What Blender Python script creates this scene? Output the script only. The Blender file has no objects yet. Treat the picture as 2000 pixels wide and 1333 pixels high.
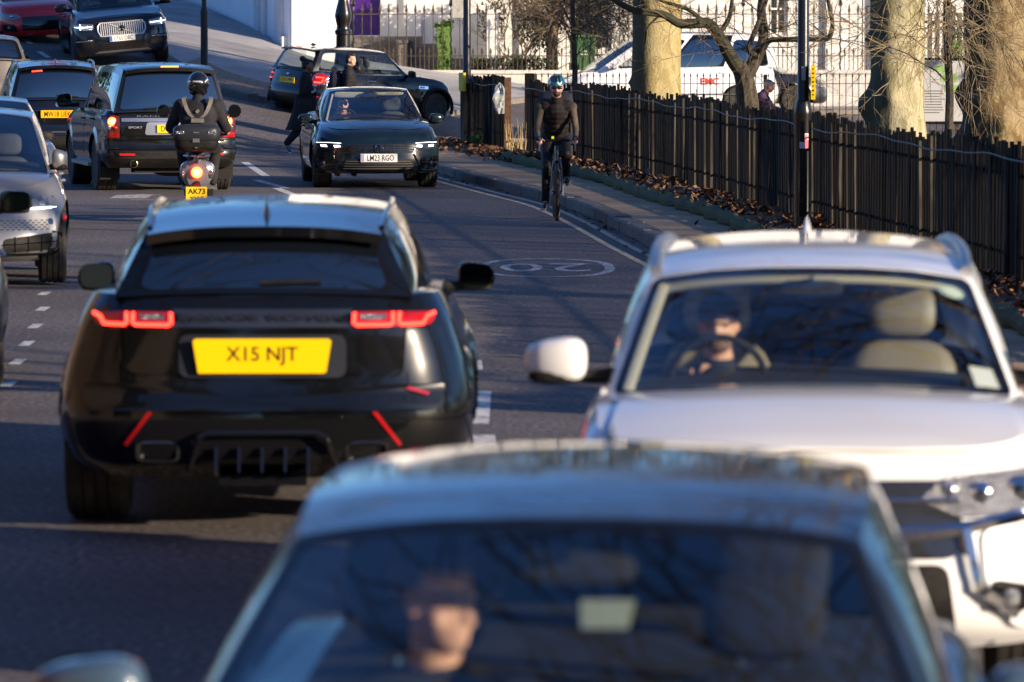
import bpy, bmesh, math, random
import numpy as np
from mathutils import Vector, Matrix, Euler, noise
R = math.radians
random.seed(7)
C = bpy.context.scene.collection
scene = bpy.context.scene
# ------------------------------------------------------------------ camera
F = 10000.0      # focal length in photo pixels (photo 2000 wide)
HC = 2.5         # camera height
YH = 25.0        # horizon row in the photo
cam_d = bpy.data.cameras.new('camera'); cam = bpy.data.objects.new('camera', cam_d); C.objects.link(cam)
cam_d.sensor_width = 36; cam_d.lens = F / 2000 * 36
cam_d.clip_start = 0.5; cam_d.clip_end = 3000
cam.location = (0, 0, HC)
cam.rotation_euler = (R(90) - math.atan((666.5 - YH) / F), 0, 0)
cam_d.dof.use_dof = True; cam_d.dof.focus_distance = 71; cam_d.dof.aperture_fstop = 5.4
scene.camera = cam
# ------------------------------------------------------------------ world and sun
SUN_EL = R(14); sdx, sdy = 0.84, -0.54     # direction towards the sun (right, a little behind the camera)
w = bpy.data.worlds.new('World'); scene.world = w; w.use_nodes = True
nt = w.node_tree; nt.nodes.clear()
wo = nt.nodes.new('ShaderNodeOutputWorld'); bg = nt.nodes.new('ShaderNodeBackground'); sk = nt.nodes.new('ShaderNodeTexSky')
sk.sky_type = 'NISHITA'; sk.sun_disc = False; sk.sun_elevation = SUN_EL
sk.sun_rotation = math.atan2(sdx, sdy); sk.air_density = 1.0; sk.dust_density = 0.3; sk.ozone_density = 3.0
bg.inputs['Strength'].default_value = 0.074
tn = nt.nodes.new('ShaderNodeMix'); tn.data_type = 'RGBA'; tn.blend_type = 'MULTIPLY'; tn.inputs['Factor'].default_value = 1; tn.inputs['B'].default_value = (.66, .93, 1.38, 1)   # a crisp, deep blue winter sky
nt.links.new(sk.outputs[0], tn.inputs['A']); nt.links.new(tn.outputs['Result'], bg.inputs[0]); nt.links.new(bg.outputs[0], wo.inputs[0])
sl = bpy.data.lights.new('sun', 'SUN'); so = bpy.data.objects.new('sun', sl); C.objects.link(so)
sl.energy = 5.0; sl.angle = R(0.5); sl.color = (1.0, 0.79, 0.56)
sv = Vector((sdx * math.cos(SUN_EL), sdy * math.cos(SUN_EL), math.sin(SUN_EL)))
so.rotation_euler = sv.to_track_quat('Z', 'Y').to_euler()
so.location = (20, 0, 30)
scene.view_settings.view_transform = 'Standard'; scene.view_settings.look = 'None'
scene.view_settings.exposure = 1.0; scene.view_settings.gamma = 1
scene.render.engine = 'CYCLES'
scene.render.resolution_x = 1024; scene.render.resolution_y = 682
scene.cycles.max_bounces = 8; scene.cycles.transparent_max_bounces = 12

# ------------------------------------------------------------------ helpers
def P(px, D): return (px - 1000) / (F / D)
def Zp(py, D): return HC - (py - YH) / (F / D)
def W3(px, py, D): return Vector((P(px, D), D, Zp(py, D)))
def ramp(x, a, b):
    t = min(1, max(0, (x - a) / (b - a))); return t * t * (3 - 2 * t)
def smax(a, k=0.25): return 0.5 * (a + math.sqrt(a * a + k * k)) if a > -3 else 0.0
def hill(X, D):
    lx = -X - 3.1
    if lx > 5.0: lx = 5.0 + (lx - 5.0) * 0.45
    if lx > 20: lx = 20
    Dc = D if X < -6 else D + (min(D, 114) - D) * ramp(X, -6, -4)
    v = 0.44 + 0.058 * (min(Dc, 150) - 103) + 0.15 * lx
    v = v if D > 60 else v - (60 - D) * 0.05
    return smax(v, 0.12)
def curve(pts):
    xs = [p[0] for p in pts]; ys = [p[1] for p in pts]
    if xs[0] > xs[-1]: xs.reverse(); ys.reverse()
    n = len(xs); d = [(ys[i+1]-ys[i])/(xs[i+1]-xs[i]) for i in range(n-1)]
    m = [d[0]] + [0 if d[i-1]*d[i] <= 0 else 2*d[i-1]*d[i]/(d[i-1]+d[i]) for i in range(1, n-1)] + [d[-1]]
    def f(x):
        if x <= xs[0]: return ys[0]
        if x >= xs[-1]: return ys[-1]
        i = 0
        while x > xs[i+1]: i += 1
        h = xs[i+1]-xs[i]; t = (x-xs[i])/h
        return ((2*t**3-3*t*t+1)*ys[i] + (t**3-2*t*t+t)*h*m[i] + (-2*t**3+3*t*t)*ys[i+1] + (t**3-t*t)*h*m[i+1])
    return f
def tag(o, label=None, cat=None, group=None, kind=None):
    if label: o['label'] = label
    if cat: o['category'] = cat
    if group: o['group'] = group
    if kind: o['kind'] = kind
    return o
def empty(name, loc=(0,0,0), rz=0, rx=0, ry=0):
    o = bpy.data.objects.new(name, None); C.objects.link(o); o.empty_display_size = 0.2
    o.location = loc; o.rotation_euler = (rx, ry, rz); return o

class MB:
    def __init__(s): s.v = []; s.f = []; s.m = []; s.cm = 0
    def mat(s, i): s.cm = i; return s
    def face(s, *idx): s.f.append(tuple(idx)); s.m.append(s.cm)
    def pts(s, L):
        b = len(s.v); s.v.extend([tuple(p) for p in L]); return b
    def grid(s, fn, nu, nv, u0=0, u1=1, v0=0, v1=1, flip=False):
        b = len(s.v)
        for j in range(nv+1):
            for i in range(nu+1):
                s.v.append(tuple(fn(u0+(u1-u0)*i/nu, v0+(v1-v0)*j/nv)))
        for j in range(nv):
            for i in range(nu):
                a = b+j*(nu+1)+i; q = (a, a+1, a+nu+2, a+nu+1)
                s.face(*(q[::-1] if flip else q))
        return s
    def box(s, c, d, rot=None, taper=1.0):
        M = rot if rot is not None else Matrix.Identity(3); c = Vector(c); b = len(s.v)
        for z in (-1, 1):
            k = taper if z > 0 else 1.0
            for x, y in ((-1,-1),(1,-1),(1,1),(-1,1)):
                s.v.append(tuple(c + M @ Vector((x*d[0]/2*k, y*d[1]/2*k, z*d[2]/2))))
        for q in ((0,3,2,1),(4,5,6,7),(0,1,5,4),(1,2,6,5),(2,3,7,6),(3,0,4,7)): s.face(*[b+i for i in q])
        return s
    def tube(s, pts, r, n=8, caps=True, closed=False):
        pts = [Vector(p) for p in pts]; N = len(pts)
        rs = r if isinstance(r, (list, tuple)) else [r]*N
        b = len(s.v); up = None
        for i, p in enumerate(pts):
            if closed: t = pts[(i+1)%N]-pts[i-1]
            else: t = pts[min(i+1,N-1)]-pts[max(i-1,0)]
            if t.length < 1e-9: t = Vector((0,0,1))
            t.normalize()
            if up is None:
                up = Vector((0,0,1)) if abs(t.z) < 0.9 else Vector((1,0,0))
            a = up - t*up.dot(t)
            if a.length < 1e-5: a = t.orthogonal()
            a.normalize(); up = a; c = t.cross(a)
            for k in range(n):
                an = 2*math.pi*k/n
                s.v.append(tuple(p + (a*math.cos(an)+c*math.sin(an))*rs[i]))
        M = N if closed else N-1
        for i in range(M):
            j = (i+1) % N
            for k in range(n):
                k2 = (k+1) % n
                s.face(b+i*n+k, b+j*n+k, b+j*n+k2, b+i*n+k2)
        if caps and not closed:
            s.face(*[b+k for k in range(n)]); s.face(*[b+(N-1)*n+k for k in reversed(range(n))])
        return s
    def lathe(s, prof, M=None, n=24, c=(0,0,0)):     # prof: (r, h) about local Z
        M = M if M is not None else Matrix.Identity(3); c = Vector(c); b = len(s.v)
        for r, h in prof:
            for k in range(n):
                a = 2*math.pi*k/n; s.v.append(tuple(c + M @ Vector((r*math.cos(a), r*math.sin(a), h))))
        for i in range(len(prof)-1):
            for k in range(n):
                k2 = (k+1)%n; s.face(b+i*n+k, b+i*n+k2, b+(i+1)*n+k2, b+(i+1)*n+k)
        if prof[0][0] > 1e-4: s.face(*[b+k for k in reversed(range(n))])
        if prof[-1][0] > 1e-4: s.face(*[b+(len(prof)-1)*n+k for k in range(n)])
        return s
    def ell(s, c, r, M=None, nu=16, nv=10, e=1.0):     # (super)ellipsoid
        M = M if M is not None else Matrix.Identity(3); c = Vector(c)
        def sp(x, p): return math.copysign(abs(x)**p, x)
        b = len(s.v)
        for j in range(nv+1):
            ph = -math.pi/2 + math.pi*j/nv
            for i in range(nu):
                th = 2*math.pi*i/nu
                s.v.append(tuple(c + M @ Vector((r[0]*sp(math.cos(ph),e)*sp(math.cos(th),e), r[1]*sp(math.cos(ph),e)*sp(math.sin(th),e), r[2]*sp(math.sin(ph),e)))))
        for j in range(nv):
            for i in range(nu):
                i2 = (i+1)%nu; s.face(b+j*nu+i, b+j*nu+i2, b+(j+1)*nu+i2, b+(j+1)*nu+i)
        return s
    def build(s, name, mats, parent=None, smooth=True, ang=35):
        me = bpy.data.meshes.new(name); me.from_pydata(s.v, [], s.f)
        if not isinstance(mats, (list, tuple)): mats = [mats]
        for m in mats: me.materials.append(m)
        me.polygons.foreach_set('material_index', [min(i, len(mats)-1) for i in s.m])
        if smooth:
            me.polygons.foreach_set('use_smooth', [True]*len(me.polygons))
            me.update(); me.set_sharp_from_angle(angle=R(ang))
        me.update()
        o = bpy.data.objects.new(name, me); C.objects.link(o)
        if parent: o.parent = parent
        return o
def rotm(rx=0, ry=0, rz=0): return Euler((rx, ry, rz)).to_matrix()
def axis_m(d):   # matrix taking local Z to direction d
    return Vector(d).to_track_quat('Z', 'Y').to_matrix()

def text_obj(s, name, mat, wd, ht, parent, loc, rot=(R(90),0,0), bold=0.02, ext=0.0015, keep=False, sx=1.0):
    cu = bpy.data.curves.new(name, 'FONT'); cu.body = s; cu.align_x = 'CENTER'; cu.align_y = 'CENTER'; cu.size = 1
    cu.offset = bold; cu.extrude = 0.0; cu.resolution_u = 3
    t = bpy.data.objects.new(name, cu); C.objects.link(t)
    dg = bpy.context.evaluated_depsgraph_get()
    me = bpy.data.meshes.new_from_object(t.evaluated_get(dg)); bpy.data.objects.remove(t)
    xs = [v.co.x for v in me.vertices]; ys = [v.co.y for v in me.vertices]
    cx, cy = (min(xs)+max(xs))/2, (min(ys)+max(ys))/2
    kx = wd/(max(xs)-min(xs)); ky = ht/(max(ys)-min(ys))
    if keep: kx = ky = min(kx, ky)
    for v in me.vertices:
        v.co = ((v.co.x-cx)*kx*sx, (v.co.y-cy)*ky, 0)
    me.materials.clear(); me.materials.append(mat)
    o = bpy.data.objects.new(name, me); C.objects.link(o); o.parent = parent; o.location = loc; o.rotation_euler = rot
    return o

# ------------------------------------------------------------------ materials
def mat(name, col, rough=0.5, metal=0.0, coat=0.0, spec=0.5, emit=None, es=0, noise_=None, bump=None, coat_r=0.03, trans=0, ior=1.45):
    m = bpy.data.materials.new(name); m.use_nodes = True; nt = m.node_tree; b = nt.nodes['Principled BSDF']
    b.inputs['Base Color'].default_value = (*col, 1); b.inputs['Roughness'].default_value = rough
    b.inputs['Metallic'].default_value = metal; b.inputs['Specular IOR Level'].default_value = spec
    b.inputs['Coat Weight'].default_value = coat; b.inputs['Coat Roughness'].default_value = coat_r
    b.inputs['Transmission Weight'].default_value = trans; b.inputs['IOR'].default_value = ior
    if emit: b.inputs['Emission Color'].default_value = (*emit, 1); b.inputs['Emission Strength'].default_value = es
    if noise_:      # (scale, col2, lo, hi)
        sc, c2, lo, hi = noise_[:4]
        tc = nt.nodes.new('ShaderNodeTexCoord'); nz = nt.nodes.new('ShaderNodeTexNoise'); nz.inputs['Scale'].default_value = sc
        nz.inputs['Detail'].default_value = 6; nz.inputs['Roughness'].default_value = 0.62
        mp = nt.nodes.new('ShaderNodeMapping'); mp.inputs['Scale'].default_value = noise_[4] if len(noise_) > 4 else (1,1,1)
        rp = nt.nodes.new('ShaderNodeValToRGB'); rp.color_ramp.elements[0].position = lo; rp.color_ramp.elements[1].position = hi
        rp.color_ramp.elements[0].color = (*col, 1); rp.color_ramp.elements[1].color = (*c2, 1)
        nt.links.new(tc.outputs['Object'], mp.inputs[0]); nt.links.new(mp.outputs[0], nz.inputs['Vector'])
        nt.links.new(nz.outputs['Fac'], rp.inputs[0]); nt.links.new(rp.outputs[0], b.inputs['Base Color'])
    if bump:        # (scale, strength, dist)
        tc = nt.nodes.new('ShaderNodeTexCoord'); nz = nt.nodes.new('ShaderNodeTexNoise'); nz.inputs['Scale'].default_value = bump[0]
        nz.inputs['Detail'].default_value = 5
        bp = nt.nodes.new('ShaderNodeBump'); bp.inputs['Strength'].default_value = bump[1]; bp.inputs['Distance'].default_value = bump[2]
        mp = nt.nodes.new('ShaderNodeMapping'); mp.inputs['Scale'].default_value = bump[3] if len(bump) > 3 else (1,1,1)
        nt.links.new(tc.outputs['Object'], mp.inputs[0]); nt.links.new(mp.outputs[0], nz.inputs['Vector'])
        nt.links.new(nz.outputs['Fac'], bp.inputs['Height']); nt.links.new(bp.outputs[0], b.inputs['Normal'])
    return m
def paint(name, col, metal=0.25, rough=0.32, dirt=(0.25, 0.22, 0.18), amt=0.10, coat=1.0):
    if max(col) < .03:
        metal = 0; amt = amt*.25 if amt < .5 else amt
    """car paint: flaky base under clear coat, thin road film"""
    m = mat(name, col, rough, metal, coat=coat, coat_r=0.02, spec=.12 if max(col) < .03 else .5); nt = m.node_tree; b = nt.nodes['Principled BSDF']
    tc = nt.nodes.new('ShaderNodeTexCoord'); nz = nt.nodes.new('ShaderNodeTexNoise'); nz.inputs['Scale'].default_value = 3.5
    nz.inputs['Detail'].default_value = 8; nz.inputs['Roughness'].default_value = 0.7
    rp = nt.nodes.new('ShaderNodeMapRange'); rp.inputs['From Min'].default_value = 0.42; rp.inputs['From Max'].default_value = 0.75
    rp.inputs['To Max'].default_value = amt
    mx = nt.nodes.new('ShaderNodeMix'); mx.data_type = 'RGBA'; mx.inputs['A'].default_value = (*col, 1); mx.inputs['B'].default_value = (*dirt, 1)
    nt.links.new(tc.outputs['Object'], nz.inputs['Vector']); nt.links.new(nz.outputs['Fac'], rp.inputs['Value'])
    nt.links.new(rp.outputs[0], mx.inputs['Factor']); nt.links.new(mx.outputs['Result'], b.inputs['Base Color'])
    r2 = nt.nodes.new('ShaderNodeMapRange'); r2.inputs['To Min'].default_value = 0.015; r2.inputs['To Max'].default_value = 0.10
    r2.inputs['From Min'].default_value = 0.35; r2.inputs['From Max'].default_value = 0.7
    nt.links.new(nz.outputs['Fac'], r2.inputs['Value']); nt.links.new(r2.outputs[0], b.inputs['Coat Roughness'])
    return m
def glass(name, tint, refl_boost=0.0, rough=0.0):
    m = bpy.data.materials.new(name); m.use_nodes = True; nt = m.node_tree; nt.nodes.clear()
    o = nt.nodes.new('ShaderNodeOutputMaterial'); mx = nt.nodes.new('ShaderNodeMixShader')
    tr = nt.nodes.new('ShaderNodeBsdfTransparent'); tr.inputs[0].default_value = (*tint, 1)
    gl = nt.nodes.new('ShaderNodeBsdfGlossy'); gl.inputs['Roughness'].default_value = rough; gl.inputs[0].default_value = (0.95, 0.98, 1, 1)
    ge = nt.nodes.new('ShaderNodeNewGeometry'); dt = nt.nodes.new('ShaderNodeVectorMath'); dt.operation = 'DOT_PRODUCT'
    nt.links.new(ge.outputs['Normal'], dt.inputs[0]); nt.links.new(ge.outputs['Incoming'], dt.inputs[1])
    def mth(op, a, b=None, cl=False):
        n = nt.nodes.new('ShaderNodeMath'); n.operation = op; n.use_clamp = cl
        for i, q in enumerate((a, b)):
            if q is None: continue
            if isinstance(q, (int, float)): n.inputs[i].default_value = q
            else: nt.links.new(q, n.inputs[i])
        return n.outputs[0]
    k = mth('POWER', mth('SUBTRACT', 1.0, mth('ABSOLUTE', dt.outputs['Value'])), 4.2)
    k = mth('ADD', mth('MULTIPLY', k, 0.9), 0.06+refl_boost, True); nt.links.new(k, mx.inputs[0])
    nt.links.new(tr.outputs[0], mx.inputs[1]); nt.links.new(gl.outputs[0], mx.inputs[2]); nt.links.new(mx.outputs[0], o.inputs[0])
    return m
M = {}
M['glass'] = glass('windscreen_glass', (0.80, 0.85, 0.85), 0.055)
M['glass_side'] = glass('side_glass', (0.70, 0.74, 0.74), 0.0)
M['privacy'] = mat('privacy_glass', (0.004, 0.006, 0.010), 0.02, 0, coat=1, spec=1.0, ior=1.7)
M['black'] = mat('gloss_black_trim', (0.006, 0.006, 0.007), 0.12, 0, coat=0.6)
M['plastic'] = mat('dark_plastic', (0.010, 0.010, 0.010), 0.6, spec=.2, noise_=(30, (0.022, 0.020, 0.019), 0.4, 0.7))
M['frit'] = mat('glass_edge_black', (0.004, 0.004, 0.005), 0.15)
M['under'] = mat('underbody', (0.008, 0.008, 0.008), 0.9)
M['interior'] = mat('cabin_dark', (0.012, 0.013, 0.015), 0.8)
M['cream'] = mat('cream_trim', (0.55, 0.52, 0.40), 0.7)
M['beige'] = mat('beige_leather', (0.26, 0.23, 0.17), 0.5)
M['greyseat'] = mat('grey_fabric_seat', (0.07, 0.075, 0.08), 0.8)
M['tyre'] = mat('tyre_rubber', (0.018, 0.017, 0.016), 0.75, noise_=(14, (0.05, 0.045, 0.038), 0.45, 0.7))
M['rim'] = mat('alloy_silver', (0.45, 0.45, 0.46), 0.3, 0.9)
M['rimdark'] = mat('alloy_black', (0.022, 0.022, 0.022), 0.3, 0.5, coat=0.5)
M['chrome'] = mat('chrome', (0.75, 0.76, 0.78), 0.10, 1.0)
M['satin'] = mat('satin_silver', (0.42, 0.43, 0.45), 0.35, 0.9)
M['mirror'] = mat('mirror_glass', (0.16, 0.22, 0.22), 0.03, 1.0)
M['redlens'] = mat('red_lens', (0.30, 0.006, 0.008), 0.12, coat=1.0)
M['redglow'] = mat('red_glow', (0.8, 0.02, 0.01), 0.3, emit=(1, 0.035, 0.02), es=4.0)
M['redhot'] = mat('brake_lamp_glow', (1, 0.1, 0.02), 0.3, emit=(1, 0.07, 0.015), es=7)
M['redcore'] = mat('brake_lamp_core', (1, 0.4, 0.05), 0.3, emit=(1, 0.32, 0.05), es=9)
M['amber'] = mat('amber_lens', (0.55, 0.20, 0.02), 0.15, coat=1)
M['whitelens'] = mat('clear_lens', (0.24, 0.25, 0.27), 0.14, 0.7, coat=1, bump=(45, 1.0, 0.03))
M['darklens'] = mat('dark_lens', (0.03, 0.032, 0.036), 0.1, 0.2, coat=1)
M['led'] = mat('led_white', (1, 1, 1), 0.3, emit=(0.85, 0.92, 1), es=2.2)
M['plate_y'] = mat('plate_yellow', (0.88, 0.56, 0.0), 0.35, coat=0.3)
M['plate_w'] = mat('plate_white', (0.80, 0.80, 0.78), 0.35, coat=0.3)
M['plate_ink'] = mat('plate_ink', (0.006, 0.006, 0.006), 0.4)
M['eu_blue'] = mat('plate_blue_band', (0.02, 0.12, 0.45), 0.4)
M['ev_green'] = mat('plate_green_band', (0.02, 0.30, 0.10), 0.4)
# ------------------------------------------------------------------ ground, roads, kerbs
def ground_mat(name, base, dark, light, scale=1.0, kind='asphalt', rough=.8):
    m = bpy.data.materials.new(name); m.use_nodes = True; nt = m.node_tree; b = nt.nodes['Principled BSDF']; b.inputs['Roughness'].default_value = rough
    N = nt.nodes.new; Lk = nt.links.new
    ge = N('ShaderNodeNewGeometry')
    n1 = N('ShaderNodeTexNoise'); n1.inputs['Scale'].default_value = 55*scale; n1.inputs['Detail'].default_value = 3
    n2 = N('ShaderNodeTexNoise'); n2.inputs['Scale'].default_value = .55*scale; n2.inputs['Detail'].default_value = 7; n2.inputs['Roughness'].default_value = .65
    mp = N('ShaderNodeMapping'); mp.inputs['Scale'].default_value = (1.0, 1.6, 1) if kind == 'asphalt' else (1, 1, 1)
    Lk(ge.outputs['Position'], n1.inputs['Vector']); Lk(ge.outputs['Position'], mp.inputs[0]); Lk(mp.outputs[0], n2.inputs['Vector'])
    r1 = N('ShaderNodeValToRGB'); e = r1.color_ramp.elements; e[0].position = .32; e[0].color = (*dark, 1); e[1].position = .70; e[1].color = (*light, 1)
    x = e.new(.5); x.color = (*base, 1)
    Lk(n1.outputs['Fac'], r1.inputs[0])
    r2 = N('ShaderNodeMapRange'); r2.inputs['From Min'].default_value = .3; r2.inputs['From Max'].default_value = .7; r2.inputs['To Min'].default_value = .58; r2.inputs['To Max'].default_value = 1.35
    Lk(n2.outputs['Fac'], r2.inputs[0])
    mx = N('ShaderNodeMix'); mx.data_type = 'RGBA'; mx.blend_type = 'MULTIPLY'; mx.inputs['Factor'].default_value = 1
    Lk(r1.outputs[0], mx.inputs['A']); Lk(r2.outputs[0], mx.inputs['B'])
    last = mx.outputs['Result']
    bp = N('ShaderNodeBump'); bp.inputs['Strength'].default_value = .6; bp.inputs['Distance'].default_value = .006
    Lk(n1.outputs['Fac'], bp.inputs['Height']); Lk(bp.outputs[0], b.inputs['Normal'])
    if kind == 'slab':
        br = N('ShaderNodeTexBrick'); br.inputs['Scale'].default_value = 1.0; br.inputs['Brick Width'].default_value = .9; br.inputs['Row Height'].default_value = .6
        br.inputs['Mortar Size'].default_value = .012; br.inputs['Color1'].default_value = (1, 1, 1, 1); br.inputs['Color2'].default_value = (.78, .78, .8, 1); br.inputs['Mortar'].default_value = (.35, .35, .35, 1)
        m2 = N('ShaderNodeMapping'); m2.inputs['Rotation'].default_value = (0, 0, R(35)); Lk(ge.outputs['Position'], m2.inputs[0]); Lk(m2.outputs[0], br.inputs['Vector'])
        m3 = N('ShaderNodeMix'); m3.data_type = 'RGBA'; m3.blend_type = 'MULTIPLY'; m3.inputs['Factor'].default_value = 1
        Lk(last, m3.inputs['A']); Lk(br.outputs[0], m3.inputs['B']); last = m3.outputs['Result']
    if kind == 'brick':
        br = N('ShaderNodeTexBrick'); br.inputs['Scale'].default_value = 1.0; br.inputs['Brick Width'].default_value = .42; br.inputs['Row Height'].default_value = .20
        br.inputs['Mortar Size'].default_value = .014; br.inputs['Color1'].default_value = (1, .93, .85, 1); br.inputs['Color2'].default_value = (.7, .66, .6, 1); br.inputs['Mortar'].default_value = (.25, .25, .25, 1)
        Lk(ge.outputs['Position'], br.inputs['Vector'])
        m3 = N('ShaderNodeMix'); m3.data_type = 'RGBA'; m3.blend_type = 'MULTIPLY'; m3.inputs['Factor'].default_value = 1
        Lk(last, m3.inputs['A']); Lk(br.outputs[0], m3.inputs['B']); last = m3.outputs['Result']
    Lk(last, b.inputs['Base Color'])
    return m
M['asphalt'] = ground_mat('asphalt', (.074, .064, .066), (.024, .021, .023), (.20, .18, .17), .45)
M['asphalt_old'] = ground_mat('worn_asphalt', (.085, .075, .07), (.05, .045, .042), (.14, .125, .11))
M['footway'] = ground_mat('footway_tarmac', (.38, .26, .15), (.22, .15, .09), (.52, .38, .23), kind='plain')
M['slab'] = ground_mat('paving_slabs', (.34, .34, .34), (.24, .24, .245), (.42, .42, .42), .6, 'slab')
M['brick'] = ground_mat('brick_setts', (.28, .21, .16), (.2, .15, .11), (.34, .28, .22), .6, 'brick')
M['kerb'] = ground_mat('granite_kerb', (.15, .135, .115), (.07, .065, .06), (.24, .22, .19), .8, 'plain')
M['earth'] = ground_mat('leafy_soil', (.035, .025, .016), (.015, .012, .008), (.08, .055, .03), .3, 'plain')
M['park'] = ground_mat('park_grass', (.05, .06, .02), (.03, .035, .012), (.09, .09, .04), .3, 'plain')
def struct(mb, name, m, **k): return tag(mb.build(name, m, **k), kind='structure')
def drape(mb, poly_l, poly_r, dz, n=40, k=8, z=None):
    """sheet between two (X,Y) polylines with equal counts"""
    def cv(pl):
        s = [0]
        for a, b in zip(pl, pl[1:]): s.append(s[-1]+math.hypot(b[0]-a[0], b[1]-a[1]))
        fx = curve([(q/s[-1], p[0]) for q, p in zip(s, pl)]); fy = curve([(q/s[-1], p[1]) for q, p in zip(s, pl)])
        return lambda t: (fx(t), fy(t))
    A, B = cv(poly_l), cv(poly_r)
    def f(u, v):
        a, b = A(v), B(v); x = a[0]*(1-u)+b[0]*u; y = a[1]*(1-u)+b[1]*u; return (x, y, hill(x, y)+dz)
    mb.grid(f, k, n)
# one big ground sheet: dense near the road, coarse out to the horizon
g = MB()
xs = [-1200, -400, -150, -60] + [-30+i*1.5 for i in range(41)] + [60, 150, 400, 1200]
ys = [-400, -100, -30] + [i*2.0 for i in range(81)] + [200, 300, 500, 1000, 2500]
b0 = g.pts([(x, y, hill(x, y)) for y in ys for x in xs]); nx = len(xs)
for j in range(len(ys)-1):
    for i in range(nx-1): a = b0+j*nx+i; g.face(a, a+1, a+nx+1, a+nx)
struct(g, 'road', M['asphalt'])
# right kerb line (X as a function of distance)
KX = curve([(0, 3.6), (15, 3.3), (30, 2.95), (42, 2.35), (53.5, 1.55), (65.6, .72), (72, -.15), (79.4, -1.11), (85, -1.62), (92, -1.75), (96, -.6), (98, 1.5)])
kl = [(KX(y), y) for y in [2, 10, 20, 30, 40, 46, 52, 58, 64, 69, 74, 79, 83, 87, 90.5]]
kl += [(-1.55, 93), (-1.0, 95), (0, 96.2), (3, 97.5), (12, 99.5), (40, 103)]
fence_x = curve([(0, 5.7), (20, 5.25), (42.4, 4.24), (56, 3.19), (73.5, 1.69), (84, .27), (86, -.10), (91, -.72), (96, -1.2)])
# kerb stones
kb = MB()
def kerbline(mb, pts, w_, h, dz=0.0, side=1, step=.9):
    L = [0]
    for a, b in zip(pts, pts[1:]): L.append(L[-1]+math.hypot(b[0]-a[0], b[1]-a[1]))
    fx = curve(list(zip(L, [p[0] for p in pts]))); fy = curve(list(zip(L, [p[1] for p in pts])))
    t = 0; rn = random.Random(3)
    while t < L[-1]-step:
        a = Vector((fx(t+.008), fy(t+.008), 0)); c = Vector((fx(t+step-.008), fy(t+step-.008), 0)); d = (c-a).normalized(); nrm = Vector((d.y, -d.x, 0))*side
        q = rn.uniform(-.006, .006); b = len(mb.v); hh = h+rn.uniform(-.005, .007)
        for p in (a, c):
            z = hill(p.x, p.y)+dz; p = p+nrm*q
            for o, zz in ((0, -.05), (.012, hh-.02), (.035, hh), (w_, hh+.002), (w_, -.05)): v = p+nrm*o; mb.v.append((v.x, v.y, z+zz))
        for i in range(4): mb.face(b+i, b+i+1, b+5+i+1, b+5+i)
        mb.face(b+4, b+3, b+2, b+1, b); mb.face(b+5, b+6, b+7, b+8, b+9); t += step
kerbline(kb, kl, .22, .13); struct(kb, 'kerb', M['kerb'], smooth=False)
# footway sheet and verge, park ground
pv = MB(); drape(pv, [(x+.2, y) if y < 92 else (x, y-.3) for x, y in kl], [(fence_x(y)-.55 if y < 79 else (.4, 1.6, 3, 8)[min(3, i-13)] if i > 11 else fence_x(y)-.25, y if y < 92 else 92+(i-14)*.6) for i, (x, y) in enumerate(kl)], .125, 90, 4)
struct(pv, 'footway', M['footway'])
ED = lambda y: fence_x(y) - .62 - .06*math.sin(y*.35)      # mossy edging along the verge
vg = MB(); vg.grid(lambda u, v: (ED(2+v*86)*(1-u)+(fence_x(2+v*86)+.6)*u, 2+v*86, .15+.10*min(1, u*2)+.03*noise.noise(Vector((u*4, v*60, 0)))), 8, 160)
struct(vg, 'verge_soil', M['earth'])
pk = MB(); pk.grid(lambda u, v: (fence_x(2+v*84)+.3+u*60, 2+v*84, .2+.05*noise.noise(Vector((u*20, v*30, 3)))), 20, 60)
struct(pk, 'park_ground', M['park'])
# far-left footway (corner) with tactile setts
cl = [W3(0, 0, 1)]*0
def hp(X, Y): return (X, Y)
cornerA = [(-22, 136), (-15, 128), (-11.0, 121), (-8.4, 113), (-7.0, 107), (-6.0, 103.6), (-4.9, 102.4), (-3.5, 102.4), (-1.6, 105), (0, 112), (4, 121), (10, 127), (40, 133)]
cornerB = [(-18, 145), (-12.4, 138), (-9.2, 131), (-7.0, 125), (-5.9, 121), (-5.4, 119.3), (-4.9, 118.6), (-3.8, 129), (-1, 129.8), (3, 130), (12, 130.6), (40, 134)]
fw = MB(); drape(fw, cornerA, cornerB, .12, 60, 10); struct(fw, 'pavement', M['slab'])
kb = MB(); kerbline(kb, cornerA[::-1], .25, .125, side=1); struct(kb, 'kerb', M['kerb'], smooth=False)
def on(a, b, t): return (a[0]*(1-t)+b[0]*t, a[1]*(1-t)+b[1]*t)
tc = MB(); drape(tc, [on(p, q, .03) for p, q in zip(cornerA[4:9], cornerB[4:9])], [on(p, q, .24) for p, q in zip(cornerA[4:9], cornerB[4:9])], .127, 20, 4); struct(tc, 'brick_paving', M['brick'])
# left footway
lk = [(-6.3, 4), (-6.3, 20), (-6.2, 34), (-6.9, 46), (-8.2, 58), (-10.5, 70), (-13, 80), (-16, 88), (-26, 97), (-40, 104)]
lf = MB(); drape(lf, [(x-30, y) for x, y in lk], [(x, y) for x, y in lk], .13, 50, 6); struct(lf, 'pavement', M['slab'])
kb = MB(); kerbline(kb, lk, .22, .13, side=-1); struct(kb, 'kerb', M['kerb'], smooth=False)
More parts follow.
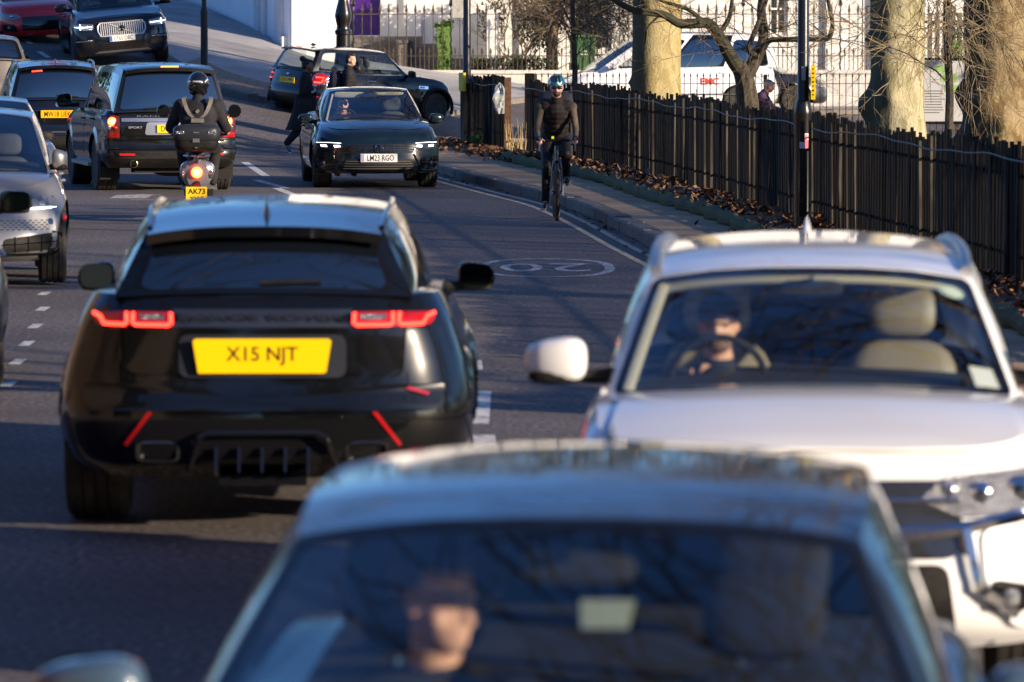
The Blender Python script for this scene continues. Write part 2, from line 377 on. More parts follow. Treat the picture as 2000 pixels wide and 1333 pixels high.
# ---- road paint
def worn(name, col, lo=.42, hi=.58, sc=9):
    m = mat(name, col, .6); nt = m.node_tree; b = nt.nodes['Principled BSDF']; N = nt.nodes.new
    ge = N('ShaderNodeNewGeometry'); n = N('ShaderNodeTexNoise'); n.inputs['Scale'].default_value = sc; n.inputs['Detail'].default_value = 8; n.inputs['Roughness'].default_value = .75
    r = N('ShaderNodeMapRange'); r.inputs['From Min'].default_value = lo; r.inputs['From Max'].default_value = hi
    nt.links.new(ge.outputs['Position'], n.inputs['Vector']); nt.links.new(n.outputs['Fac'], r.inputs[0]); nt.links.new(r.outputs[0], b.inputs['Alpha']); return m
M['mark'] = worn('worn_white_paint', (.62, .62, .60), .34, .50)
M['markfaint'] = worn('faded_white_paint', (.55, .55, .56), .36, .56, 14)
M['yline'] = worn('worn_yellow_paint', (.50, .42, .27), .30, .50)
def rib(mb, pts, w_, dz=.004):
    b = len(mb.v); n = len(pts)
    for i, p in enumerate(pts):
        a = Vector(pts[max(0, i-1)][:2]); c = Vector(pts[min(n-1, i+1)][:2]); d = (c-a).normalized(); nr = Vector((d.y, -d.x))*w_/2
        for sg in (-1, 1): x, y = p[0]+nr.x*sg, p[1]+nr.y*sg; mb.v.append((x, y, hill(x, y)+dz))
    for i in range(n-1): mb.face(b+2*i, b+2*i+1, b+2*i+3, b+2*i+2)
def gp(px, py):    # ground point under a photo pixel (flat road)
    D = F*HC/(py-YH); return (P(px, D), D)
mk = MB()
for pr in ([(940, 766), (934, 830)], [(925, 724), (923, 705)], [(945, 852), (952, 905)], [(500, 352), (558, 368)], [(478, 318), (520, 345)], [(540, 368), (600, 392)],
           [(20, 64), (36, 72)], [(50, 78), (62, 84)], [(78, 95), (96, 103)], [(0, 50), (6, 54)]):
    (a, b), (c, d) = pr
    if b < 150:
        p, q = (P(a, 112), 112-(b-60)*.12), (P(c, 111), 111-(d-60)*.12)
        p = (P(a, 118-(b-50)*.2), 118-(b-50)*.2); q = (P(c, 118-(d-50)*.2), 118-(d-50)*.2)
    else: p, q = gp(a, b), gp(c, d)
    rib(mk, [p, on(p, q, .5), q], .13)
tag(mk.build('lane_marking', M['mark'], smooth=False), 'worn white dashes painted along the middle of the road', 'road marking', kind='structure')
mk = MB()
for px, py in ((85, 574), (82, 604), (67, 638), (50, 672), (32, 708), (13, 752), (95, 552)):
    p = gp(px, py); rib(mk, [(p[0], p[1]-.28), (p[0], p[1]+.28)], .085)
tag(mk.build('bay_marking', M['mark'], smooth=False), kind='structure')
mk = MB()
for o, w_ in ((.20, .075), (.42, .075)):
    rib(mk, [(KX(y)-o, y) for y in np.linspace(30, 91, 80)], w_)
tag(mk.build('double_yellow_line', M['yline'], smooth=False), kind='structure')
# speed roundel, painted to be read by oncoming traffic
mk = MB(); c = (.33, 50.2); pts = [(c[0]+.63*math.copysign(abs(math.cos(a))**.8, math.cos(a)), c[1]+1.75*math.copysign(abs(math.sin(a))**.8, math.sin(a))) for a in np.linspace(0, 2*math.pi, 49)]
rib(mk, pts, .10); ro = tag(mk.build('speed_roundel', M['markfaint'], smooth=False), kind='structure')
t = text_obj('20', 'speed_number', M['markfaint'], .90, 1.55, ro, (c[0], c[1], .005+hill(*c)), (0, 0, math.pi), bold=.0, ext=0)
mk = MB(); pts = [gp(250, 388), gp(262, 382), gp(300, 381)]; rib(mk, pts, .5); rib(mk, [gp(255, 391), gp(300, 391)], .12); tag(mk.build('road_arrow', M['markfaint'], smooth=False), kind='structure')
# ------------------------------------------------------------------ car builder
# local frame: +Y forward, +X the car's right, z up, origin on the ground under the middle
DW = [(0, .93), (.10, .975), (.30, 1.0), (.60, .995), (.82, .965), (.94, .925), (1, .88)]
class Car:
    def __init__(s, name, label, cat, loc, yaw, spec, body, roll=0, pitch=0, group=None):
        s.S = S = spec; s.L = S['L']; s.W = S['W']; s.zs = S.get('zs', .28)
        s.root = empty(name, loc, yaw, pitch, roll); tag(s.root, label, cat, group)
        s.paint = body
        s.top = curve(S['top']); s.wp = curve(S.get('wp', DW)); s.fi = curve(S.get('fi', [(0,.10),(.2,.01),(.45,0),(.75,.03),(1,.12)]))
        s.ri = curve(S.get('ri', [(0,.12),(.15,.02),(.4,0),(.6,.05),(1,.14)]))
        s.Cf, s.nf, s.Cr, s.nr = S.get('Cf',.65), S.get('nf',2.4), S.get('Cr',.5), S.get('nr',2.6)
        s.ax = S['ax']; s.Rw = S.get('R', .34); s.plan = curve(S.get('plan', [(-s.L/2, .97), (-s.L/4, 1), (s.L/5, 1), (s.L/2, .96)]))
        s.crown = S.get('crown', .05); s.sig = 1
        s.lower(); s.green()
        s.wheels()
    # -- lower body
    def tt(s, y, z): zt = s.top(y); return min(1, max(0, (z - s.zs) / (zt - s.zs)))
    def hw(s, y, z): return s.W/2 * s.wp(s.tt(y, z)) * s.plan(y)
    def lower(s):
        L2 = s.L/2; st = []      # stations: (kind, param)
        nq = 12
        for i in range(nq+1): st.append(('r', (i/nq)*math.pi/2))
        for i in range(1, 64): st.append(('s', i/64))
        for i in range(nq+1): st.append(('f', math.pi/2*(1-i/nq)))
        ts = [0, .04, .1, .18, .27, .36, .45, .54, .63, .72, .80, .87, .92, .96, .985, 1]
        mb = MB(); rows = []
        for k, a in st:
            col = []
            for t in ts:
                y = {'r': -L2, 's': 0, 'f': L2}[k]
                for it in range(4):
                    if k == 's':
                        y0 = -L2 + s.ri(.5) + s.Cr; y1 = L2 - s.fi(.5) - s.Cf; y = y0 + (y1-y0)*a
                        yr0 = -L2 + s.ri(t) + s.Cr; yf0 = L2 - s.fi(t) - s.Cf; y = yr0 + (yf0-yr0)*a
                        fx = 1
                    elif k == 'r':
                        e = 2/s.nr; fx = math.sin(a)**e if a > 0 else 0; fy = 1 - (math.cos(a)**e if a < math.pi/2-1e-6 else 0)
                        y = -L2 + s.ri(t) + s.Cr*fy
                    else:
                        e = 2/s.nf; fx = math.sin(a)**e if a > 0 else 0; fy = 1 - (math.cos(a)**e if a < math.pi/2-1e-6 else 0)
                        y = L2 - s.fi(t) - s.Cf*fy
                zt = s.top(y); zb = s.zs
                if fx > .75:
                    for ya in s.ax:
                        Ra = s.Rw + .05; d = y - ya
                        if abs(d) < Ra: zb = max(zb, s.Rw + math.sqrt(Ra*Ra - d*d)*.98)
                z = zb + t*(zt - zb)
                wq = s.W/2 * s.wp(s.tt(y, z)) * s.plan(y)
                # slight flare over the wheels
                for ya in s.ax:
                    d = math.hypot(y-ya, z-s.Rw)
                    if fx > .75 and d < s.Rw+.16: wq += .022*(1-ramp(d, s.Rw+.05, s.Rw+.16))
                col.append((fx*wq, y, z))
            rows.append(col)
        nT = len(ts); n = len(rows)
        for sg in (1, -1):
            b = len(mb.v)
            for col in rows: mb.pts([(sg*x, y, z) for x, y, z in col])
            for i in range(n-1):
                for j in range(nT-1):
                    q = (b+i*nT+j, b+(i+1)*nT+j, b+(i+1)*nT+j+1, b+i*nT+j+1); mb.face(*(q if sg > 0 else q[::-1]))
        # top cap
        K = 12; b = len(mb.v); g = s.S['gh']
        for col in rows:
            x, y, z = col[-1]
            for k in range(K+1):
                u = -1 + 2*k/K; mb.v.append((u*x, y, z + s.crown*(1-abs(u)**2.4)*min(1, x/.5)))
        for i in range(n-1):
            ym = (rows[i][-1][1] + rows[i+1][-1][1])/2
            ins = g['B'][1] + .02 < ym < g['A'][1] - .02
            for k in range(K):
                mb.mat(1 if ins and 0 < k < K-1 else 0); mb.face(b+i*(K+1)+k, b+i*(K+1)+k+1, b+(i+1)*(K+1)+k+1, b+(i+1)*(K+1)+k)
        mb.mat(2); mb.box((0, 0, s.zs+.06), (s.W*.70, s.L-.5, .10)); mb.box((0, s.ax[0], s.zs+.22), (s.W-.62, .8, .3)); mb.box((0, s.ax[1], s.zs+.22), (s.W-.62, .8, .3))
        mb.mat(0); s.mb = mb
    # -- greenhouse patches
    def P_ws(s, u, v):
        g = s.S['gh']; xa, ya = g['A']; xt, yt, zt = g['T']
        a = (u*xa, ya + g.get('Ac', .25)*(1-u*u), s.top(ya + g.get('Ac', .25)*(1-u*u)) + s.crown*.9*(1-abs(u)**2.4) - .012)
        b = (u*xt, yt + g.get('Tc', .10)*(1-u*u), zt + g['rc']*(1-abs(u)**2.6))
        bl = g.get('wb', .035)*4*v*(1-v)*(1-u**4)
        return (a[0]*(1-v)+b[0]*v, a[1]*(1-v)+b[1]*v + bl*.5, a[2]*(1-v)+b[2]*v + bl)
    def P_rw(s, u, v):
        g = s.S['gh']; xa, ya = g['B']; xt, yt, zt = g['R']
        yy = ya - g.get('Bc', .12)*(1-u*u)
        a = (u*xa, yy, s.top(yy) + s.crown*.9*(1-abs(u)**2.4) - .012)
        b = (u*xt, yt - g.get('Rc', .08)*(1-u*u), zt + g['rc']*(1-abs(u)**2.6))
        bl = g.get('rb', .03)*4*v*(1-v)*(1-u**4)
        return (a[0]*(1-v)+b[0]*v, a[1]*(1-v)+b[1]*v - bl*.8, a[2]*(1-v)+b[2]*v + bl*.5)
    def P_rf(s, u, v):    # v 0 front, 1 rear
        g = s.S['gh']; yt = g['T'][1]; yr = g['R'][1]
        hwx = g['T'][0]*(1-v) + g['R'][0]*v + g.get('rw', .03)*4*v*(1-v)
        y = (yt + g.get('Tc', .10)*(1-u*u))*(1-v) + (yr - g.get('Rc', .08)*(1-u*u))*v
        yy = yt*(1-v) + yr*v
        return (u*hwx, y, g['_rz'](yy) + g['rc']*(1-abs(u)**2.6))
    def P_sd(s, u, v):    # u 0 front, 1 rear; right side
        g = s.S['gh']; xa, ya = g['A']; xb, yb = g['B']
        y = ya*(1-u) + yb*u; x = xa*(1-u) + xb*u + g.get('sb', .05)*4*u*(1-u)
        a = (x, y, s.top(y) - .012)
        b = s.P_rf(1, u)
        bl = .03*4*v*(1-v)*(1-abs(2*u-1)**6)
        return (a[0]*(1-v)+b[0]*v + bl, a[1]*(1-v)+b[1]*v, a[2]*(1-v)+b[2]*v)
    @staticmethod
    def loop(u0, u1, v0, v1, r, n=6, skew=0):
        du, dv = u1-u0, v1-v0; ru, rv = (r if isinstance(r, tuple) else (r, r)); out = []
        cs = [(u0+ru, v0+rv, 180), (u1-ru, v0+rv, 270), (u1-ru, v1-rv, 0), (u0+ru, v1-rv, 90)]
        for ci, (cu, cv, a0) in enumerate(cs):
            for k in range(n+1):
                a = R(a0 + 90*k/n); out.append((cu+ru*math.cos(a), cv+rv*math.sin(a)))
            nx = cs[(ci+1) % 4]; a = R(a0+90); p = (cu+ru*math.cos(a), cv+rv*math.sin(a)); b = R(nx[2]); q = (nx[0]+ru*math.cos(b), nx[1]+rv*math.sin(b))
            for k in range(1, 6): out.append((p[0]+(q[0]-p[0])*k/6, p[1]+(q[1]-p[1])*k/6))
        return out
    def ring(s, fn, o, i, mi, off=0.0):
        mb = s.mb; mb.mat(mi); n = len(o); K = 2; b = len(mb.v)
        for k in range(K+1):
            for j in range(n):
                f = k/K; mb.v.append(fn(o[j][0]*(1-f)+i[j][0]*f, o[j][1]*(1-f)+i[j][1]*f))
        for k in range(K):
            for j in range(n):
                j2 = (j+1) % n; mb.face(b+k*n+j, b+k*n+j2, b+(k+1)*n+j2, b+(k+1)*n+j)
    def pane(s, name, fn, lp, m, parent=None):
        mb = MB(); n = len(lp); cu = sum(p[0] for p in lp)/n; cv = sum(p[1] for p in lp)/n; K = 6
        for k in range(K):
            f = 1-k/K
            for p in lp: mb.v.append(fn(cu+(p[0]-cu)*f, cv+(p[1]-cv)*f))
        mb.v.append(fn(cu, cv))
        for k in range(K-1):
            for j in range(n):
                j2 = (j+1) % n; mb.face(k*n+j, k*n+j2, (k+1)*n+j2, (k+1)*n+j)
        for j in range(n): mb.face((K-1)*n+j, (K-1)*n+(j+1) % n, K*n)
        return mb.build(name, m, parent or s.root)
    def green(s):
        g = s.S['gh']; rp = g['roof']; g['_rz'] = curve([(y, z) for y, z in rp]); g.setdefault('rc', .05)
        g['T'] = (g['T'][0], g['T'][1], g['_rz'](g['T'][1])); g['R'] = (g['R'][0], g['R'][1], g['_rz'](g['R'][1]))
        mb = s.mb; mb.mat(s.S.get('roofmat', 0)); mb.grid(s.P_rf, 12, 14, -1, 1, 0, 1); mb.mat(0)
        fr = s.S.get('fr', (.03, .04, .05, .05))     # windscreen: painted margin, black margin, corner radius
        for nm, fn, spec, gm in (('windscreen', s.P_ws, s.S.get('ws', (.06, .03, .10, .07)), s.S.get('wsg', M['glass'])),
                                 ('rear_window', s.P_rw, s.S.get('rs', (.08, .05, .14, .10)), s.S.get('rsg', M['privacy']))):
            o = s.loop(-1, 1, 0, 1, (1e-3, 1e-3)); r = spec[2]
            a = s.loop(-1+spec[0], 1-spec[0], spec[1], 1-spec[1], (r*.9, r*1.1)); d = spec[3]
            b = s.loop(-1+spec[0]+d, 1-spec[0]-d, spec[1]+d*.8, 1-spec[1]-d*1.1, (r*.8, r))
            s.ring(fn, o, a, 0); s.ring(fn, a, b, 3)
            setattr(s, nm, s.pane(nm, fn, b, gm))
        wins = s.S.get('side', [(.05, .36), (.42, .70), (.74, .96)]); pm = s.S.get('pillar', 3)
        edges = [0] + [(wins[i][1]+wins[i+1][0])/2 for i in range(len(wins)-1)] + [1]
        for sg in (1, -1):
            fn = (lambda u, v, sg=sg: (sg*s.P_sd(u, v)[0], *s.P_sd(u, v)[1:]))
            for i, (a, b) in enumerate(wins):
                o = s.loop(edges[i], edges[i+1], 0, 1, (1e-3, 1e-3))
                sm = s.S.get('sv', (.03, .86)); q = s.loop(a, b, sm[0], sm[1], (min(.04, (b-a)/3), .10))
                s.ring(fn, o, q, pm if 0 < i < len(wins)-1 else 0)
                gm = s.S.get('sg', [M['glass_side'], M['privacy'], M['privacy']]); s.pane('side_window', fn, q, gm[min(i, len(gm)-1)])
    def wheels(s):
        S = s.S; R_ = s.Rw; tw = S.get('tw', .235); rr = S.get('rr', .70)*R_
        for ya in s.ax:
            for sg in (1, -1):
                xo = s.W/2 - .025 + S.get('wo', 0)
                mx = Matrix(((0,0,sg),(0,1,0),(-sg,0,0))) if True else None
                rim = MB(); rim.cm = 1
                # rim barrel + spokes in local axes (axis z outward)
                rim.lathe([(rr*.98, -tw*.8), (rr*1.0, -.02), (rr*1.02, 0), (rr*.96, -.005), (rr*.93, -.05), (rr*.90, -tw*.6), (0.001, -tw*.6)], mx, 32)
                ns = S.get('sp', 10); rim.cm = 0
                for k in range(ns):
                    a = 2*math.pi*k/ns
                    d = Vector((math.cos(a), math.sin(a), 0)); t = Vector((-math.sin(a), math.cos(a), 0))
                    wi = S.get('spw', .30)*rr*math.pi/ns*2
                    vs = []
                    for rr_, ww, zz in ((.10, wi*.5, -.015), (.97, wi*.75, -.01)):
                        for sw in (-1, 1): vs.append(d*rr*rr_ + t*sw*ww/2*1 + Vector((0,0,zz)))
                    b = rim.pts([mx @ v for v in vs] + [mx @ (v-Vector((0,0,.035))) for v in vs])
                    rim.face(b, b+2, b+3, b+1); rim.face(b, b+4, b+6, b+2); rim.face(b+1, b+3, b+7, b+5); 
                rim.lathe([(rr*.22, -.03), (rr*.22, -.008), (rr*.16, -.002), (.001, -.002)], mx, 16)
                o = rim.build('wheel', [S.get('rimmat', M['rim']), M['under'] if S.get('rimmat') else M['plastic']], s.root); o.location = (sg*xo, ya, R_)
                ty = MB(); pr = [(rr, -tw), (rr+.01, -tw-.005), (R_-.025, -tw-.01), (R_-.008, -tw+.01), (R_, -tw+.02)]
                for gx in (.28, .5, .72):
                    pr += [(R_, -tw*(1-gx)-.006), (R_-.009, -tw*(1-gx)-.005), (R_-.009, -tw*(1-gx)+.005), (R_, -tw*(1-gx)+.006)]
                pr = pr[:5] + sorted(pr[5:], key=lambda q: q[1])
                pr += [(R_, -.02), (R_-.008, -.008), (R_-.025, .008), (rr+.012, .008), (rr, 0)]
                ty.lathe(pr, mx, 40); t = ty.build('tyre', M['tyre'], o, ang=25)
    def finish(s):
        s.body = s.mb.build('body', [s.S.get('bodymat', s.paint), M['interior'], M['under'], M['frit'], s.paint], s.root, ang=40)
    # -- conforming surfaces
    def yr(s, x, z):
        y = -s.L/2; x = abs(x)
        for i in range(4):
            t = s.tt(y, z); w_ = s.W/2*s.wp(t)*s.plan(y); q = min(.999, x/w_)
            y = -s.L/2 + s.ri(t) + s.Cr*(1-(1-q**s.nr)**(1/s.nr))
        return y
    def yf(s, x, z):
        y = s.L/2; x = abs(x)
        for i in range(4):
            t = s.tt(y, z); w_ = s.W/2*s.wp(t)*s.plan(y); q = min(.999, x/w_)
            y = s.L/2 - s.fi(t) - s.Cf*(1-(1-q**s.nf)**(1/s.nf))
        return y
    def fn(s, which, off):
        if which == 'rear': return lambda a, b, k=0: Vector((a, s.yr(a, b)-off+k, b))
        if which == 'front': return lambda a, b, k=0: Vector((a, s.yf(a, b)+off-k, b))
        if which == 'right': return lambda a, b, k=0: Vector((s.hw(a, b)+off-k, a, b))
        if which == 'left': return lambda a, b, k=0: Vector((-s.hw(a, b)-off+k, a, b))
        if which == 'top':
            def f(a, b, k=0):
                w_ = s.W/2*s.wp(1)*s.plan(b); return Vector((a, b, s.top(b)+s.crown*(1-min(1, abs(a)/w_)**2.4)+off-k))
            return f
        if which == 'rglass' : return lambda a, b, k=0: Vector(s.P_rw(a, b)) + Vector((0, -off+k, (off-k)*.5))
        if which == 'ws': return lambda a, b, k=0: Vector(s.P_ws(a, b)) + Vector((0, (off-k)*.5, off-k))
        if which == 'roof': return lambda a, b, k=0: Vector(s.P_rf(a, b)) + Vector((0, 0, off-k))
    def patch(s, which, poly, m, name, off=.006, th=.012, parent=None, seg=.06, K=4, mb=None, rnd=0, mats=None):
        f = s.fn(which, off)
        if rnd:
            q = []; n = len(poly)
            for i in range(n):
                p = Vector(poly[i]); a = Vector(poly[i-1]); c = Vector(poly[(i+1) % n])
                la = min(rnd, (a-p).length*.45); lc = min(rnd, (c-p).length*.45)
                p0 = p+(a-p).normalized()*la; p1 = p+(c-p).normalized()*lc
                for t in (0, .25, .5, .75, 1): q.append((p0*(1-t)+p*t)*(1-t)+(p*(1-t)+p1*t)*t)
            poly = q
        pl = []; n = len(poly)
        for i in range(n):
            a = Vector(poly[i]); b = Vector(poly[(i+1) % n]); k = max(1, int((b-a).length/seg))
            for j in range(k): pl.append(a+(b-a)*j/k)
        n = len(pl); cx = sum((p for p in pl), Vector((0,0)))/n
        own = mb is None; mb = mb or MB(); base = len(mb.v)
        for p in pl: mb.v.append(tuple(f(p.x, p.y, th)))
        for k in range(K):
            fr = 1-k/K
            for p in pl: q = cx+(p-cx)*fr; mb.v.append(tuple(f(q.x, q.y)))
        mb.v.append(tuple(f(cx.x, cx.y)))
        for k in range(K):
            for j in range(n):
                j2 = (j+1) % n; mb.face(base+k*n+j, base+k*n+j2, base+(k+1)*n+j2, base+(k+1)*n+j)
        for j in range(n): mb.face(base+K*n+j, base+K*n+(j+1) % n, base+(K+1)*n)
        if own: return mb.build(name, m, parent or s.root, ang=30)
    def both(s, which, poly, m, name, **k):
        return [s.patch(which, [(sg*x, z) for x, z in poly], m, name, **k) for sg in (1, -1)]
    def strip(s, which, path, m, name, r=.008, off=.004, parent=None, mb=None, n=5, seg=.05):
        f = s.fn(which, off); pl = []
        for i in range(len(path)-1):
            a = Vector(path[i]); b = Vector(path[i+1]); k = max(1, int((b-a).length/seg))
            for j in range(k): pl.append(a+(b-a)*j/k)
        pl.append(Vector(path[-1])); own = mb is None; mb = mb or MB()
        mb.tube([f(p.x, p.y) for p in pl], r, n)
        if own: return mb.build(name, m, parent or s.root)
    def plate(s, which, txt, cz, m, w_=.52, h=.111, x=0, off=.03, band=None, hexa=0, tilt=0, tsc=.80, two=None, th=.78, y=None):
        sg = -1 if which == 'rear' else 1
        if y is None: y = (s.yr(0, cz) - off) if which == 'rear' else (s.yf(0, cz)+off)
        mb = MB(); t = .008
        o = [(-w_/2, -h/2), (w_/2, -h/2), (w_/2, h/2), (-w_/2, h/2)]
        if hexa: o = [(-w_/2+hexa*.5, -h/2), (-w_/2+hexa*.9, -h/2-.0), (w_/2-hexa*.9, -h/2), (w_/2-hexa*.5, -h/2+.004), (w_/2, h/2-.012), (w_/2-.012, h/2), (-w_/2+.012, h/2), (-w_/2, h/2-.012)]
        n = len(o); b = mb.pts([(a, 0, c) for a, c in o] + [(a, -t, c) for a, c in o])
        # front at y=-t (for the rear of a car); rotate for the front
        mb.face(*[b+n+i for i in range(n)])
        for i in range(n): mb.face(b+i, b+(i+1) % n, b+n+(i+1) % n, b+n+i)
        p = mb.build('number_plate', m, s.root, smooth=False); p.location = (x, y, cz)
        p.rotation_euler = (tilt, 0, 0 if which == 'rear' else math.pi)
        sh = 0
        if band:
            q = MB(); bw = .045; q.box((-w_/2+bw/2+.004, -t-.001, 0), (bw, .002, h*.92)); q.build('plate_band', band, p, smooth=False); sh = bw/2
        if two:
            text_obj(txt, 'lettering', M['plate_ink'], w_*.86, h*.36, p, (0, -t-.0015, h*.20), bold=.008)
            text_obj(two, 'lettering', M['plate_ink'], w_*.86, h*.36, p, (0, -t-.0015, -h*.24))
        else: text_obj(txt, 'lettering', M['plate_ink'], (w_-sh*2)*tsc, h*th*.9, p, (sh, -t-.0015, 0), bold=.008)
        return p
    def mirror_pair(s, y, z, x=None, size=(.24, .12, .16), m=None, gl=True, sides=(1, -1)):
        for sg in sides:
            x0 = x or (s.W/2*.93); mb = MB(); cx = sg*(x0+size[0]*.5+.05)
            mm = Matrix.Identity(3)
            b0 = len(mb.v); mb.ell((cx, y+.02, z), (size[0]/2, size[1]/2, size[2]/2), mm, 24, 14, .66)
            for i in range(b0, len(mb.v)):      # housing narrows and droops towards its outer end, flat towards the glass
                vx, vy, vz = mb.v[i]; t = (sg*(vx-cx)/(size[0]/2)+1)/2; mb.v[i] = (vx, max(vy-.03*(1-t)*0, y+.02-size[1]*.32) - .35*t*t*size[1]*(1 if vy > y else 0), z+(vz-z)*(1.06-.26*t)-.012*t)
            b0 = len(mb.v); mb.mat(1).ell((cx, y+.01, z-size[2]*.36), (size[0]*.44, size[1]*.46, size[2]*.17), mm, 18, 8, .7); mb.mat(0)
            mb.mat(1).tube([(sg*(x0-.06), y-.01, z-size[2]*.35), (sg*(x0+.03), y, z-size[2]*.38), (cx, y+.01, z-size[2]*.3)], [.035, .028, .03], 8)
            o = mb.build('door_mirror', [m or s.paint, M['plastic']], s.root)
            if gl:
                g = MB(); n = 20; b = g.pts([(cx+math.copysign(abs(math.cos(a))**.6, math.cos(a))*size[0]*.43, y-size[1]*.47, z+math.copysign(abs(math.sin(a))**.6, math.sin(a))*size[2]*.42) for a in [2*math.pi*i/n for i in range(n)]])
                g.face(*range(n)); g.build('mirror_glass', M['mirror'], o)
    def fin(s, y, z=None, m=None, k=1.0, x=0):
        g = s.S['gh']; z = z if z is not None else g['_rz'](y)+g['rc']-.01; mb = MB()
        def f(u, v):
            t = v; ln = .10*(1-t**1.3)*k; wd = .022*(1-t)**.7*k
            a = u*2*math.pi; return (x+wd*math.cos(a), y - .04*t*k + ln*math.sin(a), z+.075*k*t)
        mb.grid(f, 14, 8); mb.build('antenna', m or s.paint, s.root)
    def rails(s, m, h=.035, r=.016, v0=.06, v1=.94, inset=.97):
        for sg in (1, -1):
            mb = MB(); pts = []
            for k in range(15):
                v = v0+(v1-v0)*k/14; p = s.P_rf(sg*inset, v); e = min(1, min(k, 14-k)/1.5); pts.append((p[0], p[1], p[2]+.004+h*e))
            mb.tube(pts, r, 8); mb.build('roof_rail', m, s.root)
    def spoiler(s, m, ext=.16, th=.035, v0=.94, dz=-.01):
        mb = MB()
        def f(u, v, k):
            p = s.P_rf(u*.98, 1) if v > 0 else s.P_rf(u*.98, v0)
            e = ext*v*(1-.12*u*u); return (p[0], p[1]-e, p[2]+.004+dz*v-k)
        mb.grid(lambda u, v: f(u, v, 0 if v < 1 else .0), 16, 6, -1, 1, 0, 1)
        mb.grid(lambda u, v: f(u, v, th*v+.002), 16, 6, -1, 1, 0, 1, flip=True)
        mb.grid(lambda u, v: f(u, 1, th*v+.0), 16, 1, -1, 1, 0, 1, flip=True)
        return mb.build('rear_spoiler', m, s.root, ang=50)
    def seats(s, m, ys=(.15,), z=None, x=.37, w_=.46, hh=.60, head=True, sides=(1, -1), posts=False):
        for y in ys:
            for sg in sides:
                zt = s.top(y) if z is None else z; mb = MB()
                mb.ell((sg*x, y, zt-.16), (w_/2, .09, hh*.52), rotm(R(12)), 18, 12, .55)
                mb.ell((sg*x, y+.25, zt-.55), (w_/2, .28, .10), None, 16, 8, .6)
                o = mb.build('seat', m, s.root)
                if head:
                    h = MB(); h.ell((sg*x, y-.09, zt+.26), (.135, .055, .105), rotm(R(10)), 16, 10, .6); h.build('headrest', m, o)
                    h = MB(); h.tube([(sg*x-.05, y-.07, zt+.05), (sg*x-.05, y-.085, zt+.20)], .007, 6); h.tube([(sg*x+.05, y-.07, zt+.05), (sg*x+.05, y-.085, zt+.20)], .007, 6)
                    h.build('headrest_post', M['chrome'], o)
    def cabin(s, seatm=None, rear=True, ys=.05):
        g = s.S['gh']; yA = g['A'][1]; zA = s.top(yA); seatm = seatm or M['greyseat']
        mb = MB()
        def f(u, v): return (u*g['A'][0]*.93, yA+.05-.62*v+g.get('Ac', .25)*(1-u*u)*(1-v)*.6, zA-.03+.045*math.sin(math.pi*v)+.04*(1-u*u)*(1-v)+(.02 if v > .5 else 0)*(1 if u > .15 else 0))
        mb.grid(f, 16, 6, -1, 1); mb.grid(lambda u, v: (u*g['A'][0]*.93, yA-.57, zA-.0-.25*v), 4, 1, -1, 1)
        mb.build('dashboard', M['interior'], s.root)
        x = .36; c = (x, yA-.78, zA+.005); st = MB(); mm = rotm(R(68)); pts = [Vector(c)+mm @ Vector((.185*math.cos(a), .185*math.sin(a), 0)) for a in [2*math.pi*i/28 for i in range(28)]]
        st.tube(pts, .015, 8, closed=True); st.ell(c, (.07, .06, .03), mm, 12, 8, .8); st.tube([Vector(c)+mm @ Vector((-.18, 0, 0)), Vector(c)+mm @ Vector((.18, 0, 0))], .014, 6)
        st.build('steering_wheel', M['interior'], s.root)
        s.seats(seatm, ys=(yA-1.35+ys,), z=zA-.02)
        if rear: s.seats(seatm, ys=(yA-2.2+ys,), z=zA+.0, hh=.5)
        q = s.P_ws(0, .86); rm = MB(); rm.ell((0, q[1]-.14, q[2]-.04), (.125, .02, .035), None, 16, 8, .6); rm.tube([(0, q[1]-.12, q[2]-.01), (0, q[1]-.06, q[2]+.0)], .01, 6)
        rm.build('rear_view_mirror', M['interior'], s.root)
    def dome(s, which, a, b, r, m, name, off=.01, parent=None, dep=.02, n=16):
        f = s.fn(which, off); c = f(a, b); d = {'rear': (0,-1,0), 'front': (0,1,0), 'right': (1,0,0), 'left': (-1,0,0)}[which]
        mb = MB(); mb.lathe([(r, -dep), (r, 0), (r*.85, dep*.4), (r*.45, dep*.75), (.001, dep*.85)], axis_m(d), n, c)
        return mb.build(name, m, parent or s.root)
    def exhaust(s, x, z, r=.05, m=None, flat=None, y=None, name='exhaust_pipe'):
        y = y if y is not None else s.yr(x, max(z, s.zs+.02))-.01
        mb = MB(); mx = axis_m((0, -1, 0)); pr = [(r*.8, -.25), (r, -.12), (r, .01), (r*.88, .012), (r*.84, -.10), (.001, -.10)]
        if flat: 
            def f(u, v):
                i = int(round(v*4)); a = u*2*math.pi; pp = [(1, -.2), (1, .0), (.86, .002), (.82, -.02), (.82, -.12)][i]
                return (x+flat[0]*pp[0]*math.copysign(abs(math.cos(a))**.45, math.cos(a)), y-pp[1], z+flat[1]*pp[0]*math.copysign(abs(math.sin(a))**.45, math.sin(a)))
            mb.grid(f, 28, 4)
        else: mb.lathe(pr, mx, 20, (x, y, z))
        return mb.build(name, m or M['chrome'], s.root)
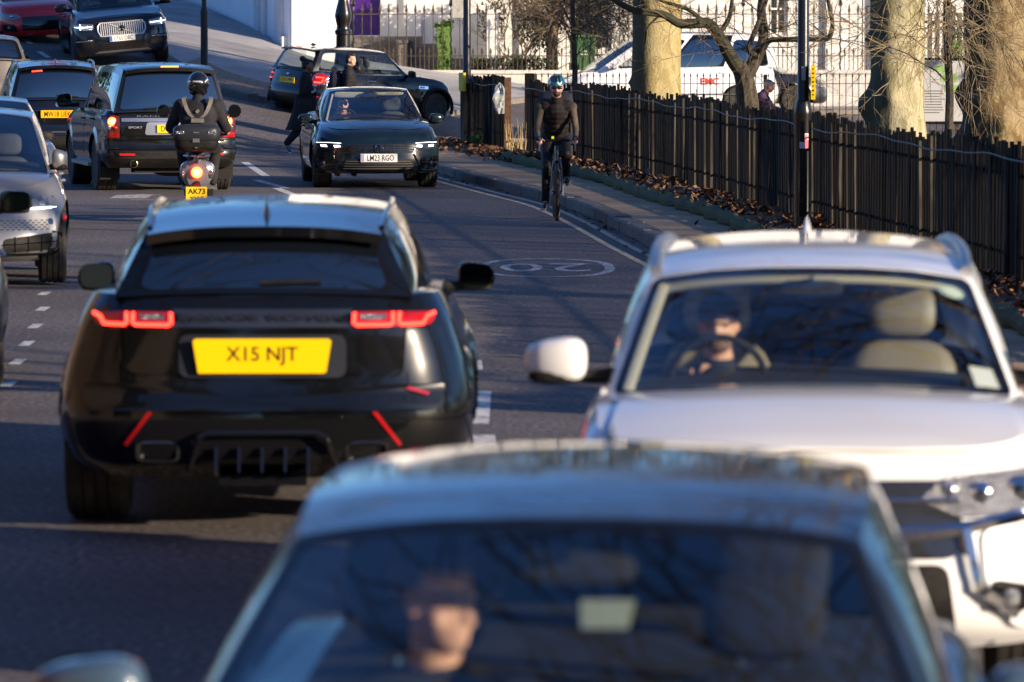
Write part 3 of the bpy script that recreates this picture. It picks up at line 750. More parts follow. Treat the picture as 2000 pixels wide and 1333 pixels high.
    def door(s, side, y0, y1, z0=None, zt=None, m=None, handle=True, hm=None, hz=None, name='door'):
        z0 = z0 or s.zs+.10; zt = zt or -.05
        n = 8; poly = [(y0+(y1-y0)*k/n, z0) for k in range(n+1)] + [(y1-(y1-y0)*k/n, s.top(y1-(y1-y0)*k/n)+zt) for k in range(n+1)]
        # trim for wheel arches
        q = []
        for y, z in poly:
            for ya in s.ax:
                Ra = s.Rw+.10; d = y-ya
                if abs(d) < Ra: z = max(z, s.Rw+math.sqrt(Ra*Ra-d*d))
            q.append((y, z))
        s.patch(side, [(y+(-.004 if y < (y0+y1)/2 else .004), z) for y, z in q], M['frit'], 'door_seal', off=.002, th=.006, seg=.1)
        d = s.patch(side, q, m or s.paint, name, off=.007, th=.007, seg=.1, rnd=.03)
        if handle:
            hz = hz or s.top((y0+y1)/2)-.13; yb = y0+.14; mb = MB(); f = s.fn(side, .03)
            mb.tube([f(yb-.09, hz, .03), f(yb-.07, hz), f(yb+.07, hz), f(yb+.09, hz, .03)], [.012, .014, .014, .012], 8); mb.build('handle', hm or s.paint, d)
        return d
# ------------------------------------------------------------------ the cars
def place(px, D): return (P(px, D), D)
OPA = M['privacy']
# ---- black coupe-like SUV seen from behind
VS = dict(L=4.80, W=2.02, zs=.27, top=[(-2.4,1.12),(-2.1,1.15),(-1.0,1.12),(.9,1.06),(1.6,1.0),(2.2,.88),(2.4,.78)],
    wp=[(0,.88),(.12,.96),(.35,1),(.55,.985),(.75,.935),(.9,.89),(1,.845)], ri=[(0,.16),(.13,.03),(.38,0),(.50,.03),(.62,.05),(.85,.06),(1,.14)],
    Cr=.50, nr=2.9, ax=(-1.45,1.42), R=.375, tw=.28, crown=.04, sp=10, rimmat=M['rimdark'],
    gh=dict(A=(.76,.95), Ac=.3, T=(.59,.15), Tc=.1, roof=[(.25,1.46),(-.5,1.52),(-1.3,1.51),(-2.0,1.44)], R=(.575,-1.98), B=(.72,-2.18), Bc=.10, Rc=.05, rc=.045, rb=.02),
    rs=(.10,.03,.16,.05), side=[(.06,.40),(.45,.74),(.78,.95)])
PB = paint('black_paint', (.003,.0035,.0045), .1, .25, amt=.03)
c = Car('suv', 'black coupe-roofed SUV seen from behind in the left lane with a six-character yellow plate', 'car', (P(508,27)+.12, 26.75, 0), R(.4), VS, PB)
c.spoiler(PB, .15, .05, .93, -.015); c.finish(); c.mirror_pair(.78, 1.09, x=.87, size=(.20,.12,.16)); c.fin(-1.75); c.rails(M['black'], .012, .016, .05, .97)
DR = M['darklens']
c.patch('rear', [(-.67,.76),(.67,.76),(.70,1.13),(-.70,1.13)], M['frit'], 'tailgate_seal', off=.001, th=.002, rnd=.05)
tg = c.patch('rear', [(-.655,.775),(.655,.775),(.69,1.12),(-.69,1.12)], PB, 'tailgate', off=.012, th=.014, rnd=.06, seg=.05, K=6)
c.patch('rear', [(-.43,1.00),(.43,1.00),(.43,1.085),(-.43,1.085)], mat('tailgate_band', (.016,.022,.040), .45, .2, coat=.5), 'trim_band', off=.016, parent=tg)
t = text_obj('RANGE ROVER', 'lettering', mat('dark_chrome_letters', (.05,.055,.07), .3, .8), .80, .035, tg, (0, c.yr(0,1.04)-.026, 1.045), bold=.01, sx=1)
c.patch('rear', [(-.40,.76),(.40,.76),(.40,.965),(-.40,.965)], mat('plate_recess', (.02,.024,.035), .4, .2, coat=.3), 'plate_recess', off=.014, rnd=.05)
c.plate('rear', 'X15 NJT', .865, M['plate_y'], .66, .165, off=.036, hexa=.05, tsc=.52, th=.60)
for sg in (1, -1):
    l = c.patch('rear', [(sg*.425,1.00),(sg*.80,1.005),(sg*.825,1.035),(sg*.825,1.065),(sg*.62,1.072),(sg*.425,1.072)], M['redlens'], 'tail_light', off=.02, rnd=.02)
    w_ = c.patch('rear', [(sg*.47,1.035),(sg*.59,1.035),(sg*.59,1.062),(sg*.47,1.062)], M['whitelens'], 'reversing_lamp', off=.026, parent=l)
    c.patch('rear', [(sg*.69,1.04),(sg*.77,1.04),(sg*.77,1.068),(sg*.69,1.068)], M['redlens'], 'indicator_lamp', off=.026, parent=l)
    c.strip('rear', [(sg*.44,1.066),(sg*.437,1.02),(sg*.45,1.010),(sg*.61,1.010),(sg*.622,1.02),(sg*.622,1.066)], M['redglow'], 'light_bar', r=.009, off=.026, parent=l)
    c.strip('rear', [(sg*.655,1.066),(sg*.652,1.02),(sg*.665,1.010),(sg*.765,1.012),(sg*.785,1.045),(sg*.82,1.060)], M['redglow'], 'light_bar', r=.009, off=.026, parent=l)
    c.patch('rear', [(sg*.62,.50),(sg*.635,.50),(sg*.545,.60),(sg*.525,.60)][::1] if 0 else [(sg*.525,.595),(sg*.545,.60),(sg*.665,.44),(sg*.652,.43)], M['redglow'] if 0 else mat('red_reflector', (.35,.006,.008), .25, coat=1), 'reflector', off=.012, seg=.03)
    c.exhaust(sg*.50, .405, flat=(.105,.05), y=c.yr(.5,.42)-.02, m=mat('dark_chrome', (.12,.12,.13), .2, .9))
    c.patch('rear', [(sg*.35,.335),(sg*.68,.335),(sg*.66,.50),(sg*.36,.50)], M['black'], 'exhaust_surround', off=.004, rnd=.03)
c.patch('rear', [(-.84,.60),(.84,.60),(.88,.725),(-.88,.725)], PB, 'bumper', off=.018, th=.018, rnd=.04)
c.patch('rear', [(.68,.705),(.70,.715),(.80,.685),(.79,.672)], M['redlens'], 'reflector', off=.024, seg=.03)
c.patch('rear', [(-.66,.30),(.66,.30),(.60,.56),(-.60,.56)], M['black'], 'diffuser', off=.0045, rnd=.06)
dif = MB()
for x in (-.22,-.11,0,.11,.22): dif.box((x, c.yr(0,.36)-.02, .36), (.012,.10,.12), rotm(R(-15)))
dif.tube([(-.36,c.yr(0,.3)-.05,.31),(-.30,c.yr(0,.5)-.04,.48),(-.26,c.yr(0,.5)-.04,.50),(.26,c.yr(0,.5)-.04,.50),(.30,c.yr(0,.5)-.04,.48),(.36,c.yr(0,.3)-.05,.31)], .016, 8); dif.box((0,-2.2,.265),(.42,.28,.05))
dif.build('diffuser_fin', M['black'], c.root)
c.strip('rear', [(.69,.78),(.705,.60)], M['frit'], 'panel_gap', r=.003, off=.0); c.strip('rear', [(-.69,.78),(-.705,.60)], M['frit'], 'panel_gap', r=.003, off=.0)
wi = MB(); c.strip('rglass', [(-.02,.12),(.4,.14)], M['plastic'], 'wiper', r=.008, off=.015)
velar = c

# ---- white SUV facing the camera on the right
WS = dict(L=4.65, W=1.81, zs=.27, top=[(-2.32,1.02),(-1.9,1.06),(-.6,1.04),(.85,1.07),(1.35,1.06),(1.95,.97),(2.22,.88),(2.32,.74)],
    fi=[(0,.16),(.15,.04),(.4,0),(.62,.03),(.85,.08),(1,.18)], Cf=.55, nf=2.7, ax=(-1.34,1.33), R=.36, crown=.05,
    gh=dict(A=(.775,.98), Ac=.28, T=(.625,.22), Tc=.10, roof=[(.35,1.455),(-.3,1.53),(-1.2,1.54),(-2.0,1.48)], R=(.57,-1.95), B=(.68,-2.18), Bc=.08, Rc=.05, rc=.055, wb=.03),
    ws=(.03,.02,.06,.035), side=[(.06,.36),(.41,.70),(.75,.93)], sg=[M['glass_side'],OPA,OPA])
PW = paint('white_paint', (.76,.78,.81), 0, .35, (.55,.52,.47), .10)
xw, yw = place(1598, 18.9)
c = Car('suv', 'white SUV coming towards the camera in the right lane with a capped driver', 'car', (xw+.04, yw+1.15, 0), math.pi+R(-2.8), WS, PW)
c.finish(); c.cabin(M['beige']); outl = c
c.mirror_pair(.72, 1.19, x=.80, size=(.24,.15,.18)); c.fin(-1.65, m=PW); c.rails(M['satin'], .014, .024, .04, .97, .96)
bonnet = c.patch('top', [(-.70,.98+.22),(.70,.98+.22),(.74,1.9),(.60,2.06),(.3,2.13),(-.3,2.13),(-.60,2.06),(-.74,1.9)], PW, 'bonnet', off=.006, th=.012, seg=.08, K=8, rnd=.1)
c.patch('front', [(-.86,.70),(.86,.70),(.86,.865),(-.86,.865)], M['frit'], 'grille_opening', off=.003, seg=.05)
g_ = c.patch('front', [(-.50,.60),(.50,.60),(.52,.86),(-.52,.86)], M['darklens'], 'grille', off=.008, rnd=.05)
for z, r in ((.70,.014),(.80,.010)): c.strip('front', [(-.50,z),(.50,z)], M['chrome'], 'grille_bar', r=r, off=.02, parent=g_)
for sg in (1, -1):
    h = c.patch('front', [(sg*.36,.80),(sg*.52,.735),(sg*.84,.76),(sg*.88,.84),(sg*.80,.905),(sg*.45,.875)], M['whitelens'], 'headlight', off=.012, rnd=.03, K=5)
    c.dome('front', sg*.72, .825, .05, M['chrome'], 'headlamp_bowl', off=.02, parent=h); c.dome('front', sg*.58, .82, .04, M['chrome'], 'headlamp_bowl', off=.02, parent=h)
    c.dome('front', sg*.47, .835, .026, M['chrome'], 'headlamp_bowl', off=.02, parent=h); c.dome('front', sg*.79, .84, .03, M['chrome'], 'headlamp_bowl', off=.02, parent=h)
    c.strip('front', [(sg*.20,.665),(sg*.50,.70),(sg*.70,.735),(sg*.88,.77)], M['chrome'], 'chrome_trim', r=.024, off=.01)
    c.strip('front', [(sg*.52,.70),(sg*.56,.50),(sg*.70,.40)], M['chrome'], 'chrome_trim', r=.028, off=.015)
    c.patch('front', [(sg*.58,.70),(sg*.86,.73),(sg*.86,.34),(sg*.70,.34),(sg*.60,.50)], PW, 'bumper_corner', off=.02, rnd=.05)
    f = c.patch('front', [(sg*.60,.42),(sg*.74,.40),(sg*.76,.50),(sg*.62,.53)], M['black'], 'fog_lamp_housing', off=.03, rnd=.03); c.dome('front', sg*.68, .46, .035, M['whitelens'], 'fog_lamp', off=.04, parent=f)
c.patch('front', [(-.50,.30),(.50,.30),(.46,.58),(-.46,.58)], M['plastic'], 'lower_grille', off=.006, rnd=.05)
c.plate('front', 'LK19 VRE', .50, M['plate_w'], off=.03) if 0 else None
# tax disc, permit and sticker on the screen
st = c.patch('ws', [(-.83+.075*math.cos(a),.85+.055*math.sin(a)) for a in np.linspace(0, 2*math.pi, 21)[:-1]], mat('green_disc_sticker', (.55,.68,.50), .5), 'windscreen_sticker', off=-.008, th=.002, seg=.3)
c.patch('ws', [(-.83+.05*math.cos(a),.85+.036*math.sin(a)) for a in np.linspace(0, 2*math.pi, 17)[:-1]], mat('sticker_centre', (.72,.76,.62), .5), 'sticker_centre', off=-.006, th=.001, seg=.3, parent=st)
c.patch('ws', [(-.80,.10),(-.92,.10),(-.91,.24),(-.79,.24)], mat('white_permit', (.68,.70,.68), .6), 'parking_permit', off=-.01, th=.002)
cr = MB(); cr.tube([Vector(c.P_ws(u, .955))+Vector((0,-.05,-.035)) for u in np.linspace(-.92,.92,25)], .022, 8)
cr.tube([Vector(c.P_ws(.93-.005*v, v))+Vector((-.01,-.05,-.02)) for v in np.linspace(.05,.97,16)], .028, 8); cr.tube([Vector(c.P_ws(-.93, v))+Vector((.01,-.05,-.02)) for v in np.linspace(.05,.97,16)], .02, 8)
cr.build('pillar_trim', M['cream'], c.root)

# ---- near black saloon at the bottom of the frame
FS = dict(L=4.6, W=1.83, zs=.25, top=[(-2.3,.98),(-1.6,1.02),(-.5,.98),(.9,.98),(1.5,.92),(2.1,.80),(2.3,.68)],
    ax=(-1.4,1.38), R=.33, crown=.04, gh=dict(A=(.80,1.10), Ac=.3, T=(.575,.30), Tc=.08, roof=[(.4,1.42),(-.2,1.475),(-.8,1.48),(-1.25,1.43)], R=(.56,-1.2), B=(.66,-1.9), Bc=.1, Rc=.08, rc=.05, wb=.02),
    ws=(.025,.015,.05,.035), side=[(.06,.44),(.48,.93)], sg=[M['glass_side'],M['glass_side']], roofmat=4)
PK = paint('blue_black_paint', (.004,.007,.014), .3, .3, (.12,.11,.10), .2)
xf, yf_ = place(1130, 10.4)
c = Car('saloon_car', 'blurred dark blue-black saloon nearest the camera at the bottom with a bareheaded driver', 'car', (xf+.02, yf_+.30, 0), math.pi+R(-4.0), FS, PK)
c.finish(); c.cabin(mat('black_seat', (.005,.005,.006), .8)); near = c; c.mirror_pair(.75, 1.16, x=.77, size=(.24,.15,.17), m=paint('mirror_cap_blue', (.05,.09,.14), 0, .3)); c.fin(-.95, k=.7, m=PK)
c.patch('ws', [(-.04,.73),(-.21,.73),(-.19,.64),(-.05,.64)], mat('pale_toll_tag', (.30,.34,.27), .5), 'windscreen_tag', off=-.01, th=.002)
for sg in (1, -1):
    c.patch('front', [(sg*.45,.62),(sg*.84,.66),(sg*.86,.72),(sg*.48,.70)], M['whitelens'], 'headlight', off=.01); c.door('left' if sg < 0 else 'right', -.35, .95); c.door('left' if sg < 0 else 'right', -1.3, -.37)
c.patch('front', [(-.40,.45),(.40,.45),(.38,.62),(-.38,.62)], M['black'], 'grille', off=.01, rnd=.05)

# ---- dark blue-black hatchback facing the camera with its headlights on
CS = dict(L=4.53, W=1.80, zs=.22, top=[(-2.26,.98),(-1.9,1.02),(-.9,.97),(.95,.93),(1.25,.91),(1.85,.81),(2.15,.72),(2.26,.665)],
    fi=[(0,.14),(.12,.03),(.35,0),(.6,.015),(.85,.03),(1,.07)], Cf=.62, nf=2.3, ax=(-1.38,1.35), R=.32, tw=.235, crown=.07, rimmat=M['rimdark'],
    gh=dict(A=(.745,1.02), Ac=.32, T=(.565,.12), Tc=.10, roof=[(.25,1.345),(-.3,1.385),(-.9,1.37),(-1.5,1.27)], R=(.55,-1.25), B=(.65,-1.98), Bc=.1, Rc=.08, rc=.035, wb=.03),
    ws=(.03,.02,.06,.035), side=[(.06,.40),(.45,.74),(.78,.94)], sg=[M['glass_side'],OPA,OPA])
PC = paint('dark_teal_paint', (.005,.012,.020), .3, .3, amt=.03)
x0, y0 = place(726, 71.6)
c = Car('hatchback', 'dark blue hatchback driving towards the camera at the junction with its headlights on', 'car', (x0-.14, y0+3.2, 0), math.pi+R(5.5), CS, PC)
c.finish(); c.cabin(); civ = c; c.mirror_pair(.68, .98, x=.80, size=(.21,.13,.14)); c.fin(-1.3)
c.patch('top', [(-.68,1.28),(.68,1.28),(.72,1.60),(.60,1.84),(.35,1.97),(-.35,1.97),(-.60,1.84),(-.72,1.60)], PC, 'bonnet', off=.003, th=.006, seg=.08, K=8, rnd=.12)
gr = c.patch('front', [(-.50,.515),(.50,.515),(.52,.60),(.42,.635),(-.42,.635),(-.52,.60)], M['plastic'], 'grille', off=.012, rnd=.03)
q = MB()
for z in (.545,.58,.612):
    for k in range(11): x = -.46+.092*k; c.patch('front', [(x-.036,z-.010),(x+.036,z-.010),(x+.036,z+.010),(x-.036,z+.010)], None, '', off=.016, mb=q, K=1)
q.build('grille_mesh', M['black'], gr)
for sg in (1, -1):
    h = c.patch('front', [(sg*.49,.60),(sg*.60,.555),(sg*.84,.57),(sg*.88,.60),(sg*.84,.655),(sg*.66,.655)], M['darklens'], 'headlight', off=.016, rnd=.02)
    c.patch('front', [(sg*.535,.600),(sg*.62,.592),(sg*.635,.622),(sg*.55,.624)], M['led'], 'lamp_led', off=.024, parent=h)
    c.patch('front', [(sg*.72,.598),(sg*.80,.600),(sg*.81,.628),(sg*.73,.626)], M['led'], 'lamp_led', off=.024, parent=h)
    c.strip('front', [(sg*.53,.652),(sg*.70,.660),(sg*.86,.656)], M['led'], 'running_light', r=.003, off=.018, parent=h)
    a = c.patch('front', [(sg*.56,.30),(sg*.85,.33),(sg*.86,.45),(sg*.62,.46)], M['black'], 'air_curtain', off=.010, rnd=.03); c.dome('front', sg*.76, .37, .028, M['whitelens'], 'fog_lamp', off=.016, parent=a)
    c.strip('front', [(sg*.50,.50),(sg*.62,.27),(sg*.86,.26)], PC, 'bumper_crease', r=.014, off=.004)
lg = c.patch('front', [(-.56,.255),(.56,.255),(.46,.43),(-.46,.43)], M['plastic'], 'lower_grille', off=.010, rnd=.04)
for z in (.29,.325,.36,.395): c.strip('front', [(-.50+(z-.29)*.3,z),(.50-(z-.29)*.3,z)], M['satin'] if 0 else mat('grille_bar_dark', (.09,.09,.09), .4), 'grille_bar', r=.006, off=.016, parent=lg)
yb = c.yf(0,.58)+.03; bd = MB()
o = [(-.055,.0),(-.042,.055),(.042,.055),(.055,.0),(.045,-.05),(-.045,-.05)]
bd.tube([(a, yb, .58+b) for a, b in o], .0065, 6, closed=True); bd.tube([(-.028,yb,.622),(-.022,yb,.54)], .008, 6); bd.tube([(.028,yb,.622),(.022,yb,.54)], .008, 6); bd.tube([(-.022,yb,.578),(.022,yb,.578)], .007, 6)
bd.build('badge', M['chrome'], c.root)
c.plate('front', 'LM23 RGO', .445, M['plate_w'], off=.02, band=mat('plate_flag_band', (.35,.32,.50), .4), h=.118)
c.strip('ws', [(-.65,.03),(.0,.02)], M['plastic'], 'wiper', r=.008, off=.012); c.strip('ws', [(.05,.03),(.72,.02)], M['plastic'], 'wiper', r=.008, off=.012)
vis = MB(); vis.ell(Vector(c.P_ws(.50,.93))+Vector((0,-.09,-.05)), (.22,.02,.05), rotm(R(-30)), 16, 8, .5); vis.build('sun_visor', M['cream'], c.root)
vis = MB(); vis.ell(Vector(c.P_ws(-.50,.93))+Vector((0,-.09,-.035)), (.22,.02,.03), rotm(R(-30)), 16, 8, .5); vis.build('sun_visor', M['cream'], c.root)
cr = MB(); cr.tube([Vector(c.P_ws(.92, v))+Vector((0,-.05,-.02)) for v in np.linspace(.05,.97,16)], .02, 8); cr.build('pillar_trim', M['cream'], c.root)
c.door('right', -.35, .92); c.door('right', -1.3, -.37); c.door('left', -.35, .92); c.door('left', -1.3, -.37)

# ---- boxy dark SUV at the lights (rear view)
SS = dict(L=4.79, W=1.93, zs=.34, top=[(-2.39,1.10),(-2.0,1.14),(-.5,1.14),(.9,1.12),(1.6,1.08),(2.2,1.0),(2.39,.90)], wp=[(0,.92),(.12,.97),(.3,1),(.7,.99),(.9,.965),(1,.91)],
    ri=[(0,.10),(.12,.01),(.30,0),(.42,.06),(.8,.07),(1,.13)], Cr=.30, nr=3.2, Cf=.4, nf=3, ax=(-1.36,1.385), R=.385, tw=.275, crown=.03,
    gh=dict(A=(.80,1.05), Ac=.2, T=(.66,.50), Tc=.08, roof=[(.6,1.69),(-.3,1.745),(-1.4,1.75),(-2.15,1.70)], R=(.64,-2.12), B=(.80,-2.26), Bc=.05, Rc=.04, rc=.05, rb=.02, sb=.03),
    rs=(.05,.03,.08,.05), side=[(.05,.34),(.38,.66),(.70,.96)])
PS = paint('charcoal_green_paint', (.006,.006,.0052), .4, .3, (.22,.20,.15), .10)
D0 = 71.4; X0 = P(334, D0)
ya = R(12); c = Car('suv', 'boxy charcoal SUV with round brake lamps waiting behind the scooter rider', 'car', (X0-2.3*math.sin(ya), D0+2.3*math.cos(ya), 0), ya, SS, PS)
c.spoiler(PS, .10, .05, .95, -.02); c.finish(); c.fin(-1.6, k=.5); rrs = c
c.mirror_pair(.95, 1.24, x=.93, size=(.22,.14,.20))
c.patch('rear', [(-.70,.78),(.70,.78),(.76,1.09),(-.76,1.09)], M['frit'], 'tailgate_seal', off=.002, th=.003, rnd=.03)
tg = c.patch('rear', [(-.69,.79),(.69,.79),(.75,1.085),(-.75,1.085)], PS, 'tailgate', off=.012, rnd=.04)
c.patch('rear', [(-.69,.985),(.69,.985),(.69,1.035),(-.69,1.035)], M['satin'], 'chrome_trim', off=.022, parent=tg, rnd=.01)
text_obj('SPORT', 'lettering', M['satin'], .20, .030, tg, (-.50, c.yr(.5,.9)-.022, .905), bold=.03)
t = text_obj('RANGE ROVER', 'lettering', mat('dull_letters', (.16,.16,.16), .4, .6), .95, .022, tg, (0, c.yr(0,1.06)-.02, 1.060), bold=.0, sx=1.0)
c.patch('rear', [(-.37,.80),(.37,.80),(.34,.975),(-.34,.975)], M['satin'], 'plate_recess', off=.018, rnd=.04, parent=tg)
c.plate('rear', 'DG12 KXO', .885, M['plate_y'], off=.035, x=.06)
for sg in (1, -1):
    l = c.patch('rear', [(sg*.715,.755),(sg*.945,.755),(sg*.945,1.075),(sg*.80,1.075),(sg*.715,1.06)], mat('smoked_red_lens', (.10,.02,.018), .12, coat=1), 'tail_light', off=.014, rnd=.02)
    c.dome('rear', sg*.815, .985, .062, M['redhot'], 'brake_lamp', off=.022, parent=l); c.dome('rear', sg*.815, .985, .035, M['redcore'], 'brake_lamp', off=.037, parent=l, dep=.01)
    c.dome('rear', sg*.855, .90, .035, M['whitelens'], 'reversing_lamp', off=.022, parent=l); c.dome('rear', sg*.775, .90, .032, M['redlens'], 'fog_lamp', off=.022, parent=l)
    c.patch('rear', [(sg*.73,.765),(sg*.925,.765),(sg*.925,.83),(sg*.73,.83)], M['redglow'] if 0 else M['redlens'], 'reflector', off=.022, parent=l)
    c.patch('rear', [(sg*.52,.515),(sg*.73,.515),(sg*.73,.545),(sg*.52,.545)], M['redglow'] if 0 else mat('bumper_reflector', (.6,.01,.01), .3), 'reflector', off=.03)
    c.exhaust(sg*.53, .40, .055, m=mat('brass_exhaust', (.45,.36,.22), .25, 1.0))
    mf = MB(); mf.box((sg*.80, -1.85, .30), (.28,.03,.26)); mf.build('mud_flap', M['plastic'], c.root)
c.patch('rear', [(-.90,.47),(.90,.47),(.90,.57),(-.90,.57)], M['plastic'], 'bumper_trim', off=.01)
c.patch('rear', [(-.92,.60),(.92,.60),(.92,.735),(-.92,.735)], PS, 'bumper', off=.02, rnd=.02)
c.strip('rear', [(-.62,.735),(.62,.735)], M['frit'], 'bumper_step', r=.012, off=.03)
c.patch('rglass', [(-.19,.925),(.19,.925),(.19,.965),(-.19,.965)], M['redhot'], 'high_brake_light', off=.05, seg=.1)
c.strip('rglass', [(-.45,.05),(.0,.07),(.12,.05)], M['plastic'], 'wiper', r=.014, off=.02)
ub = MB(); ub.box((0,-2.0,.33),(1.0,.3,.12)); ub.tube([(-.53,-2.2,.40),(-.4,-1.7,.36),(0,-1.5,.33)], .035, 8); ub.tube([(.53,-2.2,.40),(.4,-1.7,.36),(0,-1.5,.33)], .035, 8); ub.ell((.1,-1.7,.30),(.3,.2,.1)); ub.build('undertray', M['under'], c.root)
for s_ in ('left','right'): c.door(s_, -.30, 1.0, zt=-.04); c.door(s_, -1.25, -.32, zt=-.04)
sst = MB(); sst.box((-.94,0,.36),(.10,1.9,.05)); sst.build('side_step', M['satin'], c.root)

# ---- black estate-like SUV ahead of it
BS = dict(L=4.70, W=1.88, zs=.28, top=[(-2.35,1.06),(-2.0,1.10),(-.8,1.08),(.9,1.05),(1.6,1.0),(2.35,.80)], ri=[(0,.14),(.14,.02),(.36,0),(.5,.06),(.8,.06),(1,.12)], Cr=.45, nr=2.6,
    ax=(-1.40,1.42), R=.36, crown=.03, gh=dict(A=(.78,.95), Ac=.25, T=(.61,.2), Tc=.1, roof=[(.3,1.60),(-.5,1.65),(-1.4,1.64),(-2.1,1.58)], R=(.60,-2.05), B=(.74,-2.20), Bc=.06, Rc=.05, rc=.05),
    rs=(.05,.03,.10,.05), side=[(.05,.36),(.40,.68),(.72,.94)])
PN = paint('blue_black_gloss', (.005,.006,.012), .25, .25, amt=.03)
D0 = 80.2; ya = R(8); X0 = P(113, D0)
c = Car('suv', 'black SUV with a red strip brake light standing left of the boxy charcoal SUV', 'car', (X0-2.3*math.sin(ya), D0+2.3*math.cos(ya), 0.05), ya, BS, PN)
c.spoiler(PN, .12, .05); c.finish(); c.fin(-1.7); c.rails(M['satin'], .035); c.mirror_pair(.8, 1.14)
tg = c.patch('rear', [(-.66,.70),(.66,.70),(.70,1.05),(-.70,1.05)], PN, 'tailgate', off=.012, rnd=.04)
c.plate('rear', 'MW18 UEK', .865, mat('plate_amber', (.85,.42,.0), .35), off=.03, h=.118)
for sg in (1, -1):
    l = c.patch('rear', [(sg*.42,.945),(sg*.60,.90),(sg*.88,.92),(sg*.90,1.02),(sg*.62,1.03)], M['redlens'], 'tail_light', off=.018, rnd=.02)
    c.strip('rear', [(sg*.55,.95),(sg*.87,.965)], mat('dim_red_bar', (.6,.02,.02), .3, emit=(1,.05,.03), es=.7), 'light_bar', r=.010, off=.024, parent=l)
c.strip('rear', [(-.80,.585),(.80,.585)], M['satin'], 'bumper_trim', r=.012, off=.01)
c.patch('rear', [(-.80,.32),(.80,.32),(.78,.52),(-.78,.52)], M['plastic'], 'bumper_insert', off=.008, rnd=.04)
c.dome('rear', 0, 1.01, .042, M['satin'], 'badge', off=.02)
bq = MB(); yb = c.yr(0,1.01)-.045
for a0 in (0, 180): bq.pts([(0,yb,1.01)]+[(.026*math.cos(R(a0+t)),yb,1.01+.026*math.sin(R(a0+t))) for t in range(0,91,15)]); n=len(bq.v)-8; bq.face(*range(n, n+8))
bq.build('badge_quarter', mat('badge_blue', (.05,.2,.6), .3), c.root)
c.patch('rglass', [(-.25,.965),(.25,.965),(.25,.995),(-.25,.995)], M['redlens'], 'high_brake_light', off=.06, seg=.1)
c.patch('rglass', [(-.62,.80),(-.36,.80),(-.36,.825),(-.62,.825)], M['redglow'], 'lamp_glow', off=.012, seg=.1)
c.strip('rglass', [(-.02,.10),(.45,.06)], M['plastic'], 'wiper', r=.010, off=.02)

# ---- dark compact hatch turning across the junction
MS = dict(L=3.86, W=1.73, zs=.22, top=[(-1.93,.88),(-1.6,.92),(-.5,.90),(.75,.92),(1.1,.90),(1.55,.82),(1.85,.72),(1.93,.62)], wp=[(0,.92),(.12,.97),(.35,1),(.65,.985),(.9,.94),(1,.885)],
    ri=[(0,.12),(.14,.02),(.36,0),(.6,.04),(1,.10)], Cr=.42, nr=2.5, Cf=.5, nf=2.5, ax=(-1.24,1.26), R=.315, crown=.04, rimmat=M['rimdark'], sp=16, tw=.21,
    gh=dict(A=(.70,.62), Ac=.2, T=(.60,.05), Tc=.1, roof=[(.2,1.345),(-.4,1.37),(-1.2,1.355),(-1.65,1.31)], R=(.56,-1.55), B=(.66,-1.78), Bc=.06, Rc=.04, rc=.03),
    rs=(.08,.04,.14,.05), rsg=M['glass_side'], side=[(.05,.46),(.51,.95)], sg=[M['glass_side'],M['glass_side']])
PM = paint('slate_blue_paint', (.006,.008,.014), .4, .32, (.2,.18,.15), .06)
hx = -3.05; D0 = 102.3; c = Car('hatchback', 'slate blue compact three-door hatch turning right across the junction behind the pedestrians', 'car', (hx, D0, hill(hx, D0)-.01), R(-50), MS, PM, roll=R(3.5), pitch=R(-3))
c.finish(); c.seats(M['greyseat'], ys=(-.15,), z=.86, x=.33); mini = c; c.mirror_pair(.50, .98, x=.82, size=(.18,.12,.14), m=M['black']); c.rs = 0
c.spoiler(PM, .12, .04, .93, -.01)
an = MB(); an.ell((0,-1.3,1.415),(.045,.06,.03)); an.tube([(0,-1.32,1.42),(0,-1.40,1.66)], .005, 5); an.build('antenna', M['plastic'], c.root)
tg = c.patch('rear', [(-.56,.56),(.56,.56),(.60,.875),(-.60,.875)], PM, 'tailgate', off=.010, rnd=.06)
c.plate('rear', 'LJ22 OMV', .695, M['plate_y'], band=M['ev_green'], off=.03)
for sg in (1, -1):
    rg = c.patch('rear', [(sg*(.745+.105*math.cos(a)),.76+.145*math.copysign(abs(math.sin(a))**.8, math.sin(a))) for a in np.linspace(0,2*math.pi,25)[:-1]], M['chrome'], 'tail_light', off=.016, seg=.2)
    c.patch('rear', [(sg*(.745+.088*math.cos(a)),.76+.125*math.copysign(abs(math.sin(a))**.8, math.sin(a))) for a in np.linspace(0,2*math.pi,25)[:-1]], M['redlens'], 'lamp_lens', off=.026, seg=.2, parent=rg)
    c.strip('rear', [(sg*.70,.80),(sg*.80,.80),(sg*.80,.70),(sg*.70,.70)], M['redglow'], 'lamp_glow', r=.014, off=.030, parent=rg)
    c.patch('rear', [(sg*.70,.40),(sg*.80,.40),(sg*.80,.43),(sg*.70,.43)], M['redlens'], 'reflector', off=.012)
    for ya_ in c.ax:
        a = MB(); pts = [(sg*(c.hw(ya_, .45)+.028), ya_+.385*math.cos(t), .315+.385*math.sin(t)) for t in np.linspace(-.25, math.pi+.25, 24)]; a.tube(pts, .035, 6); a.build('arch_trim', M['plastic'], c.root)
    st_ = MB(); st_.tube([Vector((sg*c.P_sd(u, -.0)[0]+sg*.01, *c.P_sd(u, 0)[1:]))+Vector((0,0,.015)) for u in np.linspace(0,1,14)], .010, 6); st_.build('chrome_trim', M['chrome'], c.root)
c.patch('rear', [(-.80,.24),(.80,.24),(.80,.36),(-.80,.36)], M['plastic'], 'bumper_insert', off=.008, rnd=.03)
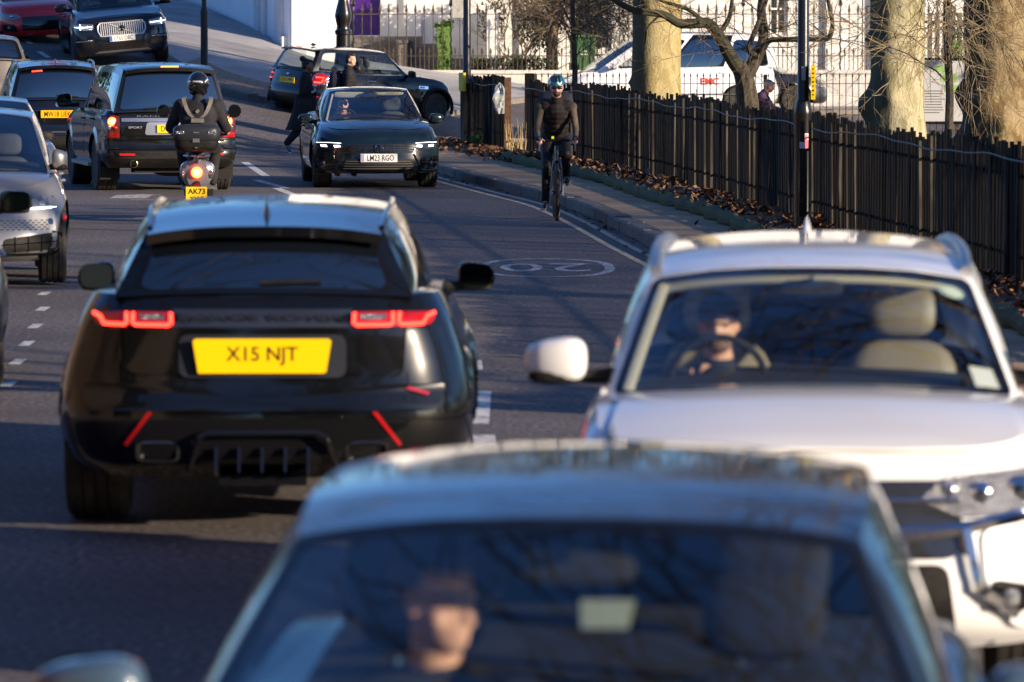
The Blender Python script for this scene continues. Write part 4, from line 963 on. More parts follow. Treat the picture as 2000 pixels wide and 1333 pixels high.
bw = MB(); yb = c.yr(0,.82)-.03; bw.tube([(-.075,yb,.822),(-.02,yb,.815),(.02,yb,.815),(.075,yb,.822)], .008, 6); bw.ell((0,yb,.816),(.028,.008,.024)); bw.build('badge', M['chrome'], c.root)
c.patch('rglass', [(-.14,.93),(.14,.93),(.14,.965),(-.14,.965)], M['redglow'], 'high_brake_light', off=.05)
c.strip('rglass', [(-.05,.08),(-.55,.16)], M['plastic'], 'wiper', r=.010, off=.02)
c.door('right', -.55, .68, hm=M['chrome']); c.door('left', -.55, .68, hm=M['chrome'])
c.patch('right', [(.80,.70),(.93,.70),(.93,.73),(.80,.73)], M['amber'], 'side_indicator', off=.012); c.patch('right', [(.78,.69),(1.02,.69),(1.02,.745),(.78,.745)], M['chrome'], 'side_scuttle', off=.006)

# ---- large dark SUV parked facing the camera up the hill
XS = dict(L=4.95, W=2.0, zs=.26, top=[(-2.47,1.12),(-1.9,1.16),(-.5,1.15),(1.0,1.15),(1.35,1.14),(2.0,1.04),(2.3,.98),(2.47,.86)], fi=[(0,.12),(.15,.03),(.4,0),(.7,.02),(.9,.06),(1,.14)], Cf=.42, nf=2.8,
    ax=(-1.50,1.48), R=.375, crown=.05, sp=8, gh=dict(A=(.80,1.10), Ac=.25, T=(.66,.35), Tc=.1, roof=[(.45,1.66),(-.4,1.72),(-1.5,1.70),(-2.2,1.62)], R=(.63,-2.1), B=(.76,-2.3), Bc=.06, Rc=.05, rc=.05),
    ws=(.03,.02,.06,.035), side=[(.05,.34),(.38,.66),(.70,.94)])
PX = paint('midnight_paint', (.006,.008,.014), .3, .28, amt=.05)
D0 = 105.6; X0 = P(241, D0); c = Car('suv', 'large dark SUV with a broad chrome slatted grille facing downhill at the top left', 'car', (X0-.35, D0+2.45, hill(X0-.3, D0+2.0)+.02), math.pi+R(9), XS, PX, roll=R(5.0), pitch=R(-2.5))
c.finish(); c.cabin(M['beige']); vol = c; c.mirror_pair(.80, 1.24, x=.93, size=(.24,.14,.18)); c.rails(M['satin'])
c.patch('top', [(-.76,1.36),(.76,1.36),(.84,1.95),(.70,2.2),(-.70,2.2),(-.84,1.95)], PX, 'bonnet', off=.006, seg=.1, K=6, rnd=.1)
gr = c.patch('front', [(-.44,.66),(.44,.66),(.49,.76),(.49,.86),(.44,.93),(-.44,.93),(-.49,.86),(-.49,.76)], M['black'], 'grille', off=.012, rnd=.03)
q = MB()
for k in range(21): x = -.43+.043*k; c.strip('front', [(x,.675),(x,.918)], None, '', r=.009, off=.03, mb=q, n=4)
c.strip('front', [(-.44,.66),(.44,.66),(.49,.76),(.49,.86),(.44,.93),(-.44,.93),(-.49,.86),(-.49,.76),(-.44,.66)], None, '', r=.013, off=.03, mb=q)
c.strip('front', [(-.25,.69),(.25,.90)], None, '', r=.010, off=.042, mb=q); q.build('grille_slats', mat('bright_slats', (.75,.75,.74), .3, .45), gr)
yb = c.yf(0,.80)+.05; bd = MB(); bd.tube([(.055*math.cos(a), yb, .80+.055*math.sin(a)) for a in np.linspace(0,2*math.pi,25)[:-1]], .012, 6, closed=True); bd.build('badge', M['chrome'], gr)
bd = MB(); bd.lathe([(.05,-.01),(.05,.0),(.001,.005)], axis_m((0,1,0)), 20, (0,yb,.80)); bd.build('badge_disc', M['black'], gr)
for sg in (1, -1):
    h = c.patch('front', [(sg*.56,.86),(sg*.60,.80),(sg*.90,.81),(sg*.96,.85),(sg*.96,.93),(sg*.80,.945),(sg*.58,.92)], M['whitelens'], 'headlight', off=.012, rnd=.02)
    c.strip('front', [(sg*.60,.865),(sg*.94,.875)], M['led'], 'running_light', r=.008, off=.024, parent=h); c.strip('front', [(sg*.84,.93),(sg*.84,.82)], M['led'], 'running_light', r=.008, off=.024, parent=h)
    c.strip('front', [(sg*.60,.60),(sg*.62,.585),(sg*.93,.575)], M['chrome'], 'chrome_trim', r=.012, off=.012)
    c.patch('front', [(sg*.58,.44),(sg*.94,.46),(sg*.94,.62),(sg*.60,.62)], M['plastic'], 'air_intake', off=.006, rnd=.02)
c.patch('front', [(-.50,.38),(.50,.38),(.45,.52),(-.45,.52)], M['plastic'], 'lower_grille', off=.008, rnd=.02)
for z in (.41,.45,.49): c.strip('front', [(-.46,z),(.46,z)], M['black'], 'grille_bar', r=.008, off=.014)
c.patch('front', [(-.60,.31),(.60,.31),(.50,.355),(-.50,.355)], M['satin'], 'skid_plate', off=.014, rnd=.02)
c.plate('front', 'LT65 OBC', .60, M['plate_w'], off=.025, band=M['eu_blue'], h=.118)
c.door('left', -.3, 1.0); c.door('left', -1.3, -.32); c.door('right', -.3, 1.0); c.door('right', -1.3, -.32)

# ---- red hatch behind it
RS = dict(L=4.3, W=1.78, zs=.24, top=[(-2.15,.98),(-1.6,1.02),(-.5,.99),(.9,.97),(1.3,.95),(1.8,.86),(2.15,.68)], ax=(-1.3,1.32), R=.325, crown=.05,
    gh=dict(A=(.74,.95), Ac=.25, T=(.58,.2), Tc=.1, roof=[(.3,1.38),(-.4,1.43),(-1.4,1.40),(-1.9,1.34)], R=(.56,-1.75), B=(.66,-2.0), Bc=.06, Rc=.05, rc=.04), ws=(.03,.02,.06,.035))
PR = paint('red_paint', (.68,.008,.014), .1, .3, amt=.03)
D0 = 111.5; X0 = P(93, D0); c = Car('hatchback', 'red hatchback parked at the top left corner behind the large dark SUV', 'car', (X0-.5, D0+2.0, hill(X0-.3, D0+2)-.10), math.pi+R(11), RS, PR, roll=R(3.0), pitch=R(-2.5))
c.finish(); c.cabin(); c.mirror_pair(.7, 1.0)
for sg in (1, -1):
    h = c.patch('front', [(sg*.42,.66),(sg*.55,.60),(sg*.84,.64),(sg*.86,.74),(sg*.50,.72)], M['whitelens'], 'headlight', off=.012, rnd=.02); c.dome('front', sg*.62, .67, .035, M['chrome'], 'headlamp_bowl', off=.02, parent=h)
    a = c.patch('front', [(sg*.50,.34),(sg*.84,.36),(sg*.84,.50),(sg*.58,.52)], M['black'], 'fog_lamp_housing', off=.010, rnd=.03); c.dome('front', sg*.68, .43, .035, M['whitelens'], 'fog_lamp', off=.018, parent=a)
c.patch('front', [(-.42,.36),(.42,.36),(.40,.66),(-.40,.66)], M['black'], 'grille', off=.010, rnd=.04); c.door('right', -.35, .92); c.door('right', -1.3, -.37)

# ---- silver electric hatch parked on the left
IS = dict(L=4.26, W=1.81, zs=.22, top=[(-2.13,1.05),(-1.6,1.08),(-.5,1.04),(1.0,1.0),(1.45,.97),(1.85,.88),(2.05,.78),(2.13,.68)], fi=[(0,.14),(.12,.03),(.3,0),(.6,.05),(.85,.12),(1,.2)], Cf=.62, nf=2.3, ax=(-1.36,1.41), R=.36, crown=.06,
    gh=dict(A=(.76,1.18), Ac=.35, T=(.60,.20), Tc=.1, roof=[(.3,1.49),(-.4,1.535),(-1.4,1.50),(-1.9,1.43)], R=(.57,-1.75), B=(.68,-2.0), Bc=.06, Rc=.05, rc=.05), roofmat=0, ws=(.025,.02,.06,.035), pillar=3)
PI = paint('silver_paint', (.19,.192,.195), .45, .35, (.2,.18,.15), .10)
D0 = 46.3; X0 = P(-62, D0); ya = R(6)
c = Car('hatchback', 'silver grey hatchback with swept headlights parked at the left edge', 'car', (X0-.22, D0+2.1, .02), math.pi+ya, IS, PI)
c.finish(); c.cabin(); c.mirror_pair(.85, 1.12, x=.72, size=(.15,.14,.20)); idc = c
for sg in (1, -1):
    h = c.patch('front', [(sg*.42,.735),(sg*.52,.69),(sg*.80,.70),(sg*.87,.78),(sg*.86,.87),(sg*.72,.845),(sg*.60,.79)], M['whitelens'], 'headlight', off=.012, rnd=.02, K=5)
    c.strip('front', [(sg*.42,.725),(sg*.56,.70),(sg*.80,.71),(sg*.855,.78),(sg*.855,.85)], M['led'], 'running_light', r=.010, off=.020, parent=h)
    c.dome('front', sg*.66, .755, .035, M['whitelens'], 'headlamp_lens', off=.02, parent=h); c.dome('front', sg*.76, .785, .03, M['whitelens'], 'headlamp_lens', off=.02, parent=h)
    a = c.patch('front', [(sg*.30,.30),(sg*.80,.33),(sg*.82,.46),(sg*.74,.48),(sg*.32,.43)], M['plastic'], 'air_intake', off=.008, rnd=.03)
    for x in (.42,.54,.66): c.strip('front', [(sg*x,.31),(sg*x,.45)], M['frit'], 'grille_bar', r=.006, off=.014, parent=a)
    c.strip('front', [(sg*.31,.38),(sg*.80,.40)], M['frit'], 'grille_bar', r=.006, off=.014, parent=a)
    c.strip('front', [(sg*.28,.29),(sg*.78,.29),(sg*.84,.34),(sg*.84,.47),(sg*.76,.49)], M['frit'], 'intake_frame', r=.010, off=.014, parent=a)
    c.door('left' if sg < 0 else 'right', -.35, 1.0); c.door('left' if sg < 0 else 'right', -1.3, -.37)
    c.dome('left' if sg < 0 else 'right', 1.95, .62, .03, M['redlens'], 'side_reflector', off=.005)
for sg in (1, -1):
    q = MB()
    for r_ in range(5):
      for k in range(9):
        x = .30+.052*k+(r_ % 2)*.026; z = .515+.020*r_
        c.patch('front', [(sg*x-.013,z-.006),(sg*x+.013,z-.006),(sg*x+.013,z+.006),(sg*x-.013,z+.006)], None, '', off=.004, th=.002, mb=q, K=1)
    q.build('bumper_pattern', mat('pattern_grey', (.06,.06,.062), .4), c.root)
c.strip('ws', [(.1,.03),(.8,.04)], M['plastic'], 'wiper', r=.009, off=.012)

# ---- pale car parked behind it, and the nearest parked car at the left edge
D0 = 58.5; X0 = P(-62, D0)
PA = paint('pale_blue_paint', (.10,.13,.17), .4, .35)
c = Car('hatchback', 'pale blue-grey car parked behind the silver hatchback, only its roof and screen showing', 'car', (X0-.1, D0+2, .05), math.pi+R(9), dict(RS, top=[(-2.15,.98),(-1.6,1.02),(-.5,.99),(.9,.97),(1.3,.95),(1.8,.86),(2.15,.68)]), PA)
c.finish(); c.cabin(M['beige']); c.mirror_pair(.7, 1.02, x=.64, size=(.17,.12,.12), m=M['plastic'])
D0 = 33; X0 = -4.45
PG = paint('dark_grey_paint', (.03,.03,.035), .4, .3)
c = Car('hatchback', 'dark grey car parked nearest on the left, only its mirror and flank in the frame', 'car', (X0, D0+2.5, .0), R(6.5), dict(RS, W=1.82), PG)
c.finish(); c.cabin(); c.mirror_pair(.6, 1.17, x=.84, size=(.24,.15,.17)); c.door('right', -.35, .92); c.door('right', -1.3, -.37)
c.both('rear', [(.5,.7),(.86,.72),(.86,.9),(.55,.88)], M['redlens'], 'tail_light', off=.01); c.patch('rear', [(-.55,.62),(.55,.62),(.60,.92),(-.60,.92)], PG, 'tailgate', off=.010, rnd=.05)
D0 = 92; X0 = P(-40, D0)
c = Car('estate_car', 'pale silver car showing only its roof edge left of the black SUV', 'car', (X0-.1, D0, hill(X0, D0)), R(14), dict(RS, W=1.8), paint('champagne_paint', (.16,.14,.12), .5, .35))
c.finish(); c.mirror_pair(.7, 1.0)

# ---- vehicles on the road behind the park trees
D0 = 119
TS = dict(L=5.25, W=1.93, zs=.24, top=[(-2.62,1.12),(-1.8,1.14),(-.5,1.12),(1.2,1.08),(1.7,1.02),(2.3,.84),(2.62,.66)], ax=(-1.55,1.65), R=.34, crown=.05,
    gh=dict(A=(.80,1.75), Ac=.3, T=(.68,.55), Tc=.12, roof=[(.7,1.80),(-.4,1.87),(-1.6,1.86),(-2.4,1.78)], R=(.66,-2.35), B=(.78,-2.52), Bc=.05, Rc=.05, rc=.05), ws=(.03,.02,.06,.035), side=[(.10,.36),(.40,.68),(.72,.95)])
PT = paint('white_estate_paint', (.76,.77,.79), .05, .10)
c = Car('people_carrier', 'long white people carrier behind the park trees, red lettering on its side', 'car', (P(1290, D0)+.1, D0, .12), R(97), TS, PT)
c.finish(); c.cabin(M['beige']); c.mirror_pair(1.35, 1.15, x=.85); c.door('left', .0, 1.45); c.door('left', -1.35, -.02); c.rails(M['satin'])
for sg in (1, -1): c.patch('front', [(sg*.45,.66),(sg*.84,.70),(sg*.86,.80),(sg*.48,.74)], M['whitelens'], 'headlight', off=.01)
text_obj('EMC', 'lettering', mat('red_letters', (.7,.06,.03), .4), .42, .16, c.root, (-c.hw(-.9,.75)-.022, -.9, .80), (R(90), 0, R(-90)))
c.strip('left', [(-2.2,.50),(2.2,.50)], M['satin'], 'chrome_trim', r=.02, off=.01)
am = MB(); am.ell((0,0,0), (.14,.05,.04)); a_o = am.build('roof_lamp', M['amber'], c.root); a_o.location = (.1, .75, 1.90)
D0 = 125
PD = paint('dark_estate_paint', (.03,.032,.036), .4, .3)
c = Car('saloon_car', 'dark grey car with alloy wheels half hidden behind the pole with the yellow sign', 'car', (P(1490, D0)-.55, D0+.5, .05), R(-90), dict(RS, R=.35, sp=5, spw=.5), PD)
c.finish(); c.mirror_pair(.7, 1.0); c.door('right', -.35, .92); c.door('right', -1.3, -.37)
for sg in (1, -1): c.patch('front', [(sg*.42,.64),(sg*.84,.66),(sg*.86,.76),(sg*.48,.72)], M['whitelens'], 'headlight', off=.012, rnd=.02)
# ------------------------------------------------------------------ buildings, railings, fence, trees
M['stucco'] = mat('white_stucco', (.62,.62,.60), .8, noise_=(2.2, (.72,.72,.70), .35, .65), bump=(40,.25,.01))
M['stucco2'] = mat('grey_stucco', (.40,.41,.42), .8, noise_=(1.5, (.50,.50,.50), .35, .65))
M['iron'] = mat('black_iron', (.010,.010,.011), .28, .2, coat=.3, bump=(60,.2,.003))
M['ironrust'] = mat('old_iron_railing', (.035,.026,.020), .6, noise_=(20, (.10,.07,.045), .45, .7))
M['winglass'] = mat('house_window_glass', (.02,.025,.03), .04, coat=1)
M['white'] = mat('white_gloss', (.7,.7,.68), .3)
M['stone'] = mat('step_stone', (.10,.095,.09), .8, noise_=(5, (.2,.18,.16), .4, .7))
def wallbox(mb, a, b, th, z0, z1):
    a = Vector(a); b = Vector(b); d = (b-a).normalized(); n = Vector((d.y, -d.x))*th; i = mb.pts([(p.x, p.y, z) for z in (z0, z1) for p in (a, b, b-n, a-n)])
    for q in ((0,1,5,4),(1,2,6,5),(2,3,7,6),(3,0,4,7),(4,5,6,7),(3,2,1,0)): mb.face(*[i+k for k in q])
def house(label, a, b, depth, z1, wins, door=None, m=None, name='terraced_house'):
    a = Vector(a); b = Vector(b); d = (b-a).normalized(); n = Vector((d.y, -d.x)); L = (b-a).length; m = m or M['stucco']
    rt = empty(name, (a.x, a.y, hill(a.x, a.y)-.3)); rt.location.z = 0; z0 = 0; tag(rt, label, 'house')
    def pt(s, o, z): v = d*s+n*o; return (v.x, v.y, z-z0)
    mb = MB()
    # front wall with real openings: cells
    ops = [(w_[0], w_[1], w_[2], w_[3]) for w_ in wins] + ([door[:4]] if door else [])
    ss = sorted(set([0, L]+[o[0] for o in ops]+[o[1] for o in ops])); zz = sorted(set([z0, z1]+[o[2] for o in ops]+[o[3] for o in ops]))
    for i in range(len(ss)-1):
        for j in range(len(zz)-1):
            sm, zm = (ss[i]+ss[i+1])/2, (zz[j]+zz[j+1])/2
            if any(o[0] < sm < o[1] and o[2] < zm < o[3] for o in ops): continue
            k = mb.pts([pt(ss[i],0,zz[j]), pt(ss[i+1],0,zz[j]), pt(ss[i+1],0,zz[j+1]), pt(ss[i],0,zz[j+1])]); mb.face(k, k+1, k+2, k+3)
    for o in ops:
        for (s0,q0,s1,q1) in ((o[0],o[2],o[0],o[3]),(o[1],o[3],o[1],o[2]),(o[0],o[3],o[1],o[3]),(o[1],o[2],o[0],o[2])):
            k = mb.pts([pt(s0,0,q0), pt(s1,0,q1), pt(s1,-.22,q1), pt(s0,-.22,q0)]); mb.face(k, k+1, k+2, k+3)
    k = mb.pts([pt(0,0,z0), pt(0,-depth,z0), pt(L,-depth,z0), pt(L,0,z0), pt(0,0,z1), pt(0,-depth,z1), pt(L,-depth,z1), pt(L,0,z1)])
    mb.face(k, k+1, k+5, k+4); mb.face(k+2, k+3, k+7, k+6); mb.face(k+1, k+2, k+6, k+5)
    mb.build('wall', m, rt, smooth=False)
    rf = MB(); k = rf.pts([pt(-.2,.25,z1), pt(L+.2,.25,z1), pt(L+.2,-depth-.2,z1), pt(-.2,-depth-.2,z1), pt(-.2,-depth/2,z1+2), pt(L+.2,-depth/2,z1+2)])
    rf.face(k, k+1, k+5, k+4); rf.face(k+2, k+3, k+4, k+5); rf.face(k+1, k+2, k+5); rf.face(k+3, k, k+4); rf.face(k+3, k+2, k+1, k); rf.build('roof', mat('slate_roof', (.06,.065,.075), .6), rt, smooth=False)
    for s0, s1, q0, q1 in [o[:4] for o in wins]:
        f = MB()
        def bar(a0, a1, c0, c1, o=-.16): k = f.pts([pt(a0,o+.05,c0), pt(a1,o+.05,c0), pt(a1,o+.05,c1), pt(a0,o+.05,c1), pt(a0,o-.03,c0), pt(a1,o-.03,c0), pt(a1,o-.03,c1), pt(a0,o-.03,c1)]); [f.face(*[k+i for i in q]) for q in ((0,1,2,3),(0,4,5,1),(1,5,6,2),(2,6,7,3),(3,7,4,0))]
        t = .07; bar(s0, s0+t, q0, q1); bar(s1-t, s1, q0, q1); bar(s0+t, s1-t, q0, q0+t); bar(s0+t, s1-t, q1-t, q1); bar((s0+s1)/2-.02, (s0+s1)/2+.02, q0+t, q1-t, -.163); bar(s0+t, s1-t, (q0+q1)/2-.025, (q0+q1)/2+.025, -.166)
        w_ = f.build('window', M['white'], rt, smooth=False)
        g = MB(); k = g.pts([pt(s0,-.19,q0), pt(s1,-.19,q0), pt(s1,-.19,q1), pt(s0,-.19,q1)]); g.face(k, k+1, k+2, k+3); g.build('pane', M['winglass'], w_, smooth=False)
        g = MB(); k = g.pts([pt(s0-.1,.10,q0-.09), pt(s1+.1,.10,q0-.09), pt(s1+.1,.10,q0-.002), pt(s0-.1,.10,q0-.002), pt(s0-.1,-.1,q0-.09), pt(s1+.1,-.1,q0-.09), pt(s1+.1,-.1,q0-.002), pt(s0-.1,-.1,q0-.002)])
        [g.face(*[k+i for i in q]) for q in ((0,1,2,3),(1,5,6,2),(3,2,6,7),(4,0,3,7),(0,4,5,1))]; g.build('sill', m, w_, smooth=False)
    if door:
        s0, s1, q0, q1 = door[:4]; g = MB(); k = g.pts([pt(s0,-.2,q0), pt(s1,-.2,q0), pt(s1,-.2,q1), pt(s0,-.2,q1)]); g.face(k, k+1, k+2, k+3)
        w_ = (s1-s0)
        for a0, a1, c0, c1 in ((.1,.45,.06,.34),(.55,.9,.06,.34),(.1,.45,.42,.9),(.55,.9,.42,.9)):
            p = [pt(s0+w_*a, o, q0+(q1-q0)*cc) for o in (-.2,-.17) for a, cc in ((a0,c0),(a1,c0),(a1,c1),(a0,c1))]; k = g.pts(p); g.face(k+4,k+5,k+6,k+7); [g.face(k+i, k+(i+1)%4, k+4+(i+1)%4, k+4+i) for i in range(4)]
        g.build('door', door[4], rt, smooth=False)
    return rt, pt, z0
# corner house: shaded flank going back, purple front door
A = Vector((-9.6, 135.0)); B = Vector((-5.15, 118.4))
h1 = empty('flank_wall', (A.x, A.y, 0)); tag(h1, 'tall white side wall in blue shade running back along the uphill pavement', 'wall')
dv = (B-A).normalized(); nv = Vector((dv.y, -dv.x)); L1 = (B-A).length
def pt1(s, o, z): v = dv*s+nv*o; return (v.x, v.y, z)
def slab1(mb, s0, s1, o0, o1, z0, z1):
    k = mb.pts([pt1(s0,o0,z0), pt1(s1,o0,z0), pt1(s1,o1,z0), pt1(s0,o1,z0), pt1(s0,o0,z1), pt1(s1,o0,z1), pt1(s1,o1,z1), pt1(s0,o1,z1)])
    for q in ((3,2,1,0),(4,5,6,7),(0,1,5,4),(1,2,6,5),(2,3,7,6),(3,0,4,7)): mb.face(*[k+i for i in q])
mb = MB(); slab1(mb, 0, L1, 0, -1.12, 0, 8.5); mb.build('wall', mat('side_stucco', (.86,.87,.88), .8, noise_=(1.2,(.92,.92,.92),.35,.65), bump=(30,.2,.01)), h1, smooth=False)
mb = MB(); slab1(mb, L1-3.6, L1-3.1, .06, .001, 0, 8.3); mb.build('pilaster', M['stucco'], h1, smooth=False)
mb = MB(); slab1(mb, L1-1.2, L1-.5, .08, .001, 0, 8.3); mb.build('pilaster', M['stucco'], h1, smooth=False)
mb = MB(); slab1(mb, L1-1.2, L1-.1, .14, .002, 0, 1.95); mb.build('plinth', M['stucco'], h1, smooth=False)
mb = MB(); slab1(mb, L1+.002, L1+.07, -.05, -.40, 0, 8.3); mb.build('pilaster', M['stucco'], h1, smooth=False)
dp = MB(); dp.tube([pt1(L1-2.4,.07,1.4), pt1(L1-2.4,.07,8.4)], .05, 10); dp.build('drainpipe', M['white'], h1)
bv = MB(); bv.box((A.x-.5, A.y-.7, 3.5), (.8,.5,2.6)); tag(bv.build('gate_pier', M['stone'], smooth=False), 'dark stone pier at the far uphill end of the white side wall', 'pier')
purple = mat('purple_door_paint', (.05,.012,.16), .25, coat=.4)
h2, pt2, _ = house('white house with the purple front door behind the spear-topped railings', (-5.6, 134.9), (.9, 135.4), 8, 11, [(3.4, 4.8, 4.4, 6.6)], door=(1.32, 2.15, 1.90, 4.4, purple))
h3, pt3, _ = house('white house behind the evergreen shrub and wheelie bin', (.95, 135.6), (9.3, 136.4), 8, 11, [(.6, 1.7, 1.5, 3.3), (5.9, 6.4, 1.9, 3.3)])
h4, pt4, _ = house('bright white house beyond the two mottled trunks on the right', (9.35, 136.5), (21, 137.6), 8, 11, [(2.9, 4.0, 1.7, 3.3), (6.2, 7.4, 1.9, 3.6)])
for hh, pt, ss in ((h2, pt2, (.3, 2.75, 5.8)), (h3, pt3, (.15, 2.6, 7.4)), (h4, pt4, (.2, 4.6, 9.0))):
    for s0 in ss:
        ex = MB(); o = .14; s1 = s0+.46; k = ex.pts([pt(s0,.001,.3), pt(s0,o,.3), pt(s1,o,.3), pt(s1,.001,.3), pt(s0,.001,9.3), pt(s0,o,9.3), pt(s1,o,9.3), pt(s1,.001,9.3)]); [ex.face(*[k+i for i in q]) for q in ((0,1,5,4),(1,2,6,5),(2,3,7,6))]; ex.build('pilaster', M['stucco'], hh, smooth=False)
# porch flank walls and steps
st = MB()
for k in range(5): st.box((-3.3+.25*k, 134.2-.32*k, (1.88-.19*k)/2), (1.9+.3*k, .32, 1.88-.19*k))
tag(st.build('door_steps', M['stone'], smooth=False), 'dark worn stone steps leading up to the purple door', 'steps')
pw = MB(); wallbox(pw, (-2.75, 132.0), (-2.75, 134.8), .25, .4, 1.72); pw.box((-2.87, 133.4, 1.755), (.36, 2.8, .07)); tag(pw.build('garden_wall', M['stone'], smooth=False), 'dark stone side wall beside the steps of the purple door', 'wall')
pw = MB(); wallbox(pw, (-.35, 131.2), (-.35, 135.1), .3, .4, 2.5); pw.box((-.50, 133.2, 2.54), (.42, 3.9, .07)); tag(pw.build('garden_wall', M['stucco'], smooth=False), 'white rendered dividing wall right of the purple door', 'wall')
# dwarf wall + spear railings
fwx = lambda x: 130.2+.03*x
dw = MB(); wallbox(dw, (-4.05, fwx(-4.05)), (18.5, fwx(18.5)), .3, -.6, .95); dw.box((7.2, fwx(7.2)+.15, .995), (22.6, .40, .09), rotm(0,0,math.atan(.03))); dwo = tag(dw.build('garden_wall', mat('dwarf_wall_render', (.45,.44,.42), .8, noise_=(4,(.6,.58,.55),.35,.65)), smooth=False), 'long low white coping wall carrying the spear-topped railings', 'wall')
rl = empty('iron_railing', (-4.03, fwx(-4.03)+.15, 1.04)); tag(rl, 'tall black spear-topped iron railings along the front gardens', 'railing')
def spear(mb, x, y, z, r=.035, h=.20):
    mb.lathe([(.012,0),(.022,.01),(.012,.03),(r*.45,.05),(r,.085),(r*.8,.11),(.006,h)], None, 6, (x, y, z)); mb.box((x, y, z+.045), (.07,.015,.018))
bays = 9; bl = 22.3/bays
for bi in range(bays):
    mb = MB(); x0 = bi*bl
    for k in range(1, 11):
        x = x0+bl*k/11; y = .03*x; mb.tube([(x, y, 0), (x, y, 1.44)], .0135, 5, caps=False); spear(mb, x, y, 1.43, .040, .26)
        xm = x-bl/22; mb.tube([(xm, .03*xm, 0), (xm, .03*xm, .40)], .012, 4, caps=False); spear(mb, xm, .03*xm, .39, .030, .18)
    mb.build('railing_panel', M['ironrust'], rl)
    mb = MB(); n = 24; tw = [(x0+.012*math.cos(k*1.6), .03*x0+.012*math.sin(k*1.6), 1.6*k/n) for k in range(n+1)]; mb.tube(tw, .022, 6); spear(mb, x0, .03*x0, 1.58, .065, .34); mb.build('railing_post', M['iron'], rl)
for z in (.36, 1.42):
    mb = MB(); mb.box((11.15, .03*11.15, z), (22.3, .035, .022), rotm(0,0,math.atan(.03))); mb.build('rail', M['ironrust'], rl, smooth=False)
# ornate cast-iron lamp column
lp = empty('lamp_column', (P(671,111), 111, hill(P(671,111), 111)+.12)); tag(lp, 'ornate bulbous black cast-iron column in front of the purple door', 'lamp post')
mb = MB(); mb.lathe([(.26,0),(.26,.22),(.20,.26),(.17,.55),(.20,.62),(.16,.66),(.155,.90),(.185,.93),(.185,1.0),(.15,1.03),(.135,1.10),(.165,1.20),(.185,1.32),(.17,1.42),(.115,1.62),(.085,1.78),(.10,1.82),(.07,1.86),(.06,3.6),(.045,4.0)], None, 20); mb.build('column', M['iron'], lp)
mb = MB(); mb.lathe([(.05,4.0),(.18,4.05),(.24,4.55),(.10,4.75),(.02,4.9)], None, 6); mb.build('lantern', M['black'], lp, smooth=False)
# street lamp posts
def post(px, D, label, rb, rt, zc, H=6.5, base=.12, m=None):
    X = P(px, D); o = empty('street_lamp', (X, D, hill(X, D)+base)); tag(o, label, 'lamp post', 'tall lamp posts'); m = m or M['iron']
    mb = MB(); mb.lathe([(rb*1.06,0),(rb,.03),(rb,zc-.04),(rb*1.05,zc),(rb*1.05,zc+.03),(rt*1.15,zc+.14),(rt,zc+.16),(rt*.8,H)], None, 20); mb.build('column', m, o)
    d = MB(); d.box((0,-rb-.001,zc*.45), (rb*.9,.012,zc*.55)); d.build('access_door', m, o, smooth=False)
    a = MB(); a.tube([(0,0,H-.02),(0,0,H+.2),(-.3,0,H+.35),(-.7,0,H+.38)], .03, 8); a.ell((-.9,0,H+.37),(.3,.12,.06)); a.build('lamp_head', m, o)
    return o
p1 = post(912, 90, 'black lamp post with a grey sign at the end of the footway beside the junction', .118, .072, 1.12, base=.125)
sg_ = MB(); sg_.box((0,-.005,0), (.20,.012,.62)); s1 = sg_.build('sign_plate', mat('sign_back_grey', (.26,.27,.27), .6), smooth=False); s1.name = 'road_sign'; s1.location = (P(894,89.7), 89.7, 2.72); s1.rotation_euler = (0,0,R(18)); tag(s1, 'grey back of a small sign clamped high on the junction lamp post', 'sign')
ys_ = MB(); ys_.box((0,0,0), (.05,.30,.32)); s2 = ys_.build('notice', mat('yellow_notice', (.75,.55,.03), .5), smooth=False); s2.location = (P(903,89.8), 89.8, 1.17+.12); s2.rotation_euler = (0,0,R(15)); tag(s2, 'small pale yellow notice on the left of the junction lamp post', 'sign')
p2 = post(1568, 54, 'black lamp post standing in front of the timber fence with torn stickers', .092, .062, 1.30, base=.13)
X2 = P(1568, 54)
stk = MB(); th = np.linspace(-2.2, -1.2, 8)
def curved(mb, a0, a1, z0, z1, r): mb.grid(lambda u, v: (r*math.cos(a0+(a1-a0)*u), r*math.sin(a0+(a1-a0)*u), z0+(z1-z0)*v), 8, 2)
for nm, a0, a1, z0, z1, col in (('sticker', -2.0, -1.45, .93, 1.01, (.65,.65,.68)), ('sticker', -1.45, -1.0, .93, 1.09, (.65,.12,.16)), ('sticker', -1.46, -.98, 1.03, 1.10, (.7,.66,.68))):
    mb = MB(); curved(mb, a0, a1, z0, z1, .0945); s = mb.build(nm, mat('sticker_paper', col, .6), p2)
mb = MB(); curved(mb, -1.9, -1.2, 1.66, 1.80, .0645); mb.build('sticker', mat('sticker_silver', (.35,.42,.45), .4), p2)
for z in (1.95, 1.42): mb = MB(); mb.tube([(.066*math.cos(a), .066*math.sin(a), z) for a in np.linspace(0,2*math.pi,17)[:-1]], .005, 5, closed=True); mb.build('clamp_band', M['satin'], p2)
yy = MB(); yy.box((0,0,0), (.045,.40,.36)); y1 = yy.build('parking_sign', mat('sign_yellow', (.80,.48,.0), .5), smooth=False); y1.location = (X2+.10, 53.9, Zp(160, 54)); y1.rotation_euler = (0,0,R(-3.2)); tag(y1, 'yellow parking sign seen edge-on with black writing, on the lamp post by the timber fence', 'sign')
for k in range(7): 
    q = MB(); q.box((.0,-.202,.14-.045*k), (.018 if k % 2 else .010,.004,.018)); q.build('lettering', M['plate_ink'], y1, smooth=False)
